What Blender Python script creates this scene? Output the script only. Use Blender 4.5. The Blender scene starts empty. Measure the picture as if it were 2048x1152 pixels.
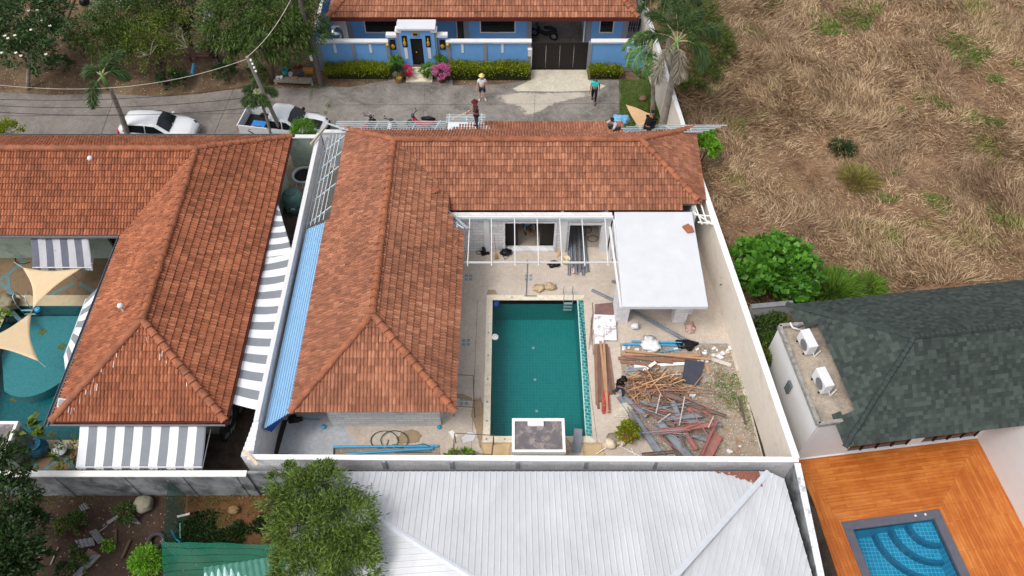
import bpy, bmesh, math, random
import numpy as np
from mathutils import Vector, Matrix, noise as mnoise
random.seed(7); np.random.seed(7)
R = math.radians
S = bpy.context.scene
C = S.collection
# ------------------------------------------------------------------ camera
CAMH = 29.5; PITCH = R(53.5); FPX = 1560.0
cd = bpy.data.cameras.new('camera'); cam = bpy.data.objects.new('camera', cd); C.objects.link(cam)
cam.location = (0, 0, CAMH); cam.rotation_euler = (R(90) - PITCH, 0, 0)
cd.sensor_width = 36; cd.lens = FPX / 2048 * 36; cd.clip_end = 1000; cd.clip_start = .5
S.camera = cam
S.render.resolution_x = 1024; S.render.resolution_y = 576
# ------------------------------------------------------------------ light
SUN_EL = R(60); SUN_AZ = R(-125)      # azimuth measured from +Y towards +X
W = bpy.data.worlds.new('World'); S.world = W; W.use_nodes = True
nt = W.node_tree; bg = nt.nodes['Background']
sky = nt.nodes.new('ShaderNodeTexSky'); sky.sky_type = 'NISHITA'; sky.sun_disc = False
sky.sun_elevation = SUN_EL; sky.sun_rotation = SUN_AZ; sky.dust_density = 4; sky.air_density = 1; sky.ozone_density = .6
hs = nt.nodes.new('ShaderNodeHueSaturation'); hs.inputs['Saturation'].default_value = .35
nt.links.new(sky.outputs[0], hs.inputs['Color']); nt.links.new(hs.outputs[0], bg.inputs['Color'])
bg.inputs['Strength'].default_value = .15
sl = bpy.data.lights.new('sun', 'SUN'); sun = bpy.data.objects.new('sun', sl); C.objects.link(sun)
sl.energy = .82; sl.angle = R(14); sl.color = (1, .96, .9)
sd = Vector((math.sin(SUN_AZ) * math.cos(SUN_EL), math.cos(SUN_AZ) * math.cos(SUN_EL), math.sin(SUN_EL)))
sun.rotation_euler = sd.to_track_quat('Z', 'Y').to_euler(); sun.location = (0, 20, 40)
S.view_settings.view_transform = 'Standard'; S.view_settings.look = 'None'
S.view_settings.exposure = 0.42; S.view_settings.gamma = 1; S.view_settings.use_curve_mapping = False
try:
    S.cycles.max_bounces = 6; S.cycles.transparent_max_bounces = 12
except Exception: pass
# ------------------------------------------------------------------ helpers
def P(px, py, z=0.0):
    "ground-plan point seen at photo pixel (px,py) at height z"
    u = (px - 1024) / FPX; v = (py - 576) / FPX
    dy = math.cos(PITCH) - v * math.sin(PITCH); dz = -math.sin(PITCH) - v * math.cos(PITCH)
    t = (z - CAMH) / dz
    return Vector((u * t, dy * t, z))
def sc(r, g, b, k=1.0):
    f = lambda c: ((c / 255 + .055) / 1.055) ** 2.4 if c > 10 else c / 255 / 12.92
    return (min(1, f(r) * k), min(1, f(g) * k), min(1, f(b) * k), 1)
ORG = {}
def _setprops(o, label=None, cat=None, group=None, kind=None):
    if label: o['label'] = label
    if cat: o['category'] = cat
    if group: o['group'] = group
    if kind: o['kind'] = kind
def thing(name, label, cat, loc=(0, 0, 0), group=None):
    o = bpy.data.objects.new(name, None); C.objects.link(o); o.location = loc
    o.empty_display_size = .2
    ORG[o.name] = Vector(loc); _setprops(o, label, cat, group); return o
def copy_thing(root, loc, rotz=0, label=None, scale=1, group=None):
    def cp(o, par):
        c = o.copy(); C.objects.link(c)
        if par: c.parent = par
        for ch in o.children: cp(ch, c)
        return c
    r = cp(root, None); r.location = loc; r.rotation_euler = (0, 0, rotz); r.scale = (scale,) * 3
    if label: r['label'] = label
    if group: r['group'] = group
    return r
class MB:
    def __init__(s): s.v = []; s.f = []; s.m = []; s.uv = None
    def add(s, vs, fs, mi=0):
        n = len(s.v); s.v.extend([tuple(p) for p in vs])
        for f in fs: s.f.append([i + n for i in f]); s.m.append(mi)
    def box(s, x0, x1, y0, y1, z0, z1, mi=0):
        vs = [(x0,y0,z0),(x1,y0,z0),(x1,y1,z0),(x0,y1,z0),(x0,y0,z1),(x1,y0,z1),(x1,y1,z1),(x0,y1,z1)]
        s.add(vs, [(0,3,2,1),(4,5,6,7),(0,1,5,4),(1,2,6,5),(2,3,7,6),(3,0,4,7)], mi); return s
    def obox(s, c, d, rz=0, mi=0, mat=None):
        M_ = Matrix.Rotation(rz, 3, 'Z') if mat is None else mat
        vs = []
        for z in (-.5, .5):
            for x, y in ((-.5,-.5),(.5,-.5),(.5,.5),(-.5,.5)):
                vs.append(Vector(c) + M_ @ Vector((x * d[0], y * d[1], z * d[2])))
        s.add(vs, [(0,3,2,1),(4,5,6,7),(0,1,5,4),(1,2,6,5),(2,3,7,6),(3,0,4,7)], mi); return s
    def beam(s, p, q, w, h, mi=0, up=(0, 0, 1)):
        p = Vector(p); q = Vector(q); d = (q - p).normalized(); up = Vector(up)
        if abs(d.dot(up)) > .98: up = Vector((0, 1, 0))
        a = d.cross(up).normalized() * w / 2; b = a.cross(d).normalized() * h / 2
        vs = [p - a - b, p + a - b, p + a + b, p - a + b, q - a - b, q + a - b, q + a + b, q - a + b]
        s.add(vs, [(0,1,2,3),(7,6,5,4),(0,4,5,1),(1,5,6,2),(2,6,7,3),(3,7,4,0)], mi); return s
    def tube(s, pts, r, n=8, mi=0, cap=True):
        pts = [Vector(p) for p in pts]; k = len(pts)
        rs = [r] * k if isinstance(r, (int, float)) else r
        ring = []; a = None
        for i, p in enumerate(pts):
            d = (pts[min(i + 1, k - 1)] - pts[max(i - 1, 0)])
            d = d.normalized() if d.length > 1e-6 else Vector((0, 0, 1))
            if a is None:
                a = d.orthogonal().normalized()
            else:
                a = a - d * a.dot(d); a = a.normalized() if a.length > 1e-5 else d.orthogonal().normalized()
            b = d.cross(a)
            ring += [p + (a * math.cos(2 * math.pi * j / n) + b * math.sin(2 * math.pi * j / n)) * rs[i] for j in range(n)]
        fs = [(i * n + j, i * n + (j + 1) % n, (i + 1) * n + (j + 1) % n, (i + 1) * n + j) for i in range(k - 1) for j in range(n)]
        if cap: fs += [tuple(range(n))[::-1], tuple(range((k - 1) * n, k * n))]
        s.add(ring, fs, mi); return s
    def prism(s, poly, z0, z1, mi=0):
        n = len(poly)
        a = sum(poly[i][0] * poly[(i+1) % n][1] - poly[(i+1) % n][0] * poly[i][1] for i in range(n))
        if a < 0: poly = poly[::-1]
        vs = [(p[0], p[1], z0) for p in poly] + [(p[0], p[1], z1) for p in poly]
        s.add(vs, [tuple(range(n))[::-1], tuple(range(n, 2 * n))] + [(i, (i + 1) % n, n + (i + 1) % n, n + i) for i in range(n)], mi); return s
    def slab(s, poly, t, mi=0):
        "solid under a 3-D polygon, thickness t downwards"
        n = len(poly); poly = [Vector(p) for p in poly]
        a = sum(poly[i][0] * poly[(i+1) % n][1] - poly[(i+1) % n][0] * poly[i][1] for i in range(n))
        if a < 0: poly = poly[::-1]
        vs = [p - Vector((0, 0, t)) for p in poly] + poly
        s.add(vs, [tuple(range(n))[::-1], tuple(range(n, 2 * n))] + [(i, (i + 1) % n, n + (i + 1) % n, n + i) for i in range(n)], mi); return s
    def lathe(s, prof, c, n=16, mi=0):
        c = Vector(c); vs = []
        for r, z in prof: vs += [c + Vector((r * math.cos(2*math.pi*j/n), r * math.sin(2*math.pi*j/n), z)) for j in range(n)]
        k = len(prof)
        s.add(vs, [(i*n+j, i*n+(j+1) % n, (i+1)*n+(j+1) % n, (i+1)*n+j) for i in range(k-1) for j in range(n)] + [tuple(range(n))[::-1], tuple(range((k-1)*n, k*n))], mi); return s
    def blob(s, c, rad, seed=0, amp=.25, fr=1.5, sub=2, mi=0):
        bm = bmesh.new(); bmesh.ops.create_icosphere(bm, subdivisions=sub, radius=1)
        rad = Vector(rad if hasattr(rad, '__len__') else (rad,) * 3)
        vs = []
        for v in bm.verts:
            k = 1 + amp * mnoise.noise(v.co * fr + Vector((seed * 3.1, seed * 1.7, seed)))
            vs.append(Vector(c) + Vector((v.co.x * rad.x, v.co.y * rad.y, v.co.z * rad.z)) * k)
        s.add(vs, [[v.index for v in f.verts] for f in bm.faces], mi); bm.free(); return s
    def grid(s, fn, nu, nv, mi=0):
        vs = [fn(i / nu, j / nv) for j in range(nv + 1) for i in range(nu + 1)]
        s.add(vs, [(j*(nu+1)+i, j*(nu+1)+i+1, (j+1)*(nu+1)+i+1, (j+1)*(nu+1)+i) for j in range(nv) for i in range(nu)], mi); return s
    def build(s, name, mats, parent=None, smooth=False, bevel=0, solid=0, loc=None):
        if not isinstance(mats, (list, tuple)): mats = [mats]
        if parent is not None: o0 = ORG[parent.name]
        elif loc is not None: o0 = Vector(loc)
        else:
            xs = [p[0] for p in s.v]; ys = [p[1] for p in s.v]; zs = [p[2] for p in s.v]
            o0 = Vector(((min(xs)+max(xs))/2, (min(ys)+max(ys))/2, min(zs)))
        me = bpy.data.meshes.new(name)
        me.from_pydata([(p[0]-o0[0], p[1]-o0[1], p[2]-o0[2]) for p in s.v], [], s.f)
        for m in mats: me.materials.append(m)
        if any(s.m): me.polygons.foreach_set('material_index', s.m)
        if smooth: me.polygons.foreach_set('use_smooth', [True] * len(me.polygons))
        me.update()
        o = bpy.data.objects.new(name, me); C.objects.link(o)
        ORG[o.name] = o0
        if parent is not None: o.parent = parent
        else: o.location = o0
        if solid:
            md = o.modifiers.new('s', 'SOLIDIFY'); md.thickness = solid
        if bevel:
            md = o.modifiers.new('b', 'BEVEL'); md.width = bevel; md.segments = 1; md.limit_method = 'ANGLE'
        return o
def one(mb, name, mats, label, cat, group=None, **k):
    o = mb.build(name, mats, **k); _setprops(o, label, cat, group); return o
def struct(mb, name, mats, kind='structure', **k):
    o = mb.build(name, mats, **k); o['kind'] = kind; return o
def sheet(name, outer, mat, z=0.0, holes=(), parent=None):
    "flat polygon with holes"
    from mathutils.geometry import delaunay_2d_cdt
    vs, es = [], []
    for pl in [outer] + list(holes):
        n0 = len(vs); vs += [Vector((p[0], p[1])) for p in pl]; es += [(n0 + i, n0 + (i + 1) % len(pl)) for i in range(len(pl))]
    V2, _, F2, *_r = delaunay_2d_cdt(vs, es, [], 0, 1e-6)
    def inside(pl, x, y):
        c = False; n = len(pl)
        for i in range(n):
            x0, y0, x1, y1 = pl[i][0], pl[i][1], pl[(i + 1) % n][0], pl[(i + 1) % n][1]
            if (y0 > y) != (y1 > y) and x < (x1 - x0) * (y - y0) / (y1 - y0) + x0: c = not c
        return c
    bm = bmesh.new(); bv = [bm.verts.new((v[0], v[1], z)) for v in V2]
    for f in F2:
        cx = sum(V2[i][0] for i in f) / 3; cy = sum(V2[i][1] for i in f) / 3
        if inside(outer, cx, cy) and not any(inside(h, cx, cy) for h in holes): bm.faces.new([bv[i] for i in f])
    for f in bm.faces:
        f.normal_update()
        if f.normal.z < 0: f.normal_flip()
    me = bpy.data.meshes.new(name); bm.to_mesh(me); bm.free(); me.materials.append(mat)
    o = bpy.data.objects.new(name, me); C.objects.link(o)
    if parent is not None:
        me.transform(Matrix.Translation(-ORG[parent.name])); o.parent = parent; ORG[o.name] = ORG[parent.name]
    else:
        o['kind'] = 'structure'; ORG[o.name] = Vector((0, 0, 0))
    return o
def PP(l, z=0): return [P(l[i], l[i + 1], z) for i in range(0, len(l), 2)]
# ------------------------------------------------------------------ materials
class N:
    def __init__(s, name, rough=.8, metal=0, spec=.3):
        s.m = bpy.data.materials.new(name); s.m.use_nodes = True; s.t = s.m.node_tree
        s.b = s.t.nodes['Principled BSDF']; s.b.inputs['Roughness'].default_value = rough
        s.b.inputs['Metallic'].default_value = metal; s.b.inputs['Specular IOR Level'].default_value = spec
    def n(s, typ, **k):
        x = s.t.nodes.new('ShaderNode' + typ)
        for a, v in k.items(): setattr(x, a, v)
        return x
    def l(s, a, b): s.t.links.new(a, b)
    def pos(s): return s.n('NewGeometry').outputs['Position']
    def obj(s): return s.n('TexCoord').outputs['Object']
    def noise(s, scale, vec=None, det=4, rough=.6, dist=0):
        x = s.n('TexNoise'); x.inputs['Scale'].default_value = scale; x.inputs['Detail'].default_value = det
        x.inputs['Roughness'].default_value = rough; x.inputs['Distortion'].default_value = dist
        s.l(vec if vec is not None else s.pos(), x.inputs['Vector']); return x.outputs['Fac']
    def ramp(s, fac, stops, interp='LINEAR'):
        x = s.n('ValToRGB'); r = x.color_ramp; r.interpolation = interp
        while len(r.elements) < len(stops): r.elements.new(.5)
        for e, (p, c) in zip(r.elements, stops):
            e.position = p; e.color = c if hasattr(c, '__len__') else (c, c, c, 1)
        s.l(fac, x.inputs[0]); return x.outputs[0]
    def mix(s, a, b, fac, mode='MIX'):
        x = s.n('Mix', data_type='RGBA', blend_type=mode)
        for v, i in ((fac, 0), (a, 6), (b, 7)):
            if hasattr(v, 'is_linked'): s.l(v, x.inputs[i])
            else: x.inputs[i].default_value = v
        return x.outputs[2]
    def math(s, op, a, b=0.0):
        x = s.n('Math', operation=op)
        for v, i in ((a, 0), (b, 1)):
            if hasattr(v, 'is_linked'): s.l(v, x.inputs[i])
            else: x.inputs[i].default_value = v
        return x.outputs[0]
    def map(s, vec, scale=(1,1,1), rot=(0,0,0), loc=(0,0,0)):
        x = s.n('Mapping'); s.l(vec, x.inputs[0]); x.inputs['Scale'].default_value = scale
        x.inputs['Rotation'].default_value = rot; x.inputs['Location'].default_value = loc; return x.outputs[0]
    def out(s, col, bump=None, bs=.3, bd=.02):
        if hasattr(col, 'is_linked'): s.l(col, s.b.inputs['Base Color'])
        else: s.b.inputs['Base Color'].default_value = col
        if bump is not None:
            x = s.n('Bump'); x.inputs['Strength'].default_value = bs; x.inputs['Distance'].default_value = bd
            s.l(bump, x.inputs['Height']); s.l(x.outputs[0], s.b.inputs['Normal'])
        return s.m
def mul(c, k): return (min(1, c[0]*k), min(1, c[1]*k), min(1, c[2]*k), 1)
_mc = {}
def plain(name, c, rough=.7, var=.15, scale=4, metal=0, spec=.3, bump=.15, dirt=None, dscale=.8, dth=(.5, .7)):
    "painted / cast / fabric surface with mottling and optional stains of their own colour"
    if name in _mc: return _mc[name]
    q = N(name, rough, metal, spec)
    f = q.noise(scale, det=5); f2 = q.noise(scale * 9, det=3)
    col = q.ramp(f, [(.3, mul(c, 1 - var)), (.7, mul(c, 1 + var))])
    if dirt is not None:
        d = q.ramp(q.noise(dscale, det=6, rough=.7), [(dth[0], 0.0), (dth[1], 1.0)])
        col = q.mix(col, dirt, d)
    _mc[name] = q.out(col, f2, bump, .01); return _mc[name]
def blocks(name, c, mortar, w=.6, h=.2, var=.1, rough=.85, dirt=None):
    if name in _mc: return _mc[name]
    q = N(name, rough); sp = q.n('SeparateXYZ'); q.l(q.pos(), sp.inputs[0])
    cb = q.n('CombineXYZ'); q.l(q.math('ADD', sp.outputs[0], sp.outputs[1]), cb.inputs[0]); q.l(sp.outputs[2], cb.inputs[1])
    br = q.n('TexBrick'); q.l(cb.outputs[0], br.inputs['Vector'])
    br.inputs['Scale'].default_value = 1; br.inputs['Brick Width'].default_value = w; br.inputs['Row Height'].default_value = h
    br.inputs['Mortar Size'].default_value = .012; br.inputs['Color1'].default_value = mul(c, 1 - var)
    br.inputs['Color2'].default_value = mul(c, 1 + var); br.inputs['Mortar'].default_value = mortar
    col = br.outputs['Color']
    d = q.ramp(q.noise(1.3, det=6, rough=.75), [(.5, 0.0), (.75, .8)])
    col = q.mix(col, dirt or mul(c, .55), d)
    _mc[name] = q.out(col, br.outputs['Fac'], -.3, .01); return _mc[name]
def tiles_mat(name, stops, uvscale=1.0, rough=.75, wash=None, jit=.19, streak=.9, old=.5):
    q = N(name, rough, spec=.25); uv = q.n('UVMap').outputs[0]
    fl = q.n('VectorMath', operation='FLOOR'); q.l(uv, fl.inputs[0])
    wn = q.n('TexWhiteNoise', noise_dimensions='2D'); q.l(fl.outputs[0], wn.inputs['Vector'])
    big = q.noise(.35, det=3)
    f = q.math('ADD', q.math('MULTIPLY', wn.outputs['Value'], jit), q.math('ADD', q.math('MULTIPLY', big, .35), .5 * (1 - jit * .6) - .175))
    st = q.noise(1, vec=q.map(uv, (4, .6, 1)), det=4, rough=.75)
    f = q.math('ADD', f, q.math('MULTIPLY', q.math('SUBTRACT', st, .5), streak))
    col = q.ramp(q.math('SUBTRACT', f, .1), stops)
    if wash:
        d = q.ramp(q.noise(.5, det=7, rough=.8), [(.5, 0.0), (.8, old)])
        col = q.mix(col, wash, d)
    return q.out(col, q.noise(30, det=3), .25, .01)
def leafmat(name, dark, light, rough=.5, trans=.25, fleck=None, fl=.93):
    q = N(name, rough, spec=.3)
    ri = q.n('NewGeometry').outputs['Random Per Island']
    big = q.noise(.9, vec=q.pos(), det=2)
    f = q.math('ADD', q.math('MULTIPLY', ri, .6), q.math('MULTIPLY', big, .5))
    st = [(.15, dark), (.75, light)]
    if fleck: st += [(fl, light), (min(.999, fl + .02), fleck)]
    col = q.ramp(f, st)
    q.out(col)
    tr = q.n('BsdfTranslucent'); q.l(q.mix(col, (.5, .8, .1, 1), .25), tr.inputs[0])
    mx = q.n('MixShader'); mx.inputs[0].default_value = trans
    o = q.t.nodes['Material Output']; q.l(q.b.outputs[0], mx.inputs[1]); q.l(tr.outputs[0], mx.inputs[2]); q.l(mx.outputs[0], o.inputs[0])
    return q.m
# ------------------------------------------------------------------ leaves / grass (numpy)
def quads_mesh(name, V, mat, parent=None, loc=None, uv=None):
    "V: (n,4,3) array -> n separate quads"
    n = V.shape[0]
    o0 = np.array(ORG[parent.name]) if parent is not None else (np.array(loc) if loc is not None else np.array([V[..., 0].mean(), V[..., 1].mean(), V[..., 2].min()]))
    me = bpy.data.meshes.new(name); me.vertices.add(4 * n); me.loops.add(4 * n); me.polygons.add(n)
    me.vertices.foreach_set('co', (V - o0).reshape(-1).astype(np.float32))
    me.loops.foreach_set('vertex_index', np.arange(4 * n, dtype=np.int32))
    me.polygons.foreach_set('loop_start', np.arange(0, 4 * n, 4, dtype=np.int32))
    me.update(calc_edges=True); me.materials.append(mat)
    o = bpy.data.objects.new(name, me); C.objects.link(o); ORG[o.name] = Vector(o0)
    if parent is not None: o.parent = parent
    else: o.location = o0
    return o
def _unit(a): return a / np.maximum(1e-9, np.linalg.norm(a, axis=-1, keepdims=True))
def leaf_quads(base, d, L, w, droop=.3, nrm=None):
    n = len(base); L = np.asarray(L).reshape(-1, 1) * np.ones((n, 1)); w = np.asarray(w).reshape(-1, 1) * np.ones((n, 1))
    d = _unit(d); up = nrm if nrm is not None else _unit(np.random.randn(n, 3) * .6 + np.array([0, 0, 1.]))
    s = _unit(np.cross(d, up)); mid = base + d * L * .45; tip = base + d * L - np.array([0, 0, 1.]) * L * droop
    return np.stack([base, mid + s * w / 2, tip, mid - s * w / 2], 1)
def crown_pts(lobes, n, shell=.45, seed=0, per=26, sp=.115):
    "points in the outer part of overlapping lumpy lobes; returns points, outward directions"
    rs = np.random.RandomState(seed); pts = []; dr = []
    vol = np.array([l[3] * l[4] * l[5] for l in lobes]) ** (2 / 3.); vol /= vol.sum()
    for l, f in zip(lobes, vol):
        k = max(8, int(n * f)); kc = max(6, k // per)
        cd_ = _unit(rs.randn(kc, 3)); cd_[:, 2] = np.where(cd_[:, 2] < -.35, -cd_[:, 2], cd_[:, 2])
        cr = 1 - shell * rs.rand(kc) ** 1.6
        cc = cd_ * cr[:, None]
        idx = rs.randint(0, kc, k)
        p = cc[idx] + rs.randn(k, 3) * sp
        pts.append(p * np.array(l[3:6]) + np.array(l[0:3])); dr.append(_unit(cd_[idx] + rs.randn(k, 3) * .55 + np.array([0, 0, .25])))
    return np.concatenate(pts), np.concatenate(dr)
# ================================================================== MATERIALS
def mat_dirt(name, stops, litter=None, bump=.6):
    q = N(name, .95, spec=.1); f = q.noise(.55, det=8, rough=.75); g = q.noise(9, det=5, rough=.8)
    col = q.ramp(q.math('ADD', q.math('MULTIPLY', f, .7), q.math('MULTIPLY', g, .35)), stops)
    if litter:
        vo = q.n('TexVoronoi'); vo.inputs['Scale'].default_value = 6; q.l(q.pos(), vo.inputs[0])
        col = q.mix(col, litter, q.math('MULTIPLY', q.math('LESS_THAN', vo.outputs['Distance'], .16), q.math('GREATER_THAN', q.noise(2), .5)))
    return q.out(col, g, bump, .06)
M_dirt = mat_dirt('dirt', [(.3, sc(62, 50, 40)), (.5, sc(98, 80, 62)), (.62, sc(128, 108, 86)), (.75, sc(70, 72, 42))], sc(190, 180, 160))
M_soil = mat_dirt('dark_soil', [(.3, sc(46, 36, 31)), (.52, sc(70, 56, 48)), (.75, sc(96, 80, 68))], sc(150, 140, 130))
M_red = mat_dirt('red_soil', [(.35, sc(74, 78, 34)), (.48, sc(84, 64, 44)), (.6, sc(112, 78, 54)), (.75, sc(76, 70, 40))])
M_field = mat_dirt('straw_ground', [(.3, sc(84, 62, 46)), (.48, sc(126, 98, 74)), (.6, sc(158, 128, 100)), (.78, sc(104, 86, 62))])
M_yard = mat_dirt('yard_dirt', [(.3, sc(122, 110, 98)), (.5, sc(160, 146, 130)), (.7, sc(184, 172, 156))], sc(215, 208, 198), .9)
def mat_conc(name, a, b, stain, th=(.45, .62), streaks=None, patch=None, rough=.85, crack=False):
    q = N(name, rough, spec=.2)
    col = q.ramp(q.noise(1.2, det=7, rough=.7), [(.3, a), (.7, b)])
    d = q.ramp(q.noise(.42, det=9, rough=.78, dist=.4), [(th[0], 0.0), (th[1], .85)])
    col = q.mix(col, stain, d)
    sp = q.ramp(q.noise(22, det=2), [(.62, 0.0), (.7, .35)]); col = q.mix(col, mul(stain, .6), sp)
    sw = q.ramp(q.noise(1.7, det=8, rough=.85, dist=2.2), [(.52, 0.0), (.68, .55)]); col = q.mix(col, mul(b, 1.3), sw)
    gr = q.ramp(q.noise(7, det=6, rough=.85), [(.35, .5), (.5, 0.0)]); col = q.mix(col, mul(stain, .75), gr)
    if crack:
        vo = q.n('TexVoronoi', feature='DISTANCE_TO_EDGE'); vo.inputs['Scale'].default_value = .13
        q.l(q.n('VectorMath', operation='ADD').outputs[0] if False else q.pos(), vo.inputs[0])
        col = q.mix(col, mul(stain, .5), q.math('MULTIPLY', q.math('LESS_THAN', vo.outputs['Distance'], .004), .5))
    return q.out(col, q.noise(14, det=5), .25, .02)
M_road = mat_conc('weathered_road', sc(122, 116, 110), sc(150, 144, 136), sc(88, 84, 82))
M_road2 = mat_conc('old_road', sc(124, 116, 110), sc(142, 134, 128), sc(104, 98, 94))
M_road3 = mat_conc('clean_concrete', sc(172, 163, 150), sc(190, 182, 168), sc(150, 142, 130), th=(.5, .8))
M_apron = mat_conc('apron_concrete', sc(188, 180, 162), sc(205, 198, 180), sc(150, 144, 126), th=(.52, .75))
M_patio = mat_conc('beige_patio', sc(188, 174, 160), sc(204, 192, 178), sc(172, 160, 148), th=(.5, .8))
M_cement = mat_conc('grey_cement', sc(168, 172, 178), sc(192, 194, 198), sc(140, 150, 162), th=(.5, .75))
M_darkpave = mat_conc('dark_pavers', sc(66, 56, 50), sc(92, 80, 72), sc(36, 32, 30), th=(.42, .6))
M_inner = mat_conc('room_floor', sc(150, 138, 128), sc(170, 158, 146), sc(130, 120, 112), th=(.5, .8))
def stone_mat(name, a, b, c):
    q = N(name, .85); f = q.noise(3, det=6, rough=.8)
    return q.out(q.ramp(f, [(.3, a), (.5, b), (.7, c)]), q.noise(40, det=2), .3, .01)
M_pebble = stone_mat('pebble_wash', sc(96, 80, 60), sc(130, 108, 82), sc(108, 100, 86))
def grid_mat(name, c1, c2, grout, s=.1, gr=.012, rough=.3, row=None, off=0.0):
    q = N(name, rough, spec=.5); sp = q.n('SeparateXYZ'); q.l(q.pos(), sp.inputs[0])
    nm = q.n('SeparateXYZ'); q.l(q.n('NewGeometry').outputs['Normal'], nm.inputs[0])
    top = q.math('GREATER_THAN', nm.outputs[2], .5)
    cb = q.n('CombineXYZ')
    a = q.math('ADD', sp.outputs[0], q.math('MULTIPLY', sp.outputs[1], q.math('SUBTRACT', 1.0, top)))
    bb = q.math('ADD', q.math('MULTIPLY', sp.outputs[1], top), q.math('MULTIPLY', sp.outputs[2], q.math('SUBTRACT', 1.0, top)))
    q.l(a, cb.inputs[0]); q.l(bb, cb.inputs[1])
    br = q.n('TexBrick', offset=off, offset_frequency=2); q.l(cb.outputs[0], br.inputs['Vector'])
    br.inputs['Scale'].default_value = 1; br.inputs['Brick Width'].default_value = s; br.inputs['Row Height'].default_value = row or s
    br.inputs['Mortar Size'].default_value = gr; br.inputs['Mortar Smooth'].default_value = .1
    br.inputs['Color1'].default_value = c1; br.inputs['Color2'].default_value = c2; br.inputs['Mortar'].default_value = grout
    return q.out(br.outputs[0], br.outputs['Fac'], -.1, .004)
M_pooltile = grid_mat('pool_tile', sc(36, 156, 152), sc(46, 164, 158), sc(74, 178, 170), .15, .007)
M_edgetile = grid_mat('edge_tile', sc(20, 140, 140), sc(60, 165, 165), sc(176, 216, 210), .22, .014, row=.16, off=.5)
M_pool2 = grid_mat('mosaic', sc(6, 92, 100), sc(22, 120, 124), sc(14, 106, 112), .07, .003)
M_pool3 = grid_mat('blue_pool_tile', sc(18, 128, 164), sc(34, 146, 180), sc(96, 188, 212), .15, .01)
M_pool3d = grid_mat('blue_step_edge', sc(14, 92, 126), sc(18, 98, 130), sc(40, 120, 150), .1, .008)
def water_mat(name, tint, rough=.02, bump=.05, sc_=1.5):
    q = N(name); o = q.t.nodes['Material Output']; q.t.nodes.remove(q.b)
    tr = q.n('BsdfTransparent'); tr.inputs[0].default_value = tint
    gl = q.n('BsdfGlossy'); gl.inputs['Roughness'].default_value = rough
    fr = q.n('Fresnel'); fr.inputs[0].default_value = 1.33
    b = q.n('Bump'); b.inputs['Strength'].default_value = bump; b.inputs['Distance'].default_value = .05
    q.l(q.noise(sc_, det=4), b.inputs['Height']); q.l(b.outputs[0], gl.inputs['Normal']); q.l(b.outputs[0], fr.inputs['Normal'])
    mx = q.n('MixShader'); q.l(fr.outputs[0], mx.inputs[0]); q.l(tr.outputs[0], mx.inputs[1]); q.l(gl.outputs[0], mx.inputs[2]); q.l(mx.outputs[0], o.inputs[0]); return q.m
M_water = water_mat('pool_water', (.56, .70, .72, 1), bump=.6, sc_=1.6)
M_water2 = water_mat('still_water', (.62, .84, .86, 1), bump=.1, sc_=3)
M_water3 = water_mat('clear_water', (.78, .93, .97, 1), bump=.02)
def plank_mat(name, stops, w=.14, L=1.8, vertical=False, rough=.45):
    q = N(name, rough, spec=.35); sp = q.n('SeparateXYZ'); q.l(q.n('UVMap').outputs[0], sp.inputs[0])
    cb = q.n('CombineXYZ'); q.l(sp.outputs[0], cb.inputs[0]); q.l(sp.outputs[1], cb.inputs[1])
    br = q.n('TexBrick', offset=.37); q.l(cb.outputs[0], br.inputs['Vector'])
    br.inputs['Scale'].default_value = 1; br.inputs['Brick Width'].default_value = L; br.inputs['Row Height'].default_value = w
    br.inputs['Mortar Size'].default_value = .005; br.inputs['Color1'].default_value = (.3,)*3 + (1,); br.inputs['Color2'].default_value = (.7,)*3 + (1,); br.inputs['Mortar'].default_value = (0, 0, 0, 1)
    g = q.noise(1, vec=q.map(cb.outputs[0], (1.2, 14, 1)), det=5); big = q.noise(.7, det=6, rough=.7)
    f = q.math('ADD', q.math('MULTIPLY', br.outputs[0], .25), q.math('ADD', q.math('MULTIPLY', g, .35), q.math('MULTIPLY', big, .45)))
    col = q.ramp(f, stops); col = q.mix(col, mul(stops[0][1], .45), q.math('MULTIPLY', br.outputs['Fac'], .6))
    return q.out(col, br.outputs['Fac'], -.3, .01)
M_deck = plank_mat('orange_decking', [(.3, sc(140, 68, 24)), (.5, sc(178, 98, 38)), (.68, sc(206, 134, 66))])
M_white = plain('white_paint', sc(214, 214, 214), var=.03, scale=1.5)
M_whitecap = plain('white_coping', sc(235, 233, 228), var=.06, dirt=sc(160, 156, 150), dscale=2.2, dth=(.6, .8))
M_slabwhite = plain('primed_slab', sc(206, 208, 211), var=.06, scale=1.4, dirt=sc(205, 208, 212), dscale=1, dth=(.45, .7), rough=.6)
M_beigewall = plain('cream_render', sc(224, 215, 202), var=.05, dirt=sc(196, 184, 168), dscale=1.2, dth=(.55, .8))
M_block = blocks('white_blocks', sc(214, 214, 214), sc(176, 176, 176), dirt=sc(176, 174, 170))
M_block2 = blocks('painted_blocks', sc(226, 226, 228), sc(204, 204, 206), .4, .2, dirt=sc(190, 190, 192))
M_oldwall = plain('stained_concrete', sc(150, 154, 156), var=.1, dirt=sc(80, 82, 86), dscale=1.1, dth=(.4, .62))
M_blue = plain('blue_render', sc(108, 160, 216), var=.05, bump=.6, scale=2)
M_bluetrim = plain('grey_trim', sc(132, 136, 144), var=.06)
M_brown = plain('brown_fascia', sc(92, 44, 34), var=.1)
M_gutter = plain('grey_gutter', sc(122, 124, 128), var=.1, metal=.2, rough=.5)
M_dark = plain('dark_interior', sc(22, 20, 20), var=.2)
M_glass = plain('tinted_glass', sc(20, 24, 28), rough=.08, var=.1, spec=.6, bump=0)
M_black = plain('black_metal', sc(30, 26, 26), var=.15, rough=.5)
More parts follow.
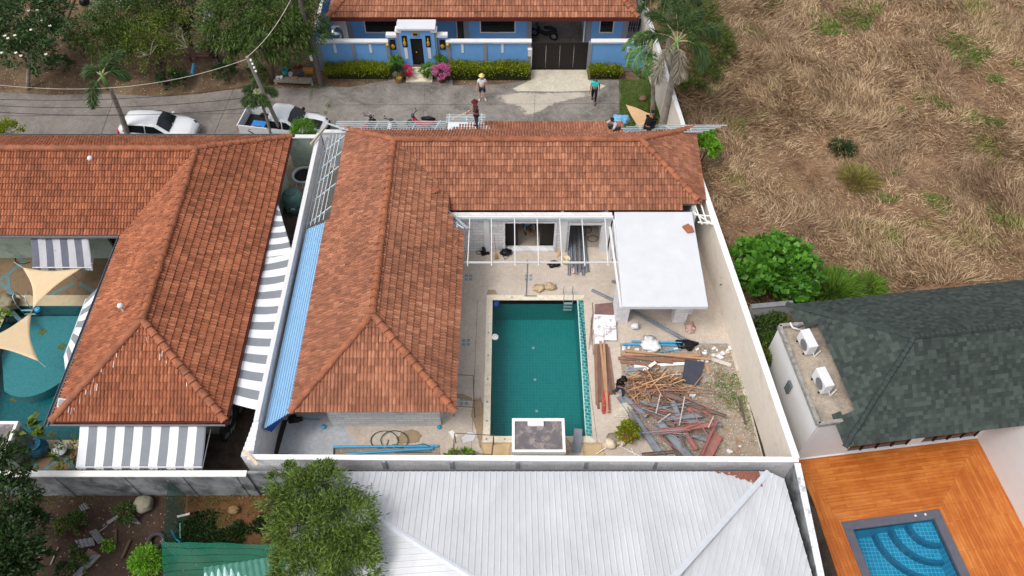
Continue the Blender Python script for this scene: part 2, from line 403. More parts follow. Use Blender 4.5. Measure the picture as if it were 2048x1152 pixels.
M_steel = plain('galvanised_steel', sc(178, 186, 192), var=.12, metal=.5, rough=.45, scale=3)
M_bluesteel = plain('primed_steel', sc(192, 206, 212), var=.08, rough=.55)
M_green = plain('green_render', sc(158, 172, 160), var=.07, dirt=sc(118, 130, 118), dscale=1.2)
M_coping = mat_conc('pool_coping', sc(216, 206, 184), sc(226, 218, 198), sc(196, 186, 164), th=(.5, .8))
M_roofdeck = plain('roof_underlay', sc(120, 112, 104), var=.1)
M_cap = None
TILE = [(.12, sc(84, 56, 44)), (.3, sc(124, 82, 63)), (.46, sc(153, 100, 76)), (.6, sc(182, 127, 99)), (.84, sc(212, 168, 140))]
M_tile = tiles_mat('clay_roof_tile', TILE, wash=sc(128, 84, 62), old=.35)
M_tileL = tiles_mat('older_roof_tile', [(.12, sc(82, 50, 37)), (.3, sc(124, 76, 54)), (.46, sc(156, 94, 67)), (.6, sc(184, 119, 86)), (.84, sc(210, 158, 124))], wash=sc(112, 62, 46), old=.4)
M_cap = plain('ridge_tile', sc(158, 98, 70), var=.25, scale=2.5, dirt=sc(116, 74, 56), dscale=1.5, rough=.75)
M_shingle = tiles_mat('green_shingle', [(.2, sc(42, 48, 46)), (.5, sc(60, 68, 64)), (.8, sc(80, 90, 84))], jit=.36, streak=.2, wash=sc(70, 76, 74), old=.3, rough=.9)
M_shcap = plain('shingle_cap', sc(58, 66, 64), var=.25, scale=4, rough=.9)
# ================================================================== GROUND
E_ = lambda x0, y0, x1, y1: [(x0, y0), (x1, y0), (x1, y1), (x0, y1)]
POOL = E_(-.90, 14.22, 3.32, 21.11); POOLL = [(-23.2, 14.05), (-17.3, 14.05), (-17.3, 20.79), (-23.2, 20.79)]
DW = P(1705, 1060), P(1868, 1038)      # deck pool water corners NW, NE
ddir = (DW[1] - DW[0]).normalized(); dnor = Vector((ddir.y, -ddir.x, 0))
DP = [DW[0], DW[1], DW[1] + dnor * 6.5, DW[0] + dnor * 6.5]
sheet('ground', E_(-130, -40, 130, 190), M_dirt, -.03, [POOL, POOLL, DP])
# dark soil plot south of the left wall, and the red soil bed
sheet('soil_plot', PP([-60, 985, 560, 985, 570, 1300, -90, 1300]), M_soil, -.012)

# dry field right of the long wall
sheet('dry_field', [P(1350, 145)[:2], P(1376, 262)[:2], P(1420, 430)[:2], P(1500, 640)[:2], (26, 18), (60, 18), (60, 75), (6, 75), (7.2, 45)], M_field, -.014)
sheet('road', PP([-300, 172, 0, 184, 110, 190, 200, 187, 330, 193, 400, 188, 450, 180, 500, 177, 560, 176, 640, 176, 700, 176, 1000, 168, 1238, 165, 1240, 330, -300, 330]), M_road2, -.008)
sheet('road_forecourt', PP([636, 172, 700, 174, 790, 158, 905, 160, 905, 172, 1000, 168, 1060, 160, 1240, 160, 1241, 300, 640, 300]), M_road, -.004)
sheet('driveway_apron', PP([1061, 130, 1172, 130, 1176, 160, 1212, 172, 1196, 181, 1120, 184, 1035, 183, 1025, 178, 1062, 160]), M_apron, .02)
sheet('lawn', PP([1238, 160, 1345, 160, 1372, 262, 1244, 300, 1239, 250]), plain('lawn_green', sc(76, 92, 42), var=.3, scale=3, dirt=sc(120, 100, 70), dscale=.8, dth=(.55, .75), bump=.8), 0)
sheet('blue_house_floor', E_(-11.3, 37.95, 7.6, 60), M_patio, 0)
# main compound
YARD = PP([1240, 686, 1456, 686, 1528, 925, 1318, 925, 1300, 890, 1262, 850, 1245, 800, 1243, 740])
BED = PP([668, 893, 880, 893, 882, 925, 668, 925])
sheet('patio', [(-9.7, 12.4), (10.4, 12.4), (8.7, 30.1), (-9.7, 30.1)], M_patio, 0, [POOL, YARD, BED])
sheet('cement_floor', PP([575, 835, 640, 828, 700, 830, 690, 860, 720, 893, 668, 893, 667, 925, 548, 925]), M_cement, .004)
sheet('yard_soil', YARD, M_yard, -.01)
sheet('planting_bed', BED, M_yard, -.02)
sheet('side_passage', [(-17.5, 12.1), (-9.75, 12.1), (-9.75, 30.1), (-17.5, 30.1)], M_darkpave, 0)
sheet('passage_slab', PP([560, 320, 640, 320, 600, 405, 572, 420, 556, 400]), mat_conc('passage_concrete', sc(120, 112, 92), sc(150, 140, 116), sc(96, 90, 74)), .004)
sheet('left_patio', [(-32, 11.9), (-17.5, 11.9), (-17.5, 30.1), (-32, 30.1)], M_pebble, -.004, [POOLL])
sheet('left_coping_north', E_(-23.6, 20.79, -17.3, 21.4), plain('buff_coping', sc(188, 172, 140), var=.08), .02)
sheet('left_coping_south', E_(-23.2, 13.65, -17.3, 14.05), plain('buff_coping', sc(188, 172, 140)), .02)
sheet('left_coping_west', E_(-23.75, 13.65, -23.2, 20.79), plain('buff_coping', sc(188, 172, 140)), .02)
M_tealstrip = plain('teal_inlay', sc(96, 124, 124), var=.2, scale=8)
for i, (a, b) in enumerate([((0, 600), (50, 650)), ((0, 560), (52, 520)), ((15, 545), (20, 600)), ((100, 590), (150, 566)), ((160, 566), (200, 592)), ((0, 497), (45, 520)), ((40, 600), (0, 565)), ((72, 935), (62, 905)), ((88, 940), (125, 912)), ((125, 912), (150, 938))]):
    A = P(*a); B = P(*b); d = (B - A).normalized(); n_ = Vector((-d.y, d.x, 0)) * .09
    sheet('inlay_strip', [A - n_, B - n_, B + n_, A + n_], M_tealstrip, 0.002 + .0005 * i)
# ground under the neighbours
sheet('east_plot', [(10.6, -5), (40, -5), (40, 19.6), (12, 19.6), (11.1, 16)], M_darkpave, -.008, [DP])
# ------------------------------------------------------------------ main pool
pt = thing('swimming_pool', 'rectangular dark green tiled pool with cream stone rim beside the orange roofed wing', 'pool', (1, 17.6, 0))
m = MB()
def basin(m, pl, d, mi=0):
    n = len(pl)
    m.add([(p[0], p[1], -d) for p in pl], [tuple(range(n))], mi)
    for i in range(n):
        a, b = pl[i], pl[(i + 1) % n]
        m.add([(a[0], a[1], -d), (a[0], a[1], .0), (b[0], b[1], .0), (b[0], b[1], -d)], [(0, 1, 2, 3)], mi)
xr0, xr1 = 2.99, 3.03
basin(m, [(-.90, 14.22), (3.03, 14.22), (2.99, 21.11), (-.90, 21.11)], 1.6)
m.build('basin', M_pooltile, pt)
m = MB(); m.box(3.03, 3.07, 14.22, 21.11, -.9, -.004); m.build('overflow_lip', plain('pale_lip', sc(180, 215, 210)), pt)
m = MB(); m.slab([(3.07, 14.2, -.02), (3.34, 14.2, -.14), (3.34, 21.11, -.14), (3.07, 21.11, -.02)], .7)
m.build('overflow_edge', M_edgetile, pt)
m = MB(); m.box(3.34, 3.46, 14.1, 21.15, -.5, -.25); m.box(3.46, 3.52, 14.1, 21.15, -.5, -.02)
m.build('gutter_channel', grid_mat('gutter_tile', sc(16, 84, 88), sc(40, 110, 112), sc(120, 150, 146), .1, .012), pt)
m = MB(); m.box(-1.2, -.9, 13.93, 21.4, -.3, .04); m.box(-.9, 3.05, 21.11, 21.4, -.3, .04); m.box(-.9, 3.0, 13.93, 14.22, -.3, .04)
m.prism([(3.05, 21.11), (3.3, 21.2), (3.42, 21.4), (3.05, 21.4)], -.3, .04); m.prism([(3.0, 14.22), (3.0, 13.93), (3.5, 13.93), (3.2, 14.22)], -.3, .04)
m.build('coping', M_coping, pt, bevel=.01)
m = MB(); m.add([(-.9, 14.22, -.03), (3.03, 14.22, -.03), (2.99, 21.11, -.03), (-.9, 21.11, -.03)], [(0, 1, 2, 3)])
m.build('water', M_water, pt)
for x, y in [(1.0, 19.5), (1.05, 17.8), (1.1, 16.2)]: m = MB(); m.lathe([(.07, -1.595), (.07, -1.57)], (x, y, 0), 10); m.build('drain_cover', M_white, pt)
M_diam = plain('slate_inset', sc(138, 140, 138))
for x, y in [(-1.05, 19.3), (-1.05, 16.9), (-1.05, 15.8), (-1.05, 14.08), (0, 21.26), (-.3, 14.08), (-1.05, 18.1), (-1.05, 14.9)]:
    m = MB(); m.prism([(x - .05, y), (x, y - .06), (x + .05, y), (x, y + .06)], .03, .043); m.build('coping_inset', M_diam, pt)
lad = thing('pool_ladder', 'stainless steel ladder hooked over the far rim of the dark green pool', 'ladder', P(1136, 600))
lx = P(1136, 600)
for s in (-1, 1):
    m = MB(); x = lx.x + s * .21; y = 21.15
    m.tube([(x, y + .35, .02), (x, y + .33, .5), (x, y + .2, .75), (x, y - .0, .7), (x, y - .12, .45), (x, y - .12, -.7)], .022, 8)
    m.build('rail', M_steel, lad, smooth=True)
for z in (-.1, -.35, -.6):
    m = MB(); m.box(lx.x - .2, lx.x + .2, 20.95, 21.07, z - .015, z + .015); m.build('tread', M_white, lad)
o = MB().blob(P(993, 606, .0) + Vector((0, -.05, -.02)), (.16, .2, .13), 3, .12, 2, 2)
one(o, 'pool_cleaner', plain('navy_plastic', sc(30, 62, 120)), 'dark blue pool cleaner floating in the corner of the green pool', 'pool cleaner', smooth=True)
fl = MB().lathe([(.16, -.03), (.16, .02), (.12, .05), (.08, .04), (.05, .1), (.0, .11)], P(990, 674, 0), 20)
one(fl, 'chlorine_float', M_white, 'round white chlorine float by the left side of the green pool', 'float', smooth=True)
m = MB()
for k, (cx, cy) in enumerate([(937, 555), (1057, 555), (932, 685), (928, 803)]):
    c0 = P(cx, cy)
    for sx in (-1, 1):
        for sy in (-1, 1): m.obox((c0.x + sx * .105, c0.y + sy * .105, .0), (.15, .15, .012))
struct(m, 'patio_inset_tiles', plain('slate_blue_tile', sc(132, 150, 156), var=.15, scale=10))
# stains on patio
M_wet = plain('damp_stain', sc(160, 138, 110), var=.1)
def stain(name, pix, mat, z):
    pts = PP(pix); c = sum(pts, Vector()) / len(pts); out = []
    for i in range(len(pts)):
        a, b = pts[i], pts[(i + 1) % len(pts)]
        for t in (0, .33, .66):
            p = a.lerp(b, t); k = 1 + .13 * mnoise.noise(p * 3); out.append(c + (p - c) * k)
    key = mat.name + '_soft'
    m2 = bpy.data.materials.get(key)
    if m2 is None:
        m2 = mat.copy(); m2.name = key; nt = m2.node_tree; b = nt.nodes['Principled BSDF']
        q = N.__new__(N); q.m = m2; q.t = nt; q.b = b
        sp = q.n('SeparateXYZ'); q.l(q.n('UVMap').outputs[0], sp.inputs[0])
        f = q.math('ADD', q.math('SUBTRACT', 1.0, sp.outputs[0]), q.math('MULTIPLY', q.math('SUBTRACT', q.noise(2.5, det=6, rough=.75), .5), .7))
        q.l(q.ramp(f, [(.1, 0.0), (.3, 1.0)]), b.inputs['Alpha'])
    n = len(out); bm = bmesh.new(); uvl = bm.loops.layers.uv.new('UVMap'); o_ = [bm.verts.new((c.x + (p.x - c.x) * 1.12, c.y + (p.y - c.y) * 1.12, z)) for p in out]; cv = bm.verts.new((c.x, c.y, z))
    for i in range(n):
        f = bm.faces.new((cv, o_[i], o_[(i + 1) % n]))
        for l in f.loops: l[uvl].uv = (0 if l.vert is cv else 1, 0)
    for f in bm.faces:
        f.normal_update()
        if f.normal.z < 0: f.normal_flip()
    me = bpy.data.meshes.new(name); bm.to_mesh(me); bm.free(); me.materials.append(m2)
    o = bpy.data.objects.new(name, me); C.objects.link(o); o['kind'] = 'structure'; ORG[o.name] = Vector((0, 0, 0))
stain('road_clean_patch', [975, 190, 1020, 184, 1100, 184, 1185, 182, 1190, 190, 1150, 198, 1110, 208, 1078, 228, 1050, 232, 1035, 215, 1000, 205], M_road3, -.001)
stain('road_clean_patch', [905, 250, 960, 240, 990, 262, 940, 280], M_road3, -.002)
stain('damp_patch', [946, 800, 962, 792, 968, 810, 968, 850, 962, 900, 955, 875, 948, 850, 942, 830], M_wet, .006)
stain('damp_patch', [900, 786, 925, 788, 945, 795, 946, 803, 925, 798, 900, 794], M_wet, .009)
stain('damp_patch', [975, 580, 990, 579, 997, 589, 974, 589], M_wet, .005)
stain('damp_patch', [808, 862, 825, 856, 845, 870, 840, 885, 800, 888, 790, 876], M_wet, .005)
stain('red_soil_bed', [345, 978, 400, 982, 470, 980, 545, 982, 552, 1040, 548, 1105, 480, 1092, 430, 1060, 400, 1020, 350, 1030], M_red, -.006)
M_wet2 = plain('yellow_stain', sc(198, 172, 132), var=.1)
stain('yellow_patch', [960, 884, 1024, 884, 1024, 925, 962, 925], M_wet2, .0055)
stain('yellow_patch', [1165, 885, 1205, 885, 1215, 925, 1165, 925], M_wet2, .0055)
stain('whitewash_splash', [935, 862, 955, 866, 948, 882, 925, 888, 920, 876], M_white, .0075)
stain('dark_mound_stain', [1216, 868, 1238, 862, 1246, 880, 1232, 896, 1214, 888], plain('grey_mortar', sc(140, 128, 114)), .005)
stain('grey_ash', [1268, 850, 1300, 858, 1322, 900, 1300, 925, 1270, 905, 1262, 880], plain('ash', sc(138, 138, 138), var=.15), -.006)
m = MB(); m.obox(P(1015, 540) + Vector((0, 0, .0)), (.01, .01, .01))
# drain channels
def strip(name, a, b, w, mat, z0, z1, **k):
    m = MB(); m.beam(Vector((a[0], a[1], (z0 + z1) / 2)), Vector((b[0], b[1], (z0 + z1) / 2)), w, z1 - z0); return struct(m, name, mat)
M_drain = plain('wet_drain', sc(50, 46, 44), var=.2)
strip('drain_channel', P(570, 840), P(546, 925), .22, M_drain, -.1, .006)
strip('drain_channel', P(1404, 440), P(1532, 925), .1, M_drain, -.1, .006)
strip('curb', P(668, 893), P(668, 925), .06, M_drain, -.1, .008)
strip('curb', P(1240, 686), P(1456, 686), .08, M_cement, -.1, .02)
for a, b in [((1158, 605), (1200, 925)), ((955, 600), (942, 925)), ((467, 178), (425, 275)), ((1070, 184), (1068, 262)), ((650, 210), (1238, 207)), ((0, 232), (640, 225)), ((230, 190), (200, 275)), ((850, 170), (845, 262))]:
    strip('slab_joint', P(*a), P(*b), .012, M_drain, -.05, .0035)
m = MB(); m.obox(P(563, 912) + Vector((0, 0, .01)), (.55, .18, .03)); struct(m, 'drain_grate', M_drain)
# ------------------------------------------------------------------ left pool
lp = thing('swimming_pool', 'turquoise mosaic pool under the tan shade sails with a pale rounded step', 'pool', (-20.5, 17.4, 0))
m = MB(); basin(m, POOLL, 1.3); m.build('basin', M_pool2, lp)
m = MB(); m.lathe([(2.1, -1.3), (2.1, -.35)], (-20.9, 20.0, 0), 40)
m2 = MB(); pl = [(-22.9, 20.75)] + [(-20.9 + 2.3 * math.cos(a), 20.75 - 2.3 * abs(math.sin(a))) for a in np.linspace(math.pi, 2 * math.pi, 24)]
m2.prism([(-23.15, 20.75), (-23.15, 18.6)] + [(-21.4 + 2.5 * math.cos(a), 20.75 - 4.3 * math.sin(a)) for a in np.linspace(math.pi * .62, 0, 20)], -1.3, -.75)
m2.build('step', grid_mat('pale_mosaic', sc(70, 142, 148), sc(96, 160, 162), sc(84, 150, 156), .05, .002), lp)
m = MB(); m.add([(p[0], p[1], -.05) for p in POOLL], [(0, 1, 2, 3)]); m.build('water', M_water2, lp)
for cx, cy in [(85, 664), (124, 693), (58, 729), (30, 797), (71, 831), (103, 870)]:
    c0 = P(cx, cy, -1.3)
    if cy < 700: c0 = P(cx, cy, -.75)
    m = MB()
    for a in range(4):
        m.lathe([(.085, 0), (.085, .012)], c0 + Vector((.12 * math.cos(a * 1.57 + .4), .12 * math.sin(a * 1.57 + .4), .002)), 8)
    m.build('flower_mosaic', plain('ochre_mosaic', sc(150, 120, 50)), lp)
# ------------------------------------------------------------------ right (deck) pool
M_dkcop = plain('slate_coping', sc(92, 92, 102), var=.1)
rp = thing('swimming_pool', 'blue tiled pool with curved corner steps and dark slate rim set in orange decking', 'pool', (14, 8, 0))
m = MB(); basin(m, DP, 1.25); m.build('basin', M_pool3, rp)
for k, (r_, z_) in enumerate([(2.05, -.95), (1.5, -.62), (.95, -.3)]):
    cc = DW[1]; pts = [cc + dnor * .0] + [cc + (-ddir * math.cos(a) + dnor * math.sin(a)) * r_ for a in np.linspace(0, math.pi / 2, 18)]
    m = MB(); m.prism([(p.x, p.y) for p in pts], -1.25, z_); st = m.build('step', M_pool3, rp)
    m = MB()
    ring = [(-ddir * math.cos(a) + dnor * math.sin(a)) for a in np.linspace(0, math.pi / 2, 18)]
    vs = [cc + d * r_ for d in ring] + [cc + d * (r_ + .012) for d in ring]
    m.add([(p.x, p.y, z_ + .003) for p in vs[:18]] + [(p.x, p.y, z_ + .003) for p in vs[18:]] + [(p.x, p.y, z_ - .33) for p in vs[18:]] +
          [(p.x - d.x*.13, p.y - d.y*.13, z_ + .003) for p, d in zip(vs[:18], ring)],
          [(i, i + 1, 19 + i, 18 + i) for i in range(17)] + [(18 + i, 19 + i, 37 + i, 36 + i) for i in range(17)] + [(54 + i, 55 + i, 1 + i, i) for i in range(17)])
    m.build('step_edge', M_pool3d, st if False else rp)
m = MB(); m.add([(p.x, p.y, -.08) for p in DP], [(0, 3, 2, 1)]); m.build('water', M_water3, rp)
cw = .34
Lx = lambda a, b: DW[0] + ddir * a + dnor * b
wd = (DW[1] - DW[0]).length
m = MB()
m.prism([Lx(-cw, -cw)[:2], Lx(wd + cw, -cw)[:2], Lx(wd + cw, 0)[:2], Lx(-cw, 0)[:2]], -.2, .06)
m.prism([Lx(-cw, 0)[:2], Lx(0, 0)[:2], Lx(0, 6.5)[:2], Lx(-cw, 6.5)[:2]], -.2, .06)
m.prism([Lx(wd, 0)[:2], Lx(wd + cw, 0)[:2], Lx(wd + cw, 6.5)[:2], Lx(wd, 6.5)[:2]], -.2, .06)
m.build('coping', M_dkcop, rp, bevel=.01)
for a, b in [(2.6, -.2), (3.0, -.2), (wd + .2, 2.6), (wd + .2, 3.9)]: m = MB(); m.lathe([(.045, .06), (.045, .068)], Lx(a, b) * 1, 10); m.build('deck_light', M_white, rp)
# decking: four mitred boards fields, separate uv direction
dk = thing('timber_deck', 'glossy orange timber deck around the blue pool', 'deck', (14, 11, 0))
def deck_part(poly, rot):
    bm = bmesh.new(); vs = [bm.verts.new((p[0], p[1], .03)) for p in poly]; f = bm.faces.new(vs)
    if f.normal.z < 0: f.normal_flip()
    bm.normal_update()
    ex = bmesh.ops.extrude_face_region(bm, geom=[f]); 
    uvl = bm.loops.layers.uv.new('UVMap')
    for v in [g for g in ex['geom'] if isinstance(g, bmesh.types.BMVert)]: v.co.z -= .06
    bmesh.ops.recalc_face_normals(bm, faces=bm.faces)
    ang = math.atan2(ddir.y, ddir.x) + rot
    for f in bm.faces:
        for l in f.loops:
            x, y = l.vert.co.x, l.vert.co.y
            l[uvl].uv = (x * math.cos(ang) + y * math.sin(ang), -x * math.sin(ang) + y * math.cos(ang))
    me = bpy.data.meshes.new('boards'); bm.to_mesh(me); bm.free(); me.materials.append(M_deck)
    me.transform(Matrix.Translation(-ORG[dk.name])); o = bpy.data.objects.new('board_field', me); C.objects.link(o); o.parent = dk; ORG[o.name] = ORG[dk.name]
NWd = Vector((11.35, 13.3, 0)); NEd = P(1957, 875)
SEd = NEd + dnor * 14; SWd = P(1640, 1200)
a0, a1, a2, a3 = Lx(-cw, -cw), Lx(wd + cw, -cw), Lx(wd + cw, 6.5), Lx(-cw, 6.5)
deck_part([NWd, a0, a1, NEd], 0); deck_part([NEd, a1, a2, SEd], math.pi / 2)
deck_part([NWd, P(1625, 1000), P(1675, 1152), P(1700, 1240), a3, a0], math.pi / 2)
# ================================================================== ROOF TILES
def tile_roof(name, poly, mat, parent, tw=.33, ch=.31, flat=False, keep=None, lift=.058):
    poly = [Vector(p) for p in poly]; p0 = poly[0]; u = (poly[1] - p0).normalized()
    nrm = Vector((0, 0, 0))
    for i in range(len(poly)):
        a, b = poly[i] - p0, poly[(i + 1) % len(poly)] - p0; nrm += a.cross(b)
    nrm.normalize()
    if nrm.z < 0: nrm = -nrm
    v = nrm.cross(u)
    if v.z < 0: v = -v
    L2 = [((p - p0).dot(u), (p - p0).dot(v)) for p in poly]
    umin, umax = min(a for a, b in L2), max(a for a, b in L2); vmax = max(b for a, b in L2)
    if flat: pu = [0, .999]; ph = [0, 0]; per = tw
    else: pu = [0, .2, .38, .58, .8]; ph = [-.004, 0, .036, .046, .034]; per = tw / 2
    V = []; Fc = []; UV = []
    nr = int(math.ceil(vmax / ch))
    def span(va, vb):
        xs = []
        for k in range(len(L2)):
            (a, b), (c, d) = L2[k], L2[(k + 1) % len(L2)]
            for t in np.linspace(0, 1, 60):
                y = b + (d - b) * t
                if va - .02 <= y <= vb + .02: xs.append(a + (c - a) * t)
        # interior rows: intersect edges at va and vb
        for y in (va, vb):
            for k in range(len(L2)):
                (a, b), (c, d) = L2[k], L2[(k + 1) % len(L2)]
                if (b - y) * (d - y) < 0: xs.append(a + (c - a) * (y - b) / (d - b))
        return (min(xs), max(xs)) if xs else (umin, umax)
    for j in range(nr):
        va, vb = j * ch, min((j + 1) * ch, vmax + .05)
        s0, s1 = span(va, vb)
        k0 = int(math.floor((s0 - .02) / per)); k1 = int(math.ceil((s1 + .02) / per))
        jit = random.uniform(-.004, .004)
        us = [(k * per + f * per, h) for k in range(k0, k1) for f, h in zip(pu, ph)] + [(k1 * per, 0)]; tj = {}
        n0 = len(V); m = len(us)
        for (uu, h) in us:
            lf = lift + jit
            tk_ = math.floor((uu + .0002) / tw); lf += tj.setdefault(tk_, random.choice((0, 0, .022)) if flat else random.gauss(0, .004))
            for vv, hh in ((va - .015, -.03), (va - .015, h + lf), (vb, h + .004)):
                V.append(p0 + u * uu + v * vv + nrm * hh)
                UV.append((uu / per, (va + (vb - va) * (.02 if vv < vb - .001 else .97)) / ch))
        for i in range(m - 1):
            if keep:
                cc = p0 + u * ((us[i][0] + us[i+1][0]) / 2) + v * ((va + vb) / 2)
                tcell = math.floor((us[i][0] + .01) / per)
                if not keep(p0 + u * ((tcell + .5) * per) + v * ((va + vb) / 2)): continue
            a = n0 + i * 3
            Fc.append((a, a + 3, a + 4, a + 1)); Fc.append((a + 1, a + 4, a + 5, a + 2))
    me = bpy.data.meshes.new(name); me.from_pydata([tuple(x) for x in V], [], Fc)
    uvl = me.uv_layers.new(name='UVMap')
    li = np.zeros(len(me.loops), dtype=np.int32); me.loops.foreach_get('vertex_index', li)
    uva = np.array(UV)[li]
    # keep uv inside the cell of the face it belongs to
    uvf = uva.reshape(-1, 4, 2); cu = uvf[:, :, 0].mean(1, keepdims=True); fl = np.floor(cu)
    uvf[:, :, 0] = np.clip(uvf[:, :, 0], fl + .002, fl + .998)
    uvl.data.foreach_set('uv', uvf.reshape(-1))
    bm = bmesh.new(); bm.from_mesh(me)
    cen = sum(poly, Vector()) / len(poly)
    for k in range(len(poly)):
        a, b = poly[k], poly[(k + 1) % len(poly)]
        if k == 0: continue
        pn = (b - a).cross(nrm).normalized()
        if (cen - a).dot(pn) > 0: pn = -pn
        bmesh.ops.bisect_plane(bm, geom=bm.verts[:] + bm.edges[:] + bm.faces[:], plane_co=a, plane_no=pn, clear_outer=True)
    bm.to_mesh(me); bm.free(); me.materials.append(mat)
    me.transform(Matrix.Translation(-ORG[parent.name])); o = bpy.data.objects.new(name, me); C.objects.link(o); o.parent = parent; ORG[o.name] = ORG[parent.name]
    return o
def caps(m, p, q, r=.12, ln=.38, n=7):
    p = Vector(p); q = Vector(q); d = q - p; k = max(1, int(d.length / ln)); d = d / k; w = d.normalized()
    s = w.cross(Vector((0, 0, 1))).normalized(); up = s.cross(w)
    for i in range(k):
        a = p + d * i - w * .03; b = p + d * (i + 1) + w * .03
        jr = r * random.uniform(.95, 1.06); jo = s * random.uniform(-.012, .012)
        vs = []
        for c, rr, lf in ((a, jr * 1.34, .035), (b, jr * .96, .0)):
            for t in range(n + 1):
                g = math.pi * (-.08 + 1.16 * t / n); vs.append(c + jo + s * rr * math.cos(g) + up * (rr * .85 * math.sin(g) + lf))
        m.add(vs, [(t, t + 1, n + 2 + t, n + 1 + t) for t in range(n)] + [tuple(range(n + 1))])
def under(m, poly, t=.1, drop=.05):
    m.slab([Vector(p) - Vector((0, 0, drop)) for p in poly], t)
def wall(m, a, b, z0, z1, th=.15, openings=(), mi=0):
    "vertical wall from a to b (2-D), openings = (s0, s1, zb, zt) along it"
    a = Vector((a[0], a[1], 0)); b = Vector((b[0], b[1], 0)); L = (b - a).length; d = (b - a) / L
    cuts = [0]; segs = []
    def piece(s0, s1, za, zb):
        if s1 - s0 < .005 or zb - za < .005: return
        c = a + d * ((s0 + s1) / 2); m.obox((c.x, c.y, (za + zb) / 2), (s1 - s0, th, zb - za), math.atan2(d.y, d.x), mi)
    x = 0
    for s0, s1, zb, zt in sorted(openings):
        piece(x, s0, z0, z1); piece(s0, s1, z0, zb); piece(s0, s1, zt, z1); x = s1
    piece(x, L, z0, z1)
# ================================================================== MAIN HOUSE
ze, zr = 2.6, 4.5
mh = thing('tiled_house', 'L-shaped white block house under orange tiles beside the green pool, bare steel at its edges', 'house', (-5.4, 20, 0))
T0 = dict(tw=.28, ch=.296)
tile_roof('roof_slope', [(-8.5, 14.0, ze), (-2.2, 14.0, ze), (-5.43, 17.19, zr)], M_tile, mh, **T0)
tile_roof('roof_slope', [(-8.5, 29.9, ze), (-8.5, 14.0, ze), (-5.43, 17.19, zr), (-5.48, 27.05, zr)], M_tile, mh, keep=lambda p: p.y < 23.7 or p.x > -8.3, **T0)
tile_roof('roof_slope', [(-2.2, 14.0, ze), (-2.2, 24.4, ze), (-5.43, 27.05, zr), (-5.43, 17.19, zr)], M_tile, mh,
          keep=lambda p: p.y < 23.1 or p.x < (-2.62 if p.y < 23.8 else -2.9), **T0)
tile_roof('roof_slope', [(-3.15, 24.4, ze), (9.0, 24.4, ze), (6.0, 27.05, zr), (-5.43, 27.05, zr)], M_tile, mh,
          keep=lambda p: not (p.x > 7.9 and p.y < 24.6 + .12 * (p.x - 7.9)), **T0)
tile_roof('roof_slope', [(9.0, 24.4, ze), (9.18, 29.9, ze + .12), (6.0, 27.05, zr)], M_tile, mh, keep=lambda p: not (p.x > 8.75 and p.y < 25.0), **T0)
tile_roof('roof_slope', [(9.18, 29.9, ze), (-8.5, 29.9, ze), (-5.43, 27.05, zr), (6.0, 27.05, zr)], M_tile, mh,
          keep=lambda p: (p.y < 29.35 and p.x < 5.5) or (p.y < 28.5 + .35 * max(0, (p.x - 5.5))), **T0)
# low porch roof beyond the ridge, tiled only in its middle
tile_roof('porch_roof_slope', [(5.6, 30.45, 2.72), (-3.0, 30.45, 2.72), (-3.0, 29.15, 3.02), (5.6, 29.15, 3.02)], M_tile, mh,
          keep=lambda p: p.y < 30.0 + .3 * (p.x > -2.2) and (p.x > -2.6 or p.y < 29.7), **T0)
m = MB()
for a, b in [((-8.5, 14.0, ze), (-5.43, 17.19, zr)), ((-2.2, 14.0, ze), (-5.43, 17.19, zr)), ((-5.43, 17.19, zr), (-5.48, 27.05, zr)),
             ((-5.43, 27.05, zr), (6.0, 27.05, zr)), ((-8.45, 29.85, ze + .02), (-5.48, 27.05, zr)), ((9.18, 29.85, ze + .1), (6.0, 27.05, zr)), ((8.55, 24.8, ze + .28), (6.0, 27.05, zr))]:
    caps(m, Vector(a) + Vector((0, 0, .03)), Vector(b) + Vector((0, 0, .03)))
m.build('ridge_tiles', M_cap, mh)
m = MB()
under(m, [(-8.3, 14.2, ze + .05), (-2.4, 14.2, ze + .05), (-5.43, 17.19, zr - .05)]); under(m, [(-8.35, 23.7, ze + .05), (-8.35, 14.2, ze + .05), (-5.43, 17.19, zr - .05), (-5.43, 23.7, zr - .05)])
under(m, [(-2.4, 14.2, ze + .05), (-2.4, 22.7, ze + .05), (-5.43, 26.3, zr - .05), (-5.43, 17.19, zr - .05)])
under(m, [(-2.6, 24.7, ze + .12), (8.6, 24.7, ze + .12), (6.0, 27.05, zr - .05), (-5.3, 27.05, zr - .05)])
under(m, [(8.75, 24.9, ze + .12), (8.9, 29.4, ze + .12), (6.0, 27.05, zr - .05)]); under(m, [(5.5, 29.1, ze + .3), (-8.2, 29.1, ze + .3), (-5.43, 27.05, zr - .05), (6.0, 27.05, zr - .05)])
m.build('roof_boards', M_roofdeck, mh)
m = MB()
wall(m, (-7.45, 14.76), (-2.95, 14.76), 0, 2.55)                       # south end
wall(m, (-2.97, 14.9), (-2.97, 23.95), 0, 2.6, .15, [(1.2, 3.4, 0, 2.1), (5, 7, .8, 2.1)])
wall(m, (-7.5, 14.84), (-7.5, 29.0), 0, 2.6, .15, [(3, 4.2, .9, 2.0), (9, 9.9, 0, 2.05)])
wall(m, (-2.9, 24.15), (4.62, 24.15), 0, 2.62, .18, [(2.55, 4.9, .12, 2.12), (5.62, 7.1, 0, 2.15), (5.62, 7.1, 2.28, 2.6)][:2])
wall(m, (4.75, 24.15), (8.5, 24.15), 0, 2.6)
wall(m, (8.45, 24.3), (8.6, 29.2), 0, 2.6); wall(m, (-7.4, 29.1), (8.5, 29.1), 0, 2.6)
m.build('wall', M_block, mh)
m = MB(); m.box(-2.9, 4.66, 23.93, 24.05, 2.38, 2.62); m.build('ring_beam', M_white, mh)
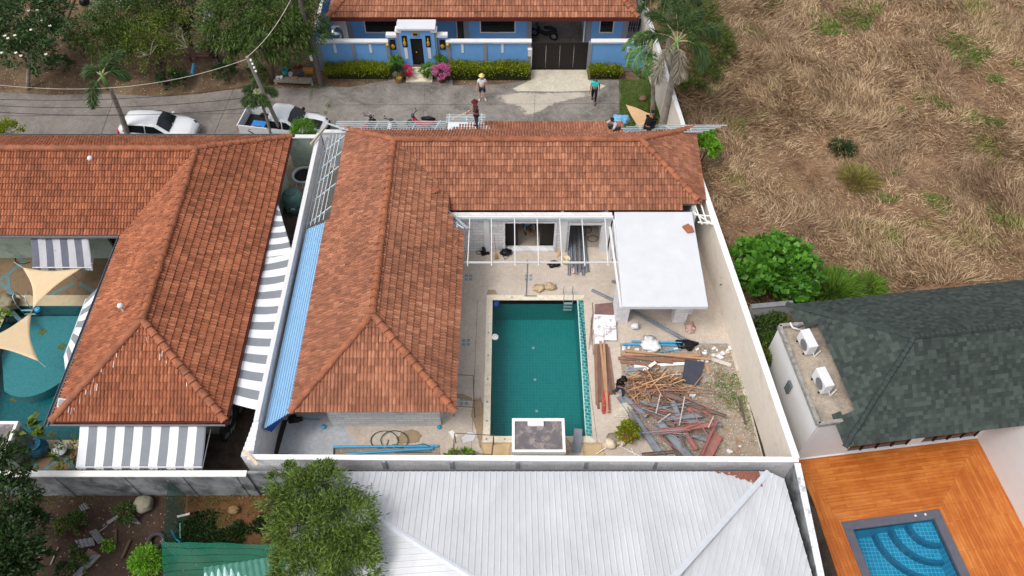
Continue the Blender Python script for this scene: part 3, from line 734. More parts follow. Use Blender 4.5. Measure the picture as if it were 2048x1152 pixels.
for x0, x1 in ((-1.32, -1.06), (2.28, 2.6), (4.25, 4.6)):
    m = MB(); m.box(x0, x1, 23.98, 24.055, 0, 2.378); m.build('column', M_white, mh)
m = MB()
for x0, x1, y0, y1 in ((-.42, 2.1, 24.0, 24.3),):
    m.box(x0, x1, y0, y1, .02, .13); m.box(x0, x1, y0, y0 + .2, 2.121, 2.2); m.box(x0, x0 + .09, y0, y0 + .2, .131, 2.12); m.box(x1 - .09, x1, y0, y0 + .2, .131, 2.12)
m.build('window_frame', M_block2, mh)
m = MB(); m.box(2.63, 4.25, 24.02, 24.2, 1.96, 2.1); m.build('door_lintel', M_white, mh)
for x0, x1 in ((-.33, .28), (1.35, 2.0)):
    m = MB(); m.box(x0, x1, 24.35, 24.37, .1, 2.1); m.build('dark_screen', plain('dark_slats', sc(34, 30, 26), var=.3, scale=9), mh)
m = MB(); m.add([(-2.8, 24.3, .012), (8.3, 24.3, .012), (8.3, 29, .012), (-2.8, 29, .012)], [(0, 1, 2, 3)]); m.build('room_floor', M_inner, mh)
m = MB(); wall(m, (2.35, 24.4), (2.35, 28.9), .02, 2.5); wall(m, (4.4, 24.4), (4.4, 28.9), .02, 2.5); m.build('partition_wall', M_block2, mh)
m = MB()   # broken tiles lying near the gap
# ------------------------------------------------------------------ steel skeletons
def steel_frame(name, label, rafters, battens, w=.05):
    xs = [p for r in rafters for p in r]; c = sum((Vector(p) for p in xs), Vector()) / len(xs); c.z = 0
    t = thing(name, label, 'steel frame', c)
    for a, b in rafters: mm = MB(); mm.beam(a, b, w, w * 1.8); mm.build('rafter', M_bluesteel, t)
    for a, b in battens: mm = MB(); mm.beam(Vector(a) + Vector((0, 0, w * 1.4)), Vector(b) + Vector((0, 0, w * 1.4)), w * .7, w); mm.build('batten', M_bluesteel, t)
    return t
sl_ = (zr - ze) / 3.07
zx = lambda x: ze + (x + 8.5) * sl_
raf = [((-9.62, y0, zx(-9.62)), (-8.35, y0 + .55, zx(-8.35))) for y0 in (24.0, 25.45, 26.6, 27.6, 28.75)]
bat = [((x - .05, 23.8, zx(x)), (x + .0, 30.1 - (x + 9.6) * .55, zx(x))) for x in (-9.5, -9.28, -9.06, -8.84, -8.62)]
steel_frame('roof_framework', 'pale steel rafters and battens left untiled between the white boundary wall and the roof', raf, bat, .042)
raf = [((x, 29.3, 2.97), (x + dx, yt, zt)) for x, dx, yt, zt in ((-8.0, -1.5, 30.35, 2.62), (-6.9, .1, 30.3, 2.62), (-5.0, .1, 30.3, 2.62), (-3.9, .25, 30.5, 2.6))]
bat = [((-8.9 + .3 * (i < 2), 29.45 + .22 * i, 2.93 - .07 * i), (-3.3, 29.45 + .22 * i, 2.93 - .07 * i)) for i in range(5)]
steel_frame('roof_framework', 'long run of thin steel battens beyond the ridge, left of the white sheet', raf, bat, .042)
raf = [((x, 29.3, 2.98), (x, 31.0, 2.62)) for x in (-3.2, -1.55 - .0, )] + [((-2.3, 30.25, 2.8), (-2.3, 30.75, 2.68))]
bat = [((-3.35, y, 3.0 - .21 * (y - 29.2)), (-1.35, y, 3.0 - .21 * (y - 29.2))) for y in (30.1, 30.3, 30.5, 30.62, 30.8)]
steel_frame('roof_framework', 'raised steel grid standing above the white roofing sheet near the standing worker', raf, bat, .042)
raf = [((x, 28.9, 3.2), (x - .15, 29.7, 2.85)) for x in (5.6, 6.9)] + [((8.1, 28.9, 3.2), (7.7, 29.9, 2.8)), ((8.9, 29.2, 3.1), (8.7, 29.95, 2.8))]
bat = [((4.2 + .5 * i, 29.0 + .22 * i, 3.16 - .09 * i), (9.4 + .35 * i, 29.0 + .22 * i, 3.16 - .09 * i)) for i in range(5)]
steel_frame('roof_framework', 'long steel battens running past the far right roof corner above the cream wall', raf, bat, .042)
m = MB(); m.beam((-9.95, 28.6, 2.75), (-9.3, 29.9, 2.85), .07, .12)
one(m, 'timber_prop', plain('pale_timber', sc(186, 170, 152)), 'pale timber plank leaning on the steel frame by the topiary bush', 'plank')
m = MB(); m.beam((-3.05, 24.3, 2.75), (-2.0, 23.15, 2.72), .1, .1); 
t = thing('roof_bracket', 'triangular steel bracket at the inner roof corner where tiles are missing', 'steel bracket', (-2.6, 23.8, 2.5))
m.build('bar', M_steel, t); m = MB(); m.beam((-2.9, 24.2, 2.6), (-2.9, 23.3, 2.6), .08, .08); m.build('bar', M_bluesteel, t)
m = MB(); m.beam((-2.55, 24.1, 2.6), (-2.5, 23.3, 2.6), .08, .08); m.build('bar', M_bluesteel, t); m = MB(); m.beam((-2.95, 23.9, 2.62), (-2.2, 23.25, 2.62), .06, .06); m.build('bar', M_bluesteel, t)
t = thing('roof_bracket', 'pale ladder-like steel eave frame behind the white slab roof', 'steel bracket', (8.7, 24.3, 2.4))
for a, b in (((8.35, 24.3), (9.2, 23.6)), ((8.5, 24.8), (8.7, 23.6)), ((8.8, 24.8), (8.95, 23.6)), ((9.1, 24.7), (9.2, 23.6)), ((8.4, 24.1), (9.3, 24.1)), ((8.5, 23.65), (9.3, 23.65))):
    m = MB(); m.beam((a[0], a[1], 2.6), (b[0], b[1], 2.5), .05, .06); m.build('bar', M_whitecap, t)
m = MB(); m.slab([(-3.2, 29.35, 3.02), (-.9, 29.35, 3.02), (-1.5, 30.15, 2.85), (-3.2, 30.15, 2.85)], .03)
one(m, 'roofing_sheet', plain('sheet_white', sc(216, 218, 220), var=.08, dirt=sc(120, 122, 124), dscale=3, dth=(.6, .68)), 'scuffed white roofing sheet lying under the raised steel grid', 'sheet')
# courtyard pergola frame
t = thing('awning_frame', 'white steel pergola frame of seven rafters over the courtyard by the block wall', 'steel frame', (1, 22.7, 0))
m = MB(); m.beam((-2.3, 21.5, 2.34), (4.85, 21.5, 2.34), .05, .08); m.build('front_beam', M_white, t)
m = MB(); m.beam((-2.9, 23.9, 2.52), (4.6, 23.9, 2.52), .05, .06); m.build('back_beam', M_steel, t)
for xb, xt in ((935, 940), (983, 983), (1030, 1029), (1077, 1074), (1124, 1119), (1170, 1163), (1216, 1209)):
    a = P(xb, 532, 2.4); b = P(xt, 429, 2.55); m = MB(); m.beam(a, (b.x, 23.9, 2.56), .04, .05); m.build('rafter', M_white, t)
# ------------------------------------------------------------------ pavilion with flat slab roof
pv = thing('flat_roof_pavilion', 'white flat slab roofed outbuilding on block pillars at the right of the pool', 'pavilion', (6.5, 21.5, 0))
m = MB(); m.prism([(4.72, 24.2), (8.3, 24.2), (8.25, 18.86), (4.64, 18.86)], 2.5, 2.7); m.build('roof_slab', M_slabwhite, pv, bevel=.015)
m = MB(); m.box(4.66, 5.25, 19.87, 20.3, 0, 2.498); m.build('pillar', M_block2, pv)
m = MB(); m.box(7.3, 7.9, 19.87, 20.3, 0, 2.498); m.build('pillar', M_block2, pv)
m = MB(); wall(m, (4.75, 20.31), (4.75, 24.0), 0, 2.499, .15, [(.6, 3.1, 0, 2.05)]); m.build('side_wall', M_block2, pv)
m = MB(); wall(m, (8.15, 20.31), (8.15, 24.0), 0, 2.499, .15); m.build('side_wall', M_block2, pv)
m = MB(); m.beam((4.62, 19.0, 2.4), (4.5, 23.6, 2.3), .1, .1); m.build('edge_board', M_white, pv)
b_ = MB(); b_.obox((7.95, 23.15, 2.75), (.33, .4, .1), .5); b_.obox((8.0, 23.05, 2.81), (.33, .35, .03), .2)
one(b_, 'loose_tiles', M_cap, 'few orange roof tiles left on the white slab roof', 'roof tiles')
# stacked tiles on the roof
for i, (px, py, z, r_) in enumerate([(868, 385, 3.35, .6), (892, 470, 2.85, .2), (905, 488, 2.75, 1.2), (895, 495, 2.8, .1)]):
    p = P(px, py, z); b_ = MB()
    for k in range(3 if i == 0 else 2): b_.obox(p + Vector((0, 0, .04 * k + .08)), (.42, .34, .03), r_ + .05 * k)
    one(b_, 'loose_tiles', M_cap, ['small stack of spare tiles in the roof valley', 'loose tile nearest the missing roof corner', 'tilted loose tile at the right of the broken eave', 'loose tile lying flat, lowest of the three by the broken eave'][i], 'roof tiles')
# blue lean-to sheet
def corrugated(m, fn, n, amp, seg=4):
    nu = n * seg
    def g(a, b):
        p = fn(a, b); p = Vector(p); p.z += amp * (0 if int(a * nu + .01) % seg < seg / 2 else 1); return p
    m.grid(g, nu, 4)
m = MB(); A, B_, Cc, D = Vector((-9.55, 13.5, 2.15)), Vector((-9.5, 23.6, 2.15)), Vector((-8.1, 23.9, 2.62)), Vector((-8.2, 14.3, 2.5))
n = 13
def bl(a, b, A, B, C_, D): return A.lerp(B, b).lerp(D.lerp(C_, b), a)
vs = []
for i in range(n * 8 + 1):
    a = i / (n * 8.)
    for b in (0, 1): p = bl(a, b, A, B_, Cc, D); p.z += .035 * math.sin(i * math.pi / 4); vs.append(p)
m.add(vs, [(i*2, i*2+2, i*2+3, i*2+1) for i in range(n*8)])
t = thing('blue_roofing_sheet', 'long pale blue corrugated sheet roof between the white boundary wall and the tiles', 'sheet roof', (-9, 18, 0))
m.build('sheet', plain('blue_sheet', sc(158, 196, 224), var=.05, rough=.5), t)
m = MB(); m.add([(-9.55, 13.52, 2.1), (-8.75, 14.05, 2.28), (-9.5, 13.75, 1.35), (-9.54, 13.5, 2.1)], [(0, 1, 2)])
m.build('blue_flap', plain('blue_tarp', sc(36, 88, 176)), t, solid=.01)
# ================================================================== BOUNDARY WALLS
def bwall(label, a, b, h, th, mat, capmat=None, name='boundary_wall', capw=.08, posts=(), pm=None, z0=0):
    a = Vector((a[0], a[1], 0)); b = Vector((b[0], b[1], 0)); c = (a + b) / 2; t = thing(name, label, 'wall', c)
    m = MB(); m.beam(a + Vector((0, 0, (h + z0) / 2)), b + Vector((0, 0, (h + z0) / 2)), th, h - z0, up=(0, 0, 1)); m.build('panel', mat, t)
    if capmat:
        m = MB(); m.beam(a + Vector((0, 0, h + .04)), b + Vector((0, 0, h + .04)), th + capw, .078); m.build('coping', capmat, t, bevel=.01)
    d = (b - a).normalized()
    for s in posts:
        m = MB(); p = a + d * s; m.obox((p.x, p.y, h / 2 - .02), (.16, th + .06, h - .03), math.atan2(d.y, d.x)); m.build('post', pm or mat, t)
    return t
bwall('white rendered side wall with sharp white top, left of the blue lean-to sheet', (-9.75, 13.6), (-9.72, 29.6), 2.55, .16, M_block2, M_white, capw=.04)
bwall('long cream wall between the yard and the dry grass field', (10.52, 12.1), (9.0, 26.9), 2.5, .16, M_beigewall, M_whitecap, capw=.1, posts=[])
bwall('far cream wall running up past the palms to the blue house', (9.0, 26.9), (7.6, 43), 2.5, .16, M_beigewall, M_white, capw=.06)
t = thing('boundary_wall', 'whitewashed block wall between the pool yard and the white metal roof', 'wall', (0, 12, 0))
m = MB(); m.beam((-9.78, 12.15, 1.25), (10.5, 12.05, 1.25), .16, 2.5); m.build('panel', M_block2, t)
m = MB(); m.beam((-9.78, 12.15, 2.54), (10.58, 12.05, 2.54), .2, .08); m.build('coping', plain('white_top', sc(240, 240, 240), var=.04, dirt=sc(90, 90, 92), dscale=.9, dth=(.66, .7)), t)
m = MB()
M_seam = plain('grey_seam', sc(160, 162, 168), var=.1)
for px in (768, 903, 1035, 1172, 1311, 1450, 640):
    p = P(px, 930, 2.2); m = MB(); m.box(p.x - .07, p.x + .07, 11.985, 12.0 + .05 - .02, 0, 2.45); m.build('pier', M_seam, t)
m = MB()   # toothed wall end bottom left
for i in range(10): m.box(-9.84 , -9.67, 12.2 + i * .14, 12.2 + (i + 1) * .14 + .0, 0, 2.5 - .0 - (.17 * ((9 - i) % 10)) * 0 - .0)
m = MB()
for i in range(8): m.box(-9.83 - .07 * (8 - i) / 2, -9.67, 12.25 + i * .19, 12.25 + (i + 1) * .19 - .003, 0, 2.56 - .02 * (8 - i))
m.build('stepped_end', M_block2, t)
m = MB(); m.beam(P(487, 900, 2.7), P(515, 930, 2.62), .11, .05); one(m, 'plank', plain('fresh_board', sc(214, 190, 158)), 'short pale board lying across the corner of the block wall', 'plank')
for i, px in enumerate((1010,)): pass
bwall('old stained concrete wall with white coping behind the dark soil plot', (-27, 11.72), (-9.9, 11.74), 1.95, .12, M_oldwall, M_whitecap, capw=.12, posts=[2, 4.6, 7.2, 9.8, 12.4, 14.6, 16.6])
bwall('stained concrete panel wall under the bushy tree', (-9.88, 11.8), (-7.6, 11.8), 2.0, .1, M_oldwall, None, posts=[.8])
bwall('low green rendered wall behind the round topiary bush', (-11.6, 29.95), (-9.85, 29.95), 2.0, .15, M_green, M_white, capw=.1)
bwall('low white wall under the steel frame beside the topiary', (-9.7, 30.0), (-8.2, 30.0), 2.3, .15, M_block2, M_white)
# ================================================================== LEFT HOUSE
lh = thing('tiled_house', 'older L-shaped house with reddish clay tiles and grey gutter, left of the long striped canvas', 'house', (-15, 20, 0))
tile_roof('roof_slope', [(-17.5, 13.62, ze), (-10.95, 13.62, ze), (-14.22, 16.85, 4.65)], M_tileL, lh, **T0)
tile_roof('roof_slope', [(-10.95, 13.62, ze), (-11.1, 29.3, ze), (-14.4, 26.3, 4.65), (-14.22, 16.85, 4.65)], M_tileL, lh, **T0)
tile_roof('roof_slope', [(-17.6, 22.9, ze), (-17.5, 13.62, ze), (-14.22, 16.85, 4.65), (-14.4, 26.3, 4.65)], M_tileL, lh, **T0)
tile_roof('roof_slope', [(-36, 22.9, ze), (-17.6, 22.9, ze), (-14.4, 26.3, 4.65), (-36, 26.3, 4.65)], M_tileL, lh, **T0)
tile_roof('roof_slope', [(-11.1, 29.3, ze), (-36, 29.3, ze), (-36, 26.3, 4.65), (-14.4, 26.3, 4.65)], M_tileL, lh, **T0)
m = MB()
for a, b in [((-17.5, 13.62, ze), (-14.22, 16.85, 4.65)), ((-10.95, 13.62, ze), (-14.22, 16.85, 4.65)), ((-14.22, 16.85, 4.65), (-14.4, 26.3, 4.65)),
             ((-11.1, 29.3, ze), (-14.4, 26.3, 4.65)), ((-36, 26.3, 4.65), (-14.4, 26.3, 4.65))]:
    caps(m, Vector(a) + Vector((0, 0, .03)), Vector(b) + Vector((0, 0, .03)))
m.build('ridge_tiles', M_cap, lh)
m = MB()
for k in range(20):
    s_ = random.random(); side = random.choice((-1, 1, -1)); y0 = 13.9 + 2.6 * s_; x0 = -14.22 + side * max(0, (16.85 - y0) - random.uniform(.05, .5)); zz = ze + (y0 - 13.62) * .635 + .085
    m.beam((x0, y0, zz), (x0, y0 - random.uniform(.08, .26), zz - .1), random.uniform(.015, .035), .012)
o = m.build('mortar_streaks', plain('mortar_smear', sc(206, 190, 184)), lh); o['kind'] = 'stuff'
m = MB()
for pl in ([(-17.3, 13.8, ze), (-11.15, 13.8, ze), (-14.22, 16.85, 4.6)], [(-11.15, 13.8, ze), (-11.2, 29.1, ze), (-14.4, 26.3, 4.6), (-14.22, 16.85, 4.6)],
           [(-17.4, 22.9, ze), (-17.3, 13.8, ze), (-14.22, 16.85, 4.6), (-14.4, 26.3, 4.6)], [(-36, 23, ze), (-17.5, 23, ze), (-14.4, 26.3, 4.6), (-36, 26.3, 4.6)],
           [(-11.2, 29.1, ze), (-36, 29.1, ze), (-36, 26.3, 4.6), (-14.4, 26.3, 4.6)]): under(m, pl)
m.build('roof_boards', M_roofdeck, lh)
m = MB(); m.beam((-17.5, 13.55, 2.5), (-10.9, 13.55, 2.5), .04, .2); m.beam((-10.88, 13.53, 2.5), (-11.04, 29.3, 2.5), .04, .2); m.build('fascia', M_brown, lh)
m = MB()
def gut(m, a, b, w=.14):
    a = Vector(a); b = Vector(b); d = (b - a).normalized(); s = d.cross(Vector((0, 0, 1))) * w / 2
    m.beam(a - Vector((0, 0, .05)), b - Vector((0, 0, .05)), w, .01); m.beam(a + s, b + s, .012, .1); m.beam(a - s, b - s, .012, .1)
gut(m, (-17.68, 13.4, 2.6), (-17.68, 22.8, 2.6)); gut(m, (-36, 22.8, 2.6), (-17.6, 22.8, 2.6)); gut(m, (-36, 29.42, 2.6), (-10.9, 29.42, 2.6)); m.beam((-17.6, 13.44, 2.55), (-10.9, 13.44, 2.55), .05, .06)
m.build('gutter', M_gutter, lh)
m = MB(); wall(m, (-16.8, 14.4), (-11.6, 14.4), 0, 2.6, .15, [(2, 3.6, 0, 2.1)]); wall(m, (-11.6, 14.5), (-11.7, 28.6), 0, 2.6); wall(m, (-16.8, 14.5), (-16.9, 23.6), 0, 2.6, .15, [(2, 4, 0, 2.1), (5, 7, 0, 2.1)])
wall(m, (-36, 23.7), (-16.9, 23.7), 0, 2.6, .15, [(13.8, 15.6, 0, 2.1), (17, 18.6, 0, 2.1)]); wall(m, (-36, 28.5), (-11.8, 28.5), 0, 2.6)
m.build('wall', M_green, lh)
m = MB(); m.box(-22.2, -20.4, 23.8, 23.83, 0, 2.1); m.build('glass_door', M_glass, lh); m = MB(); m.box(-19, -17.4, 23.8, 23.83, 0, 2.1); m.build('glass_door', M_glass, lh)
def vent(px, py, z, label):
    p = P(px, py, z); t = thing('roof_vent', label, 'roof vent', p)
    m = MB(); m.tube([p - Vector((0, 0, .25)), p + Vector((0, 0, .3))], .05, 10); m.build('pipe', M_white, t)
    m = MB(); m.lathe([(.1, .3), (.13, .36), (.1, .44), (.03, .48)], p, 14); m.build('cowl', M_white, t, smooth=True)
    m = MB(); m.obox(p + Vector((.18, -.12, -.08)), (.3, .25, .02), .4); m.build('flashing', M_cap, t)
vent(187, 328, 4.1, 'small white vent pipe on the far slope of the older left roof')
vent(248, 622, 3.9, 'white vent pipe near the lower hip of the older left roof')
t = thing('floodlight_panel', 'small square white framed solar panel at the corner of the older roof', 'solar panel', P(124, 806, 2.8))
c = P(124, 806, 2.85); mt = Matrix.Rotation(-.1, 3, 'Z') @ Matrix.Rotation(.5, 3, 'X')
m = MB(); m.obox(c, (.34, .34, .03), mat=mt); m.build('frame', M_white, t); m = MB(); m.obox(c + mt @ Vector((0, 0, .018)), (.27, .27, .006), mat=mt); m.build('cell', plain('solar_cell', sc(130, 136, 144), rough=.3), t)
m = MB(); m.tube([c, c + Vector((.1, .1, -.3))], .015, 6); m.build('bracket', M_steel, t)
# ------------------------------------------------------------------ awnings
M_aww = plain('awning_white', sc(226, 228, 230), var=.03, rough=.9); M_awg = plain('awning_grey', sc(132, 136, 142), var=.05, rough=.9)
M_aww2 = plain('old_awning_white', sc(176, 176, 180), var=.06, rough=.9); M_awg2 = plain('old_awning_grey', sc(98, 100, 112), var=.08, rough=.9)
def awning(label, A, B, Cc, D, n, first=0, mats=(M_aww, M_awg), sag=.03, val=True, bars=True):
    "A-B fixed edge, D-C outer edge"
    A, B, Cc, D = map(Vector, (A, B, Cc, D)); c = (A + B + Cc + D) / 4; c.z = 0
    t = thing('striped_awning', label, 'awning', c)
    m = MB(); k = 4; vs = []; nu = n * k; nv = 10
    for j in range(nv + 1):
        for i in range(nu + 1):
            a = i / nu; b = j / nv; p = A.lerp(B, a).lerp(D.lerp(Cc, a), b)
            p.z -= sag * math.sin(math.pi * b) + .012 * math.sin(a * 31 + b * 4) + .02 * mnoise.noise(p * 1.7); vs.append(p)
    m.add(vs, [])
    for j in range(nv):
        for i in range(nu):
            m.f.append([j*(nu+1)+i, j*(nu+1)+i+1, (j+1)*(nu+1)+i+1, (j+1)*(nu+1)+i]); m.m.append((i // k + first) % 2)
    m.build('canopy', list(mats), t, smooth=True, solid=.006)
    if val:
        m = MB()
        for i in range(n * 2):
            a0, a1 = i / (2. * n), (i + 1) / (2. * n); p = D.lerp(Cc, a0); q = D.lerp(Cc, a1); r_ = [(p.lerp(q, s), .12 + .07 * math.sin(math.pi * s)) for s in np.linspace(0, 1, 6)]
            o_ = (D - A); o_.z = 0; o_ = o_.normalized() * .03
            m.add([x + o_ * 0 for x, h in r_] + [x + o_ - Vector((0, 0, h)) for x, h in r_], [(s, s + 1, 7 + s, 6 + s) for s in range(5)], (i // 2 + first) % 2)
        m.build('valance', list(mats), t, solid=.005)
    if bars:
        m = MB(); m.tube([D, Cc], .025, 8); m.build('front_bar', M_white, t)
        for X, Y_ in ((A, D), (B, Cc)):
            m = MB(); m.tube([X - Vector((0, 0, .5)), Y_ - Vector((0, 0, .05))], .018, 6); m.build('arm', M_white, t)
    return t
awning('big grey and white striped awning along the old concrete wall', P(160, 847, 2.42), P(413, 847, 2.42), P(404, 934, 2.08), P(152, 934, 2.08), 14)
awning('faded grey striped awning over the patio behind the tan shade sail', P(61, 476, 2.45), P(177, 476, 2.45), P(184, 535, 2.1), P(65, 535, 2.1), 8, 1, (M_aww2, M_awg2))
awning('narrow striped awning hanging out over the turquoise pool', (-17.75, 20.3, 2.5), (-17.75, 15.6, 2.5), P(128, 714, 2.1), P(172, 598, 2.1), 10, 1, val=False)
awning('long striped canvas strip in the side passage beside the white wall', (-11.0, 24.9, 2.5), (-11.0, 21.7, 2.45), P(585, 505, 2.42), P(557, 412, 2.42), 9, 0, val=False, bars=False)
awning('lower long striped canvas sheet filling the side passage', (-11.0, 21.7, 2.44), (-11.02, 14.5, 2.4), P(525, 822, 2.4), P(584, 503, 2.4), 19, 0, val=False, bars=False, sag=.05)
# shade sails
M_sail = plain('tan_sailcloth', sc(212, 188, 152), var=.04, rough=.9)
def sail(label, A, B, Cc, dip=.12):
    A, B, Cc = map(Vector, (A, B, Cc)); cen = (A + B + Cc) / 3; n = 14; vs = []; idx = {}
    for i in range(n + 1):
        for j in range(n + 1 - i):
            k = n - i - j; a, b, c_ = i / n, j / n, k / n; p = A * a + B * b + Cc * c_
            pull = .62 * (a * b * (1 - c_) ** 2 + b * c_ * (1 - a) ** 2 + a * c_ * (1 - b) ** 2); pull = min(pull, .16) * (1 - 6.5 * a * b * c_)
            p = p.lerp(cen, max(0, pull) * 1.5); p.z -= .0; idx[(i, j)] = len(vs); vs.append(p)
    m = MB(); fs = []
    for i in range(n):
        for j in range(n - i):
            fs.append((idx[(i, j)], idx[(i + 1, j)], idx[(i, j + 1)]))
            if i + j < n - 1: fs.append((idx[(i + 1, j)], idx[(i + 1, j + 1)], idx[(i, j + 1)]))
    m.add(vs, fs); t = thing('shade_sail', label, 'shade sail', (cen.x, cen.y, 0)); m.build('cloth', M_sail, t, solid=.006, smooth=True)
    for X, away in ((A, 1), (B, 1), (Cc, 1)):
        d = (X - cen).normalized(); m = MB(); m.tube([X, X + d * .5 + Vector((0, 0, .05))], .01, 5); m.build('rope', M_steel, t)
sail('triangular tan shade sail touching the faded awning', P(45, 535, 2.2), P(164, 536, 2.2), P(66, 617, 1.95))
sail('triangular tan shade sail reaching over the pool at the left edge', P(63, 625, 1.95), P(78, 723, 2.3), P(-60, 690, 2.5))
# ================================================================== BLUE HOUSE + ITS STREET WALL
bh = thing('blue_house', 'bright blue bungalow with grey corner trim, dark windows and an orange tiled roof', 'house', (-2, 42, 0))
EX0, EX1 = -10.6, 7.25
tile_roof('roof_slope', [(EX0, 39.3, 2.62), (EX1, 39.3, 2.62), (EX1 - 3.6, 43.2, 4.9), (EX0 + 3.6, 43.2, 4.9)], M_tile, bh, tw=.36, ch=.36)
tile_roof('roof_slope', [(EX0, 47, 2.62), (EX0, 39.3, 2.62), (EX0 + 3.6, 43.2, 4.9)], M_tile, bh, tw=.36, ch=.36)
tile_roof('roof_slope', [(EX1, 39.3, 2.62), (EX1, 47, 2.62), (EX1 - 3.6, 43.2, 4.9)], M_tile, bh, tw=.36, ch=.36)
m = MB(); under(m, [(EX0 + .1, 39.4, 2.62), (EX1 - .1, 39.4, 2.62), (EX1 - 3.6, 43.2, 4.85), (EX0 + 3.6, 43.2, 4.85)]); under(m, [(EX0 + .1, 47, 2.62), (EX0 + .1, 39.4, 2.62), (EX0 + 3.6, 43.2, 4.85)]); m.build('roof_boards', M_roofdeck, bh)
m = MB(); caps(m, (EX0, 39.3, 2.66), (EX0 + 3.6, 43.2, 4.93)); caps(m, (EX1, 39.3, 2.66), (EX1 - 3.6, 43.2, 4.93)); caps(m, (EX0 + 3.6, 43.2, 4.93), (EX1 - 3.6, 43.2, 4.93)); m.build('ridge_tiles', M_cap, bh)
m = MB(); m.box(EX0 - .05, EX1 + .05, 39.22, 39.27, 2.42, 2.66); m.build('fascia', M_brown, bh)
m = MB(); fy = 40.15
ops = [(-8.72, -6.85, 1.1, 1.98), (-1.85, .15, 1.1, 1.98)]
wall(m, (-9.6, fy), (-6.3, fy), 0, 2.7, .15, [(.88, 2.75, 1.1, 1.98)])
wall(m, (-6.3, fy + .5), (-3.3, fy + .5), 0, 2.7, .15)
wall(m, (-2.6, fy), (1.1, fy), 0, 2.7, .15, [(.75, 2.75, 1.1, 1.98)])
wall(m, (4.5, fy), (6.75, fy), 0, 2.7, .15, [(.75, 1.5, 1.1, 1.98)])
wall(m, (-9.6, fy + .1), (-9.6, 46), 0, 2.7); wall(m, (1.1, fy + .1), (1.1, 46), 0, 2.7); wall(m, (4.5, fy + .1), (4.5, 46), 0, 2.7); wall(m, (6.75, fy + .1), (6.75, 46), 0, 2.7); wall(m, (-9.6, 46), (6.75, 46), 0, 2.7)
m.build('wall', M_blue, bh)
for x in (-9.7, -3.0 + .25, 1.0, 4.55, 6.72): m = MB(); m.box(x - .13, x + .17, fy - .11, fy + .06, 0, 2.55); m.build('corner_trim', M_bluetrim, bh)
def bwin(x0, x1, z0, z1, y, par, fr=M_white):
    m = MB(); t_ = .06; m.box(x0 - t_, x1 + t_, y - .1, y - .02, z1, z1 + t_); m.box(x0 - t_, x1 + t_, y - .1, y - .02, z0 - t_, z0); m.box(x0 - t_, x0, y - .1, y - .02, z0, z1); m.box(x1, x1 + t_, y - .1, y - .02, z0, z1)
    w_ = m.build('window', fr, par); m = MB(); m.box(x0, x1, y - .02, y + .02, z0, z1); m.build('pane', M_glass, w_)
    m = MB(); m.box((x0 + x1) / 2 - .02, (x0 + x1) / 2 + .02, y - .05, y - .021, z0, z1); m.build('mullion', M_black, w_)
bwin(-8.72, -6.85, 1.1, 1.98, fy, bh); bwin(-1.85, .15, 1.1, 1.98, fy, bh); bwin(5.25, 6.0, 1.1, 1.98, fy, bh)
bwin(-3.3, -2.72, .05, 2.3, fy + .4, bh)
m = MB(); m.box(1.2, 4.4, 40.2, 45.9, .005, .012); m.build('carport_floor', mat_conc('carport_floor', sc(110, 98, 84), sc(136, 122, 106), sc(70, 60, 52)), bh)
m = MB(); m.tube([(4.3, 39.9, .1), (4.3, 39.9, 2.5)], .04, 8); m.build('downpipe', M_white, bh)
m = MB(); m.box(-5.0 + 1.0, -3.85, 40.5, 40.58, 1.9, 2.3); m.build('wall_lamp', M_black, bh)
# street wall
sw = thing('street_wall', 'bright blue boundary wall with white coping left of the black gate, framing the entrance steps', 'wall', (-5, 37.9, 0))
wy = 37.9
def seg(par, x0, x1, h=1.98, y=wy):
    m = MB(); m.box(x0, x1, y - .07, y + .07, .32, h); m.build('panel', M_blue, par)
    m = MB(); m.box(x0, x1, y - .1, y + .09, 0, .318); m.build('plinth', M_bluetrim, par)
    m = MB(); m.box(x0 - .03, x1 + .03, y - .17, y + .14, h + .002, h + .13); m.build('coping', M_white, par, bevel=.02)
def post(par, x, h=1.97, w=.1, y=wy): m = MB(); m.box(x - w, x + w, y - .11, y + .1, 0, h); m.build('post', M_bluetrim, par)
seg(sw, -11.15, -7.1); seg(sw, -3.75, 1.1)
for x in (-11.1, -9.15, -7.15, -3.65, -1.55, 1.0): post(sw, x)
for x, s in ((-6.85, 1), (-4.0, -1)):
    m = MB(); m.box(x - .27, x + .27, wy + .05, wy + .19, .3, 2.3); m.build('panel', M_blue, sw)
    m = MB(); m.box(x - .33, x + .33, wy - .06, wy + .28, 2.302, 2.45); m.build('coping', M_white, sw)
    m = MB(); m.box(x - .13 + s * .42, x + .13 + s * .42, wy - .1, wy + .22, .3, 2.7); m.build('column', M_bluetrim, sw)
    m = MB(); m.box(x - .18 + s * .42, x + .18 + s * .42, wy - .16, wy + .3, 2.702, 2.82); cp = m.build('coping', M_whitecap, sw)
    m = MB(); m.box(x - .15, x + .15, wy - .0, wy + .045, 1.45, 2.1); fr = m.build('wall_panel', M_black, sw)
    m = MB(); m.blob((x, wy - .03, 1.68), (.11, .04, .14), 2, .3); m.build('gold_urn', plain('gilt', sc(200, 160, 40), metal=.3, rough=.4), fr)
for x in (-10.2, -8.15, -2.85, -.55):
    m = MB(); m.box(x - .07, x + .07, wy - .1, wy - .072, 1.3, 1.9); m.build('white_tablet', M_white, sw)
for x in (-7.12, -3.68): m = MB(); m.blob((x, wy - .2, 1.9), (.1, .08, .12), 1, .15); m.build('gold_lamp', plain('gilt', sc(200, 160, 40)), sw, smooth=True)
m = MB(); m.box(.92, 1.12, wy - .3, wy - .12, 1.2, 1.62); m.prism([(.9, wy - .32), (1.14, wy - .32), (1.14, wy - .11), (.9, wy - .11)], 1.622, 1.66)
m.build('letterbox', M_white, sw)
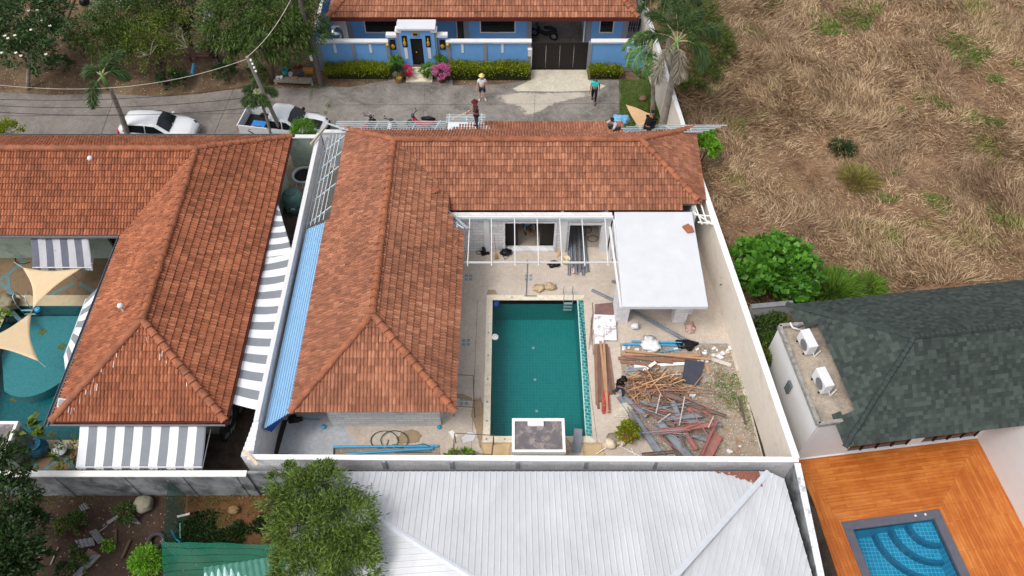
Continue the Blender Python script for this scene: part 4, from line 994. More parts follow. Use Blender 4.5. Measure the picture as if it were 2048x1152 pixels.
# portal
px0, px1, pyf = -6.4, -4.4, 37.75
m = MB(); m.box(px0, -5.8, pyf, pyf + .3, .3, 2.9); m.box(-5.12, px1, pyf, pyf + .3, .3, 2.9); m.box(-5.8, -5.12, pyf, pyf + .3, 2.3, 2.9); m.build('portal', M_blue, sw)
m = MB(); m.box(px0 - .1, px1 + .1, pyf - .12, pyf + .75, 2.902, 3.05); m.build('portal_roof', M_slabwhite, sw, bevel=.02)
m = MB(); m.box(-5.8, -5.12, pyf + .16, pyf + .22, .4, 2.3); dr = m.build('door', M_black, sw)
m = MB(); m.box(-5.47, -5.45, pyf + .145, pyf + .159, .4, 2.3); m.build('door_gap', M_dark, dr); m = MB(); m.blob((-5.52, pyf + .12, 1.3), .04, 0, 0); m.build('handle', plain('gilt', sc(200, 160, 40)), dr)
M_gold = plain('gilt', sc(200, 160, 40))
for x in (-6.12, -4.78):
    m = MB(); m.box(x - .14, x + .14, pyf - .03, pyf - .001, 1.75, 2.5); fr = m.build('wall_panel', M_black, sw)
    m = MB(); m.lathe([(.03, 0), (.08, .05), (.09, .2), (.06, .3), (.03, .33), (.05, .38), (.05, .45), (.02, .52)], (x, pyf - .05, 1.85), 8); m.build('gold_figure', M_gold, fr)
    m = MB(); m.box(x - .08, x + .1, pyf - .028, pyf - .001, .95, 1.68); m.build('white_tablet', M_white, sw)
m = MB(); m.box(-5.65, -5.27, pyf - .05, pyf - .001, 2.5, 2.72); fr = m.build('number_plaque', M_gold, sw)
m = MB(); m.box(-5.58, -5.34, pyf - .062, pyf - .051, 2.55, 2.68); m.build('plaque_face', M_black, fr)
m = MB()
for k in range(4): m.box(-6.2 + .0, -4.65, 36.75 + .28 * k, wy - .2 if k == 3 else 36.75 + .28 * k + .28, .0, .1 * (k + 1))
m.build('steps', M_coping, sw, bevel=.015)
m = MB(); m.box(-7.0, -6.22, 37.3, 37.72, 0, .3); m.build('planter_ledge', M_cement, sw); m = MB(); m.box(-4.63, -3.8, 37.3, 37.72, 0, .3); m.build('planter_ledge', M_cement, sw)
sr = thing('street_wall', 'short bright blue boundary wall with white coping right of the black gate', 'wall', (6, 37.9, 0))
seg(sr, 4.55, 7.9); post(sr, 4.5); post(sr, 7.8)
m = MB(); m.box(6.62, 6.8, wy - .1, wy - .072, 1.2, 1.7); m.build('white_tablet', M_white, sr)
gt = thing('sliding_gate', 'black panelled sliding gate across the carport entrance of the blue house', 'gate', (2.75, 37.95, 0))
for k in range(4):
    x0 = 1.16 + k * .81; m = MB(); m.box(x0 + .01, x0 + .8, wy + .02, wy + .06, .1, 1.85); pn = m.build('panel', M_black, gt)
m = MB(); m.box(1.14, 4.4, wy + .0, wy + .08, 1.852, 1.9); m.box(1.14, 4.4, wy + .0, wy + .08, .04, .098); m.build('rail', M_black, gt)
bwall('tall blue side wall with white top at the far left of the blue house', (-11.3, 38.1), (-11.3, 46), 2.3, .15, M_blue, M_white, capw=.05)
t = thing('water_tank', 'round stainless steel water tank behind the blue wall corner', 'water tank', (-10.6, 40.0, 0))
m = MB(); m.lathe([(.5, 0), (.5, 1.1), (.4, 1.35), (.15, 1.45), (0.02, 1.47)], (-10.6, 40, .0), 20); m.build('drum', plain('polished_steel', sc(200, 204, 208), metal=.9, rough=.2, var=.05), t, smooth=True)
m = MB(); m.lathe([(.16, 1.44), (.16, 1.5), (.02, 1.52)], (-10.6, 40, 0), 14); m.build('lid', M_steel, t)
m = MB(); m.lathe([(.52, .3), (.52, .33)], (-10.6, 40, 0), 20); m.lathe([(.52, .8), (.52, .83)], (-10.6, 40, 0), 20); m.build('band', M_steel, t)
t = thing('clothes_rack', 'rack of dark hanging clothes in the recess right of the square window', 'clothes rack', (7.4, 41, 0))
m = MB(); m.tube([(7.0, 40.6, 0), (7.0, 40.6, 1.7), (7.75, 40.6, 1.7), (7.75, 40.6, 0)], .02, 6); m.tube([(7.0, 40.6, 1.1), (7.75, 40.6, 1.1)], .015, 6); m.build('frame', M_white, t)
for k, c in enumerate([(60, 50, 90), (110, 40, 60), (60, 60, 70), (120, 110, 150), (40, 30, 40)]):
    m = MB(); m.grid(lambda a, b, k=k: (7.08 + .14 * k + .03 * math.sin(b * 5), 40.5 + .3 * a + .02 * math.sin(a * 9), 1.68 - b * .9), 5, 4); m.build('garment', plain('cloth%d' % k, sc(*c)), t, solid=.02)
# ================================================================== GREEN SHINGLED HOUSE
e7 = Vector((math.cos(R(7.2)), math.sin(R(7.2)), 0))
gh = thing('shingle_house', 'modern white house with a dark green shingle hip roof beside the orange deck', 'house', (17, 16, 0))
NW, SW, RW = Vector((11.46, 18.73, 3)), Vector((12.23, 12.36, 3)), Vector((14.78, 15.6, 5.4))
NE, SE, RE = NW + e7 * 16, SW + e7 * 15.3, RW + e7 * 12
gs = dict(tw=.17, ch=.17, flat=True, lift=.012)
tile_roof('roof_slope', [SW, SE, RE, RW], M_shingle, gh, **gs)
tile_roof('roof_slope', [NE, NW, RW, RE], M_shingle, gh, **gs)
def kp(p):
    lx = 12.3 + (17.5 - p.y) * .12
    return not (13.62 < p.y < 17.5 and p.x < lx)
tile_roof('roof_slope', [NW, SW, RW], M_shingle, gh, keep=kp, **gs)
m = MB(); caps(m, NW + Vector((0, 0, .02)), RW, .09, .2, 3); caps(m, SW + Vector((0, 0, .02)), RW, .09, .2, 3); caps(m, RW, RE, .09, .2, 3); m.build('hip_caps', M_shcap, gh)
m = MB(); under(m, [SW + Vector((.9, .2, 0)), SE + Vector((0, .2, 0)), RE - Vector((0, 0, .25)), RW - Vector((0, 0, .25))], .08, .08); under(m, [NE - Vector((0, .2, 0)), NW + Vector((.9, -.2, 0)), RW - Vector((0, 0, .25)), RE - Vector((0, 0, .25))], .08, .08)
m.build('roof_boards', M_black, gh)
m = MB(); a = Vector((11.53, 13.28, 0)); b = a + e7 * 7.75
wall(m, a, b, 0, 2.95, .15, [(2.0, 4.6, .08, 2.3), (5.15, 7.55, .08, 2.3)])
n7 = Vector((e7.y, -e7.x, 0)); wall(m, b, b + n7 * 9, 0, 3.0, .2); wall(m, b + n7 * 9, b + n7 * 9 + e7 * 5, 0, 3); 
m.build('wall', M_white, gh)
for s0, s1 in ((2.0, 4.6), (5.15, 7.55)):
    p = a + e7 * s0; q = a + e7 * s1; m = MB(); m.beam(p + Vector((0, .0, 1.19)), q + Vector((0, .0, 1.19)), .04, 2.2); w_ = m.build('window', plain('brown_glass', sc(70, 34, 24), rough=.15, var=.3, scale=2), gh)
    for k in range(5):
        c = p.lerp(q, k / 4.); m = MB(); m.box(c.x - .03, c.x + .03, c.y - .06, c.y - .025, .08, 2.3); m.build('mullion', M_black, w_)
m = MB(); m.beam(a - n7 * -.1 + Vector((0, 0, .035)), b - n7 * -.1 + Vector((0, 0, .035)), .06, .07); m.build('skirting', M_white, gh)
m = MB(); wtop = [(10.86, 17.6), (12.75, 17.75), (13.0, 13.45), (11.42, 13.2)]
m.prism(wtop, 0, 3.0); m.build('annex', M_white, gh)
m = MB()
for i in range(4):
    p, q = wtop[i], wtop[(i + 1) % 4]; m.beam((p[0], p[1], 3.1), (q[0], q[1], 3.1), .14, .2) if i != 1 else None
m.build('parapet', plain('weathered_parapet', sc(150, 146, 140), var=.25, scale=5, dirt=sc(90, 86, 82), dscale=4), gh)
m = MB(); m.add([(p[0], p[1], 3.012) for p in wtop], [(0, 3, 2, 1)]); m.build('flat_roof', mat_conc('flat_roof', sc(160, 148, 134), sc(184, 170, 152), sc(110, 102, 94)), gh)
wp = P(1566, 737, 1.9); m = MB(); m.beam((11.06, 15.55, 2.0), (11.09, 15.25, 2.0), .1, .6); m.build('window', plain('grey_glass', sc(96, 104, 108), rough=.1), gh)
wc = Vector((11.06, 15.6)); 
for k, (px, py, lab) in enumerate([(1614, 685, 'air conditioner outdoor unit on the annex roof nearer the field'), (1645, 762, 'air conditioner outdoor unit on the annex roof nearer the deck')]):
    p = P(px, py, 3.35); rz = R(12)
    t = thing('air_conditioner', lab, 'air conditioner', (p.x, p.y, 3.01)); Mr = Matrix.Rotation(rz, 3, 'Z')
    m = MB(); m.obox(p + Vector((0, 0, .05)), (.38, .85, .6), rz); m.build('casing', M_white, t, bevel=.015)
    m = MB(); c = p + Mr @ Vector((-.2, -.1, .05)); m.tube([c, c - Mr @ Vector((.015, 0, 0))], .24, 18); m.build('fan_grille', M_gutter, t)
    for s in (-.3, .3): m = MB(); m.obox(p + Mr @ Vector((0, s, -.295)), (.45, .05, .08), rz); m.build('foot', M_black, t)
    m = MB(); m.tube([p + Mr @ Vector((.1, -.43, -.1)), p + Vector((.25, -.5, -.28)), p + Vector((.55, -.25, -.2))], .025, 6); m.build('pipe', M_white, t)
m = MB(); m.tube([P(1580, 645, 3.3), P(1585, 655, 3.2), P(1605, 661, 3.15)], .04, 8); one(m, 'drain_pipe', M_white, 'white bent pipe on the corner of the annex parapet', 'pipe', smooth=True)
bwall('short grey garden wall between the cream wall and the green roof', (10.25, 19.25), (12.1, 19.45), 2.1, .15, M_oldwall if False else plain('grey_render', sc(168, 168, 166), var=.08), plain('grey_cap', sc(120, 122, 124)))
# ================================================================== WHITE METAL ROOF
def metal_roof(name, poly, mat, parent, per=.21, h=.022):
    poly = [Vector(p) for p in poly]; p0 = poly[0]; u = (poly[1] - p0).normalized(); nrm = Vector()
    for i in range(len(poly)): nrm += (poly[i] - p0).cross(poly[(i + 1) % len(poly)] - p0)
    nrm.normalize(); nrm = nrm if nrm.z > 0 else -nrm
    v = nrm.cross(u); v = v if v.z > 0 else -v
    L2 = [((p - p0).dot(u), (p - p0).dot(v)) for p in poly]; u0 = min(a for a, b in L2); u1 = max(a for a, b in L2); vm = max(b for a, b in L2)
    prof = [(0, 0), (.72, 0), (.8, h), (.88, h), (.96, 0)]; us = [(k * per + f * per, hh) for k in range(int(u0 / per) - 1, int(u1 / per) + 2) for f, hh in prof]
    V = [p0 + u * a + v * vv + nrm * hh for a, hh in us for vv in (-.02, vm + .02)]
    bm = bmesh.new(); bv = [bm.verts.new(x) for x in V]
    for i in range(len(us) - 1): bm.faces.new((bv[2*i], bv[2*i+2], bv[2*i+3], bv[2*i+1]))
    cen = sum(poly, Vector()) / len(poly)
    for k in range(len(poly)):
        a, b = poly[k], poly[(k + 1) % len(poly)]; pn = (b - a).cross(nrm).normalized(); pn = -pn if (cen - a).dot(pn) > 0 else pn
        bmesh.ops.bisect_plane(bm, geom=bm.verts[:] + bm.edges[:] + bm.faces[:], plane_co=a, plane_no=pn, clear_outer=True)
    me = bpy.data.meshes.new(name); bm.to_mesh(me); bm.free(); me.materials.append(mat); me.transform(Matrix.Translation(-ORG[parent.name]))
    o = bpy.data.objects.new(name, me); C.objects.link(o); o.parent = parent; ORG[o.name] = ORG[parent.name]
    md = o.modifiers.new('s', 'SOLIDIFY'); md.thickness = .01; md.offset = -1
def mat_wr():
    q = N('white_metal_roof', .5, spec=.4); base = q.ramp(q.noise(.9, vec=q.map(q.pos(), (1, .25, 1)), det=6, rough=.7), [(.35, sc(192, 194, 197)), (.65, sc(209, 210, 213))])
    sp = q.n('SeparateXYZ'); q.l(q.pos(), sp.inputs[0])
    # peeled corner: bare rusty tiles showing through old paint
    d = q.math('SUBTRACT', q.math('ADD', q.math('MULTIPLY', sp.outputs[0], .45), sp.outputs[1]), 14.62)
    msk = q.math('MULTIPLY', q.math('GREATER_THAN', q.math('ADD', d, q.math('MULTIPLY', q.noise(5, det=4), .9)), .85), q.math('LESS_THAN', sp.outputs[0], 9.05))
    col = q.mix(base, q.ramp(q.noise(20), [(.4, sc(120, 74, 60)), (.6, sc(160, 104, 84))]), msk)
    return q.out(col, q.noise(40), .1, .004)
M_wr = mat_wr()
wr = thing('metal_roofed_house', 'house under a large white ribbed metal hip roof at the bottom of the photo', 'house', (1, 6, 0))
A0, A1, AP = Vector((-7.7, 11.6, 2.5)), Vector((9.4, 11.6, 2.5)), Vector((2.6, 4.85, 4.8))
B0, B1 = Vector((-7.7, -2, 2.5)), Vector((9.95, -2, 2.5))
metal_roof('roof_slope', [A0, A1, AP], M_wr, wr); metal_roof('roof_slope', [B0, A0, AP], M_wr, wr)
metal_roof('roof_slope', [A1 + Vector((.0, 0, 0)), Vector((9.95, 11.35, 2.42)), B1 + Vector((.3, 0, -.02)), AP], M_wr, wr); metal_roof('roof_slope', [B1, B0, AP], M_wr, wr)
M_flash = plain('white_flashing', sc(204, 208, 214), var=.05)
m = MB()
for a, b in ((A0, AP), (A1, AP)):
    d = (b - a).normalized(); s = d.cross(Vector((0, 0, 1))).normalized() * .1; up = s.cross(d).normalized() * (1 if s.cross(d).z > 0 else -1)
    m.add([a + s, a + up * .035, a - s, b + s, b + up * .035, b - s], [(0, 1, 4, 3), (1, 2, 5, 4)])
m.build('hip_flashing', M_flash, wr, solid=.01)
m = MB(); m.box(-7.6, 9.3, -1.6, 11.3, 0, 2.4); m.build('wall', M_block2, wr)
m = MB(); gut(m, (-7.6, 11.64, 2.46), (9.3, 11.64, 2.46), .08); m.build('gutter', M_gutter, wr)
bwall('weathered parapet wall along the right edge of the white metal roof', (10.42, 11.8), (10.15, -2), 2.75, .2, M_oldwall, plain('flaking_cap', sc(226, 228, 230), var=.06, dirt=sc(150, 150, 154), dscale=2.2, dth=(.52, .66)), capw=0.02)
# ================================================================== PUMP HOUSES
def pump(label, x0, x1, y0, y1, h, hatch=None, rim=M_whitecap, side=M_beigewall):
    t = thing('pump_house', label, 'pump house', ((x0 + x1) / 2, (y0 + y1) / 2, 0))
    m = MB(); m.box(x0 + .05, x1 - .05, y0 + .05, y1 - .05, .0, h - .12); m.build('body', side, t)
    m = MB(); m.box(x0 + .1, x1 - .1, y0 + .1, y1 - .1, h - .12, h - .07); m.build('top', M_pumptop, t)
    m = MB(); w = .11; m.box(x0, x1, y0, y0 + w, h - .22, h); m.box(x0, x1, y1 - w, y1, h - .22, h); m.box(x0, x0 + w, y0 + w, y1 - w, h - .22, h); m.box(x1 - w, x1, y0 + w, y1 - w, h - .22, h); m.build('rim', rim, t)
    if hatch:
        m = MB(); hx0, hx1, hy0, hy1 = hatch; m.box(hx0, hx1, hy0, hy1, h - .07, h + .02); hh = m.build('hatch', rim, t)
        m = MB(); m.box(hx0 + .08, hx1 - .08, hy0 + .07, hy1 - .07, h + .02, h + .03); m.build('hatch_lid', M_white, hh)
    return t
q = N('pump_top', .9); vz = q.ramp(q.noise(1.4, det=8, rough=.8, dist=1.5), [(.45, 0.0), (.5, 1.0)])
sp = q.n('SeparateXYZ'); q.l(q.pos(), sp.inputs[0])
M_pumptop = q.out(q.mix(q.ramp(q.noise(3, det=6), [(.35, sc(132, 122, 118)), (.65, sc(158, 146, 140))]), sc(96, 94, 100), q.math('MULTIPLY', vz, .8)), q.noise(20), .2)
pump('square concrete pump house with raised white rim at the near end of the pool', 0.0, 2.08, 12.83, 14.28, 1.5, (.62, 1.25, 13.95, 14.25))
pump('pale green rendered pump house with rubble filled top at the left edge', -21.9, -19.5, 12.7, 14.1, 1.6, None, M_whitecap, M_green)
# ================================================================== VEGETATION
def up_from(bpx, tpx, bz=0):
    "point seen at tpx that stands over ground pixel bpx (same depth)"
    b = P(bpx[0], bpx[1], bz); lo, hi = 0., 20.
    for _ in range(40):
        mid = (lo + hi) / 2
        if P(tpx[0], tpx[1], mid).y > b.y: lo = mid
        else: hi = mid
    return P(tpx[0], tpx[1], lo)
def bark(name, c, dirt=None): return plain(name, c, rough=.95, var=.2, scale=6, bump=.8, dirt=dirt, dscale=5)
B_brown = bark('brown_bark', sc(92, 76, 62)); B_grey = bark('grey_bark', sc(150, 142, 132), sc(100, 92, 84))
L_mango = leafmat('mango_leaf', sc(24, 42, 16), sc(80, 104, 42), trans=.12)
L_dark = leafmat('dark_leaf', sc(16, 30, 14), sc(50, 76, 34), trans=.12)
L_frang = leafmat('frangipani_leaf', sc(22, 38, 20), sc(66, 94, 52), trans=.12)
L_yel = leafmat('yellow_green_leaf', sc(34, 48, 14), sc(104, 122, 40), trans=.15)
L_willow = leafmat('narrow_leaf', sc(26, 40, 14), sc(104, 128, 50), trans=.12)
L_bright = leafmat('bright_leaf', sc(40, 90, 16), sc(128, 182, 48))
L_round = leafmat('round_leaf', sc(30, 74, 20), sc(96, 150, 50), rough=.4)
L_hedge = leafmat('hedge_leaf', sc(46, 66, 14), sc(150, 158, 34), fleck=sc(150, 96, 40))
L_topi = leafmat('topiary_leaf', sc(40, 84, 16), sc(110, 158, 50))
L_palm = leafmat('palm_leaf', sc(20, 34, 18), sc(72, 98, 48), trans=.1)
L_palmd = leafmat('dry_palm', sc(110, 104, 92), sc(160, 152, 136), trans=.1)
L_straw = leafmat('straw', sc(120, 92, 60), sc(212, 184, 140), rough=.8, trans=.15)
L_grass = leafmat('green_blade', sc(52, 84, 24), sc(116, 152, 56), trans=.2)
M_flower = plain('white_petal', sc(235, 235, 225)); M_pink = leafmat('magenta_petal', sc(170, 20, 70), sc(235, 60, 120)); M_pink2 = leafmat('pink_petal', sc(180, 70, 130), sc(235, 130, 190))
def tree(name, label, cat, base, lobes, n, L, w, mat, seed=0, trunk=.14, bk=B_brown, droop=.25, px=True, group=None, limb=True, per=26, sp=.115):
    base = Vector(base); t = thing(name, label, cat, base, group)
    lb = [(*(P(l[0], l[1], l[2]) if px else Vector(l[:3])), *l[3:6]) for l in lobes]
    cen = sum((Vector(l[:3]) for l in lb), Vector()) / len(lb)
    pts, dr = crown_pts(lb, n, seed=seed, per=per, sp=sp)
    pts = pts[pts[:, 2] > .05]; dr = dr[:len(pts)]
    rs = np.random.RandomState(seed + 5)
    if trunk:
        m = MB(); top = Vector((cen.x, cen.y, cen.z)); mid = base.lerp(top, .5) + Vector((.12, .05, 0))
        m.tube([base - Vector((0, 0, .05)), base.lerp(mid, .5), mid, top], [trunk, trunk * .85, trunk * .7, trunk * .4], 9)
        if limb:
            for k, l in enumerate(lb):
                a = base.lerp(top, .35 + .3 * ((k * 37) % 10) / 10.); b = Vector(l[:3]) + Vector((0, 0, l[5] * .3)); c = a.lerp(b, .5) + Vector((0, 0, -.15)); m.tube([a, c, b], [trunk * .5, trunk * .35, trunk * .1], 6)
                for q_ in range(3):
                    dd = Vector(_unit(rs.randn(3) + np.array([0, 0, .6]))); m.tube([c.lerp(b, .6), c.lerp(b, .6) + Vector((dd.x * l[3], dd.y * l[4], dd.z * l[5])) * .85], [trunk * .2, .01], 5)
        m.build('trunk', bk, t, smooth=True)
    V = leaf_quads(pts, dr, L * (.6 + .7 * rs.rand(len(pts))), w * (.7 + .6 * rs.rand(len(pts))), droop)
    quads_mesh('crown', V, mat, t)
    return t
def bush(name, label, cat, lobes, n, L, w, mat, seed=0, **k):
    l0 = lobes[0]; b = P(l0[0], l0[1], l0[2]); b.z = 0
    return tree(name, label, cat, b, lobes, n, L, w, mat, seed, trunk=k.pop('trunk', .05), **k)
def frond(rs, start, az, el, ln, nl, ll, curl=1.0, plume=True, flat=False):
    k = 14; pts = []; p = np.array(start, float); e = el
    for i in range(k + 1):
        pts.append(p.copy()); d = np.array([math.cos(az) * math.cos(e), math.sin(az) * math.cos(e), math.sin(e)]); p = p + d * ln / k; e -= curl * 1.9 / k
    pts = np.array(pts); s = rs.rand(nl) * .82 + .18; i = np.minimum((s * k).astype(int), k - 1); fr = (s * k - i)[:, None]
    b = pts[i] * (1 - fr) + pts[i + 1] * fr; d = _unit(pts[i + 1] - pts[i]); side = _unit(np.cross(d, np.array([0, 0, 1.]))); upv = np.cross(side, d)
    if flat: ang = np.where(rs.rand(nl) > .5, .15, math.pi - .15) + rs.randn(nl) * .12
    else: ang = rs.rand(nl) * 2 * math.pi
    o = side * np.cos(ang)[:, None] + upv * np.sin(ang)[:, None]
    dd = _unit(o + d * .55); sz = ll * (np.sin(np.pi * np.clip(s, .1, .97)) ** .5) * (.55 + .75 * rs.rand(nl))
    return [Vector(x) for x in pts], leaf_quads(b, dd, sz, .034 if not flat else .06, .3)
def palm(label, base, top, fr, trunk_r=.16, mat=L_palm, n=170, ll=.45, flat=False, seed=0, dry=()):
    base = Vector(base); top = Vector(top); t = thing('palm_tree', label, 'palm tree', base); rs = np.random.RandomState(seed)
    m = MB(); pts = []; rr = []
    for i in range(19):
        a = i / 18.; p = base.lerp(top, a); p.x += .1 * math.sin(a * 2.5); pts.append(p); rr.append(trunk_r * (1.15 - .45 * a) * (1.05 if i % 2 else .97))
    m.tube(pts, rr, 10); m.build('trunk', B_grey, t, smooth=True)
    m = MB(); m.tube([top - Vector((0, 0, .2)), top + Vector((0, 0, .45)), top + Vector((0, 0, .9))], [trunk_r * .8, trunk_r * .75, .03], 10); m.build('crownshaft', plain('crownshaft_green', sc(120, 146, 84)), t, smooth=True)
    for k, (az, el, ln, cu) in enumerate(fr):
        pts, V = frond(rs, top + Vector((0, 0, .6)), az, el, ln, n, ll, cu, flat=flat)
        m = MB(); m.tube(pts, [.035 * (1 - .7 * i / 14.) for i in range(15)], 5); f = m.build('frond', plain('rachis', sc(150, 156, 110)), t)
        quads_mesh('leaflets', V, L_palmd if k in dry else mat, f)
    return t
D = math.radians
# street palms
palm('foxtail palm leaning over the white hatchback', P(262, 290), up_from((262, 290), (215, 172)), [(D(150), .5, 1.7, 1.0), (D(60), .9, 1.8, .8), (D(245), .0, 1.8, .75), (D(95), .5, 1.6, .9), (D(35), .5, 1.5, 1.2)], .15, n=430, ll=.5, seed=1)
palm('small foxtail palm beside the leaning pole and the pickup', P(545, 285), up_from((545, 285), (520, 205)), [(D(150), .6, 1.1, 1.0), (D(200), .2, 1.1, 1.), (D(30), .4, 1.2, 1.0), (D(100), .9, 1.1, .8), (D(-40), .3, 1.0, 1.), (D(255), .5, .9, 1.3)], .09, n=420, ll=.36, seed=2)
b3 = (1322, 262)
palm('tall foxtail palm with two dry hanging fronds behind the cream wall', P(*b3), up_from(b3, (1350, 104)), [(D(95), 1.1, 2.4, .6), (D(15), .8, 2.6, .9), (D(-20), .5, 2.7, 1.5), (D(170), .7, 2.4, 1.0), (D(50), .9, 2.5, .8), (D(232), .3, 2.8, 1.35), (D(280), -.5, 2.0, .5), (D(130), .9, 2.5, .8)], .2, n=600, ll=.54, seed=3, dry=(5, 6))
palm('bushy foxtail palm at the top edge, behind the tall one', P(1335, 150), up_from((1335, 150), (1335, 8)), [(D(a), .6, 2.2, 1.1) for a in (0, 50, 100, 150, 200, 250, 300)], .16, n=520, ll=.54, seed=4)
palm('shorter broad leaved palm in front of the short blue wall', P(1305, 232), up_from((1305, 232), (1300, 112)), [(D(185), .3, 2.1, 1.3), (D(150), .6, 2.0, 1.2), (D(215), .3, 2.2, 1.4), (D(245), .1, 2.2, 1.3), (D(110), .7, 1.8, 1.1), (D(270), .1, 1.9, 1.2)], .12, n=150, ll=.5, flat=True, seed=5, mat=leafmat('areca', sc(52, 92, 40), sc(112, 158, 84)))
# big trees along the top
G1 = 'trees and shrubs on the plot beyond the road'
t = tree('frangipani_tree', 'frangipani tree with scattered white blossoms in the top left corner', 'tree', P(55, 178), [(55, 35, 3.4, 1.9, 1.7, 1.1), (95, 75, 3, 1.5, 1.3, 1), (15, 80, 3, 1.6, 1.4, 1), (60, 110, 2.6, 1.5, 1.1, .9), (105, 30, 3.2, 1.2, 1.2, .9), (-20, 40, 3.2, 1.6, 1.6, 1)], 7500, .3, .09, L_frang, 11, .13, B_grey, group=G1)
for k, (px, py) in enumerate([(57, 22), (75, 20), (83, 42), (10, 72), (30, 71), (16, 77), (32, 106), (42, 112), (92, 109), (3, 106), (62, 60), (100, 52)]):
    m = MB(); c = P(px, py, 4.0)
    for a in range(5): m.obox(c + Vector((.045 * math.cos(a * 1.256), .045 * math.sin(a * 1.256), .02)), (.07, .05, .015), a * 1.256)
    m.build('blossom', M_flower, t)
tree('bushy_tree', 'dense yellow green bushy tree in front of the grey yard at the top', 'tree', P(225, 140), [(205, 60, 2.4, 1.5, 1.4, 1.2), (235, 40, 2.8, 1.6, 1.3, 1.2), (215, 95, 1.8, 1.4, 1.1, 1.1), (255, 80, 2.2, 1.4, 1.3, 1.2), (250, 10, 2.6, 1.7, 1.2, 1.1)], 10000, .16, .07, L_mango, 12, .1, group=G1)
tree('bushy_tree', 'bushy yellowish tree with bare twigs poking out, left of the broken bench', 'tree', P(330, 170), [(300, 75, 2.4, 1.6, 1.5, 1.1), (345, 60, 2.6, 1.5, 1.4, 1.2), (330, 115, 1.6, 1.5, 1.1, 1.1), (285, 110, 1.6, 1.1, 1.0, .9), (310, 20, 2.8, 1.5, 1.2, 1)], 8000, .15, .06, L_yel, 13, .1, group=G1)
tree('dark_tree', 'dark evergreen tree rising between the yellowish tree and the mango tree', 'tree', P(385, 100), [(350, 20, 3, 1.5, 1.4, 1.6), (300, 0, 3.4, 1.5, 1.4, 1.2), (365, 55, 2, .9, .9, 1.2), (395, -10, 3, 1.2, 1.2, 1.2)], 6500, .16, .07, L_dark, 14, .12, group=G1)
tree('mango_tree', 'large mango tree with drooping long leaves between the two poles', 'tree', P(545, 165), [(500, 20, 4.2, 2.1, 1.8, 1.6), (455, 55, 3.2, 1.5, 1.4, 1.4), (560, 40, 4.2, 1.9, 1.6, 1.5), (610, 70, 3.2, 1.3, 1.3, 1.4), (520, 85, 3.2, 1.7, 1.4, 1.3), (580, 100, 2.6, 1.5, 1.1, 1.1), (470, 0, 4, 1.9, 1.4, 1.4), (440, 100, 2.2, 1.0, .9, .9), (600, 10, 4.2, 1.6, 1.4, 1.3)], 24000, .27, .06, L_mango, 15, .18, droop=.45, per=70, sp=.13, group=G1)
for k, (px, py, n_, r_, mt, lab) in enumerate([(345, 160, 1500, .7, L_dark, 'dark low shrub beside the blue pipe by the road'), (452, 145, 1300, .6, L_dark, 'dark shrub right of the fallen bench'), (135, 60, 700, .5, L_mango, 'sparse sapling between the frangipani and the bushy tree'), (160, 90, 700, .5, L_mango, 'thin leafy seedling patch on the leaf litter'), (120, 130, 800, .6, L_dark, 'dark weeds at the foot of the frangipani'), (515, 150, 700, .5, L_mango, 'small leafy shrub behind the leaning pole')]):
    bush('shrub', lab, 'shrub', [(px, py, .45, r_ * 1.3, r_, .5)], n_, .15, .06, mt, 20 + k, group=G1)
M_twig = plain('bare_twig', sc(150, 142, 130))
rs_ = random.Random(4)
for k, (px, py) in enumerate([(330, 35), (375, 95), (300, 110), (350, 70)]):
    b = P(px, py, 2.4); m = MB()
    for q in range(7):
        d = Vector((rs_.uniform(-1, 1), rs_.uniform(-1, 1), rs_.uniform(.3, 1))).normalized(); p1 = b + d * .7; m.tube([b, p1, p1 + Vector((rs_.uniform(-.3, .3), rs_.uniform(-.3, .3), .1))], [.02, .015, .006], 4)
    one(m, 'bare_branch', M_twig, ['leafless branch rising at the top of the yellowish tree', 'curled dry branches by the broken bench', 'leafless twigs on the left of the yellowish tree', 'leafless branch in the middle of the yellowish tree'][k], 'branch', group='bare branches')
# slim trunks near the top left
for k, (a, b_) in enumerate([((132, 14), (118, -25)), ((134, 38), (160, -25))]):
    p = P(*a); q_ = up_from(a, b_); m = MB(); m.tube([p, q_], [.13 - .04 * k, .1 - .04 * k], 8); one(m, 'tree_trunk', B_brown, ['thick reddish brown trunk cut off by the top edge', 'thin slanting trunk cut off by the top edge'][k], 'tree trunk')
# hedges
def hedge(label, x0, x1, y0, y1, h, n, seed):
    c = Vector(((x0 + x1) / 2, (y0 + y1) / 2, 0)); t = thing('hedge', label, 'hedge', c, 'clipped hedges along the blue wall'); rs = np.random.RandomState(seed)
    p = np.stack([x0 + (x1 - x0) * rs.rand(n), y0 + (y1 - y0) * rs.rand(n), h * (.15 + .85 * rs.rand(n) ** .35)], 1)
    p[:, 2] += .07 * np.sin(p[:, 0] * 2.1 + seed) ; p += rs.randn(n, 3) * .04
    V = leaf_quads(p, _unit(rs.randn(n, 3) * .7 + np.array([0, -.3, 1.])), .1 + .06 * rs.rand(n), .06, .1); quads_mesh('leaves', V, L_hedge, t)
    m = MB(); m.box(x0 + .1, x1 - .1, y0 + .1, y1 - .1, 0, h * .7); m.build('inner_stems', plain('dark_stems', sc(40, 44, 22)), t)
hedge('clipped yellow green hedge left of the entrance steps', -10.9, -7.2, 37.0, 37.65, .8, 7000, 1)
hedge('clipped yellow green hedge between the steps and the driveway', -3.6, 1.0, 36.9, 37.65, .85, 9000, 2)
hedge('short clipped hedge right of the driveway', 4.5, 6.4, 37.0, 37.6, .65, 3600, 3)
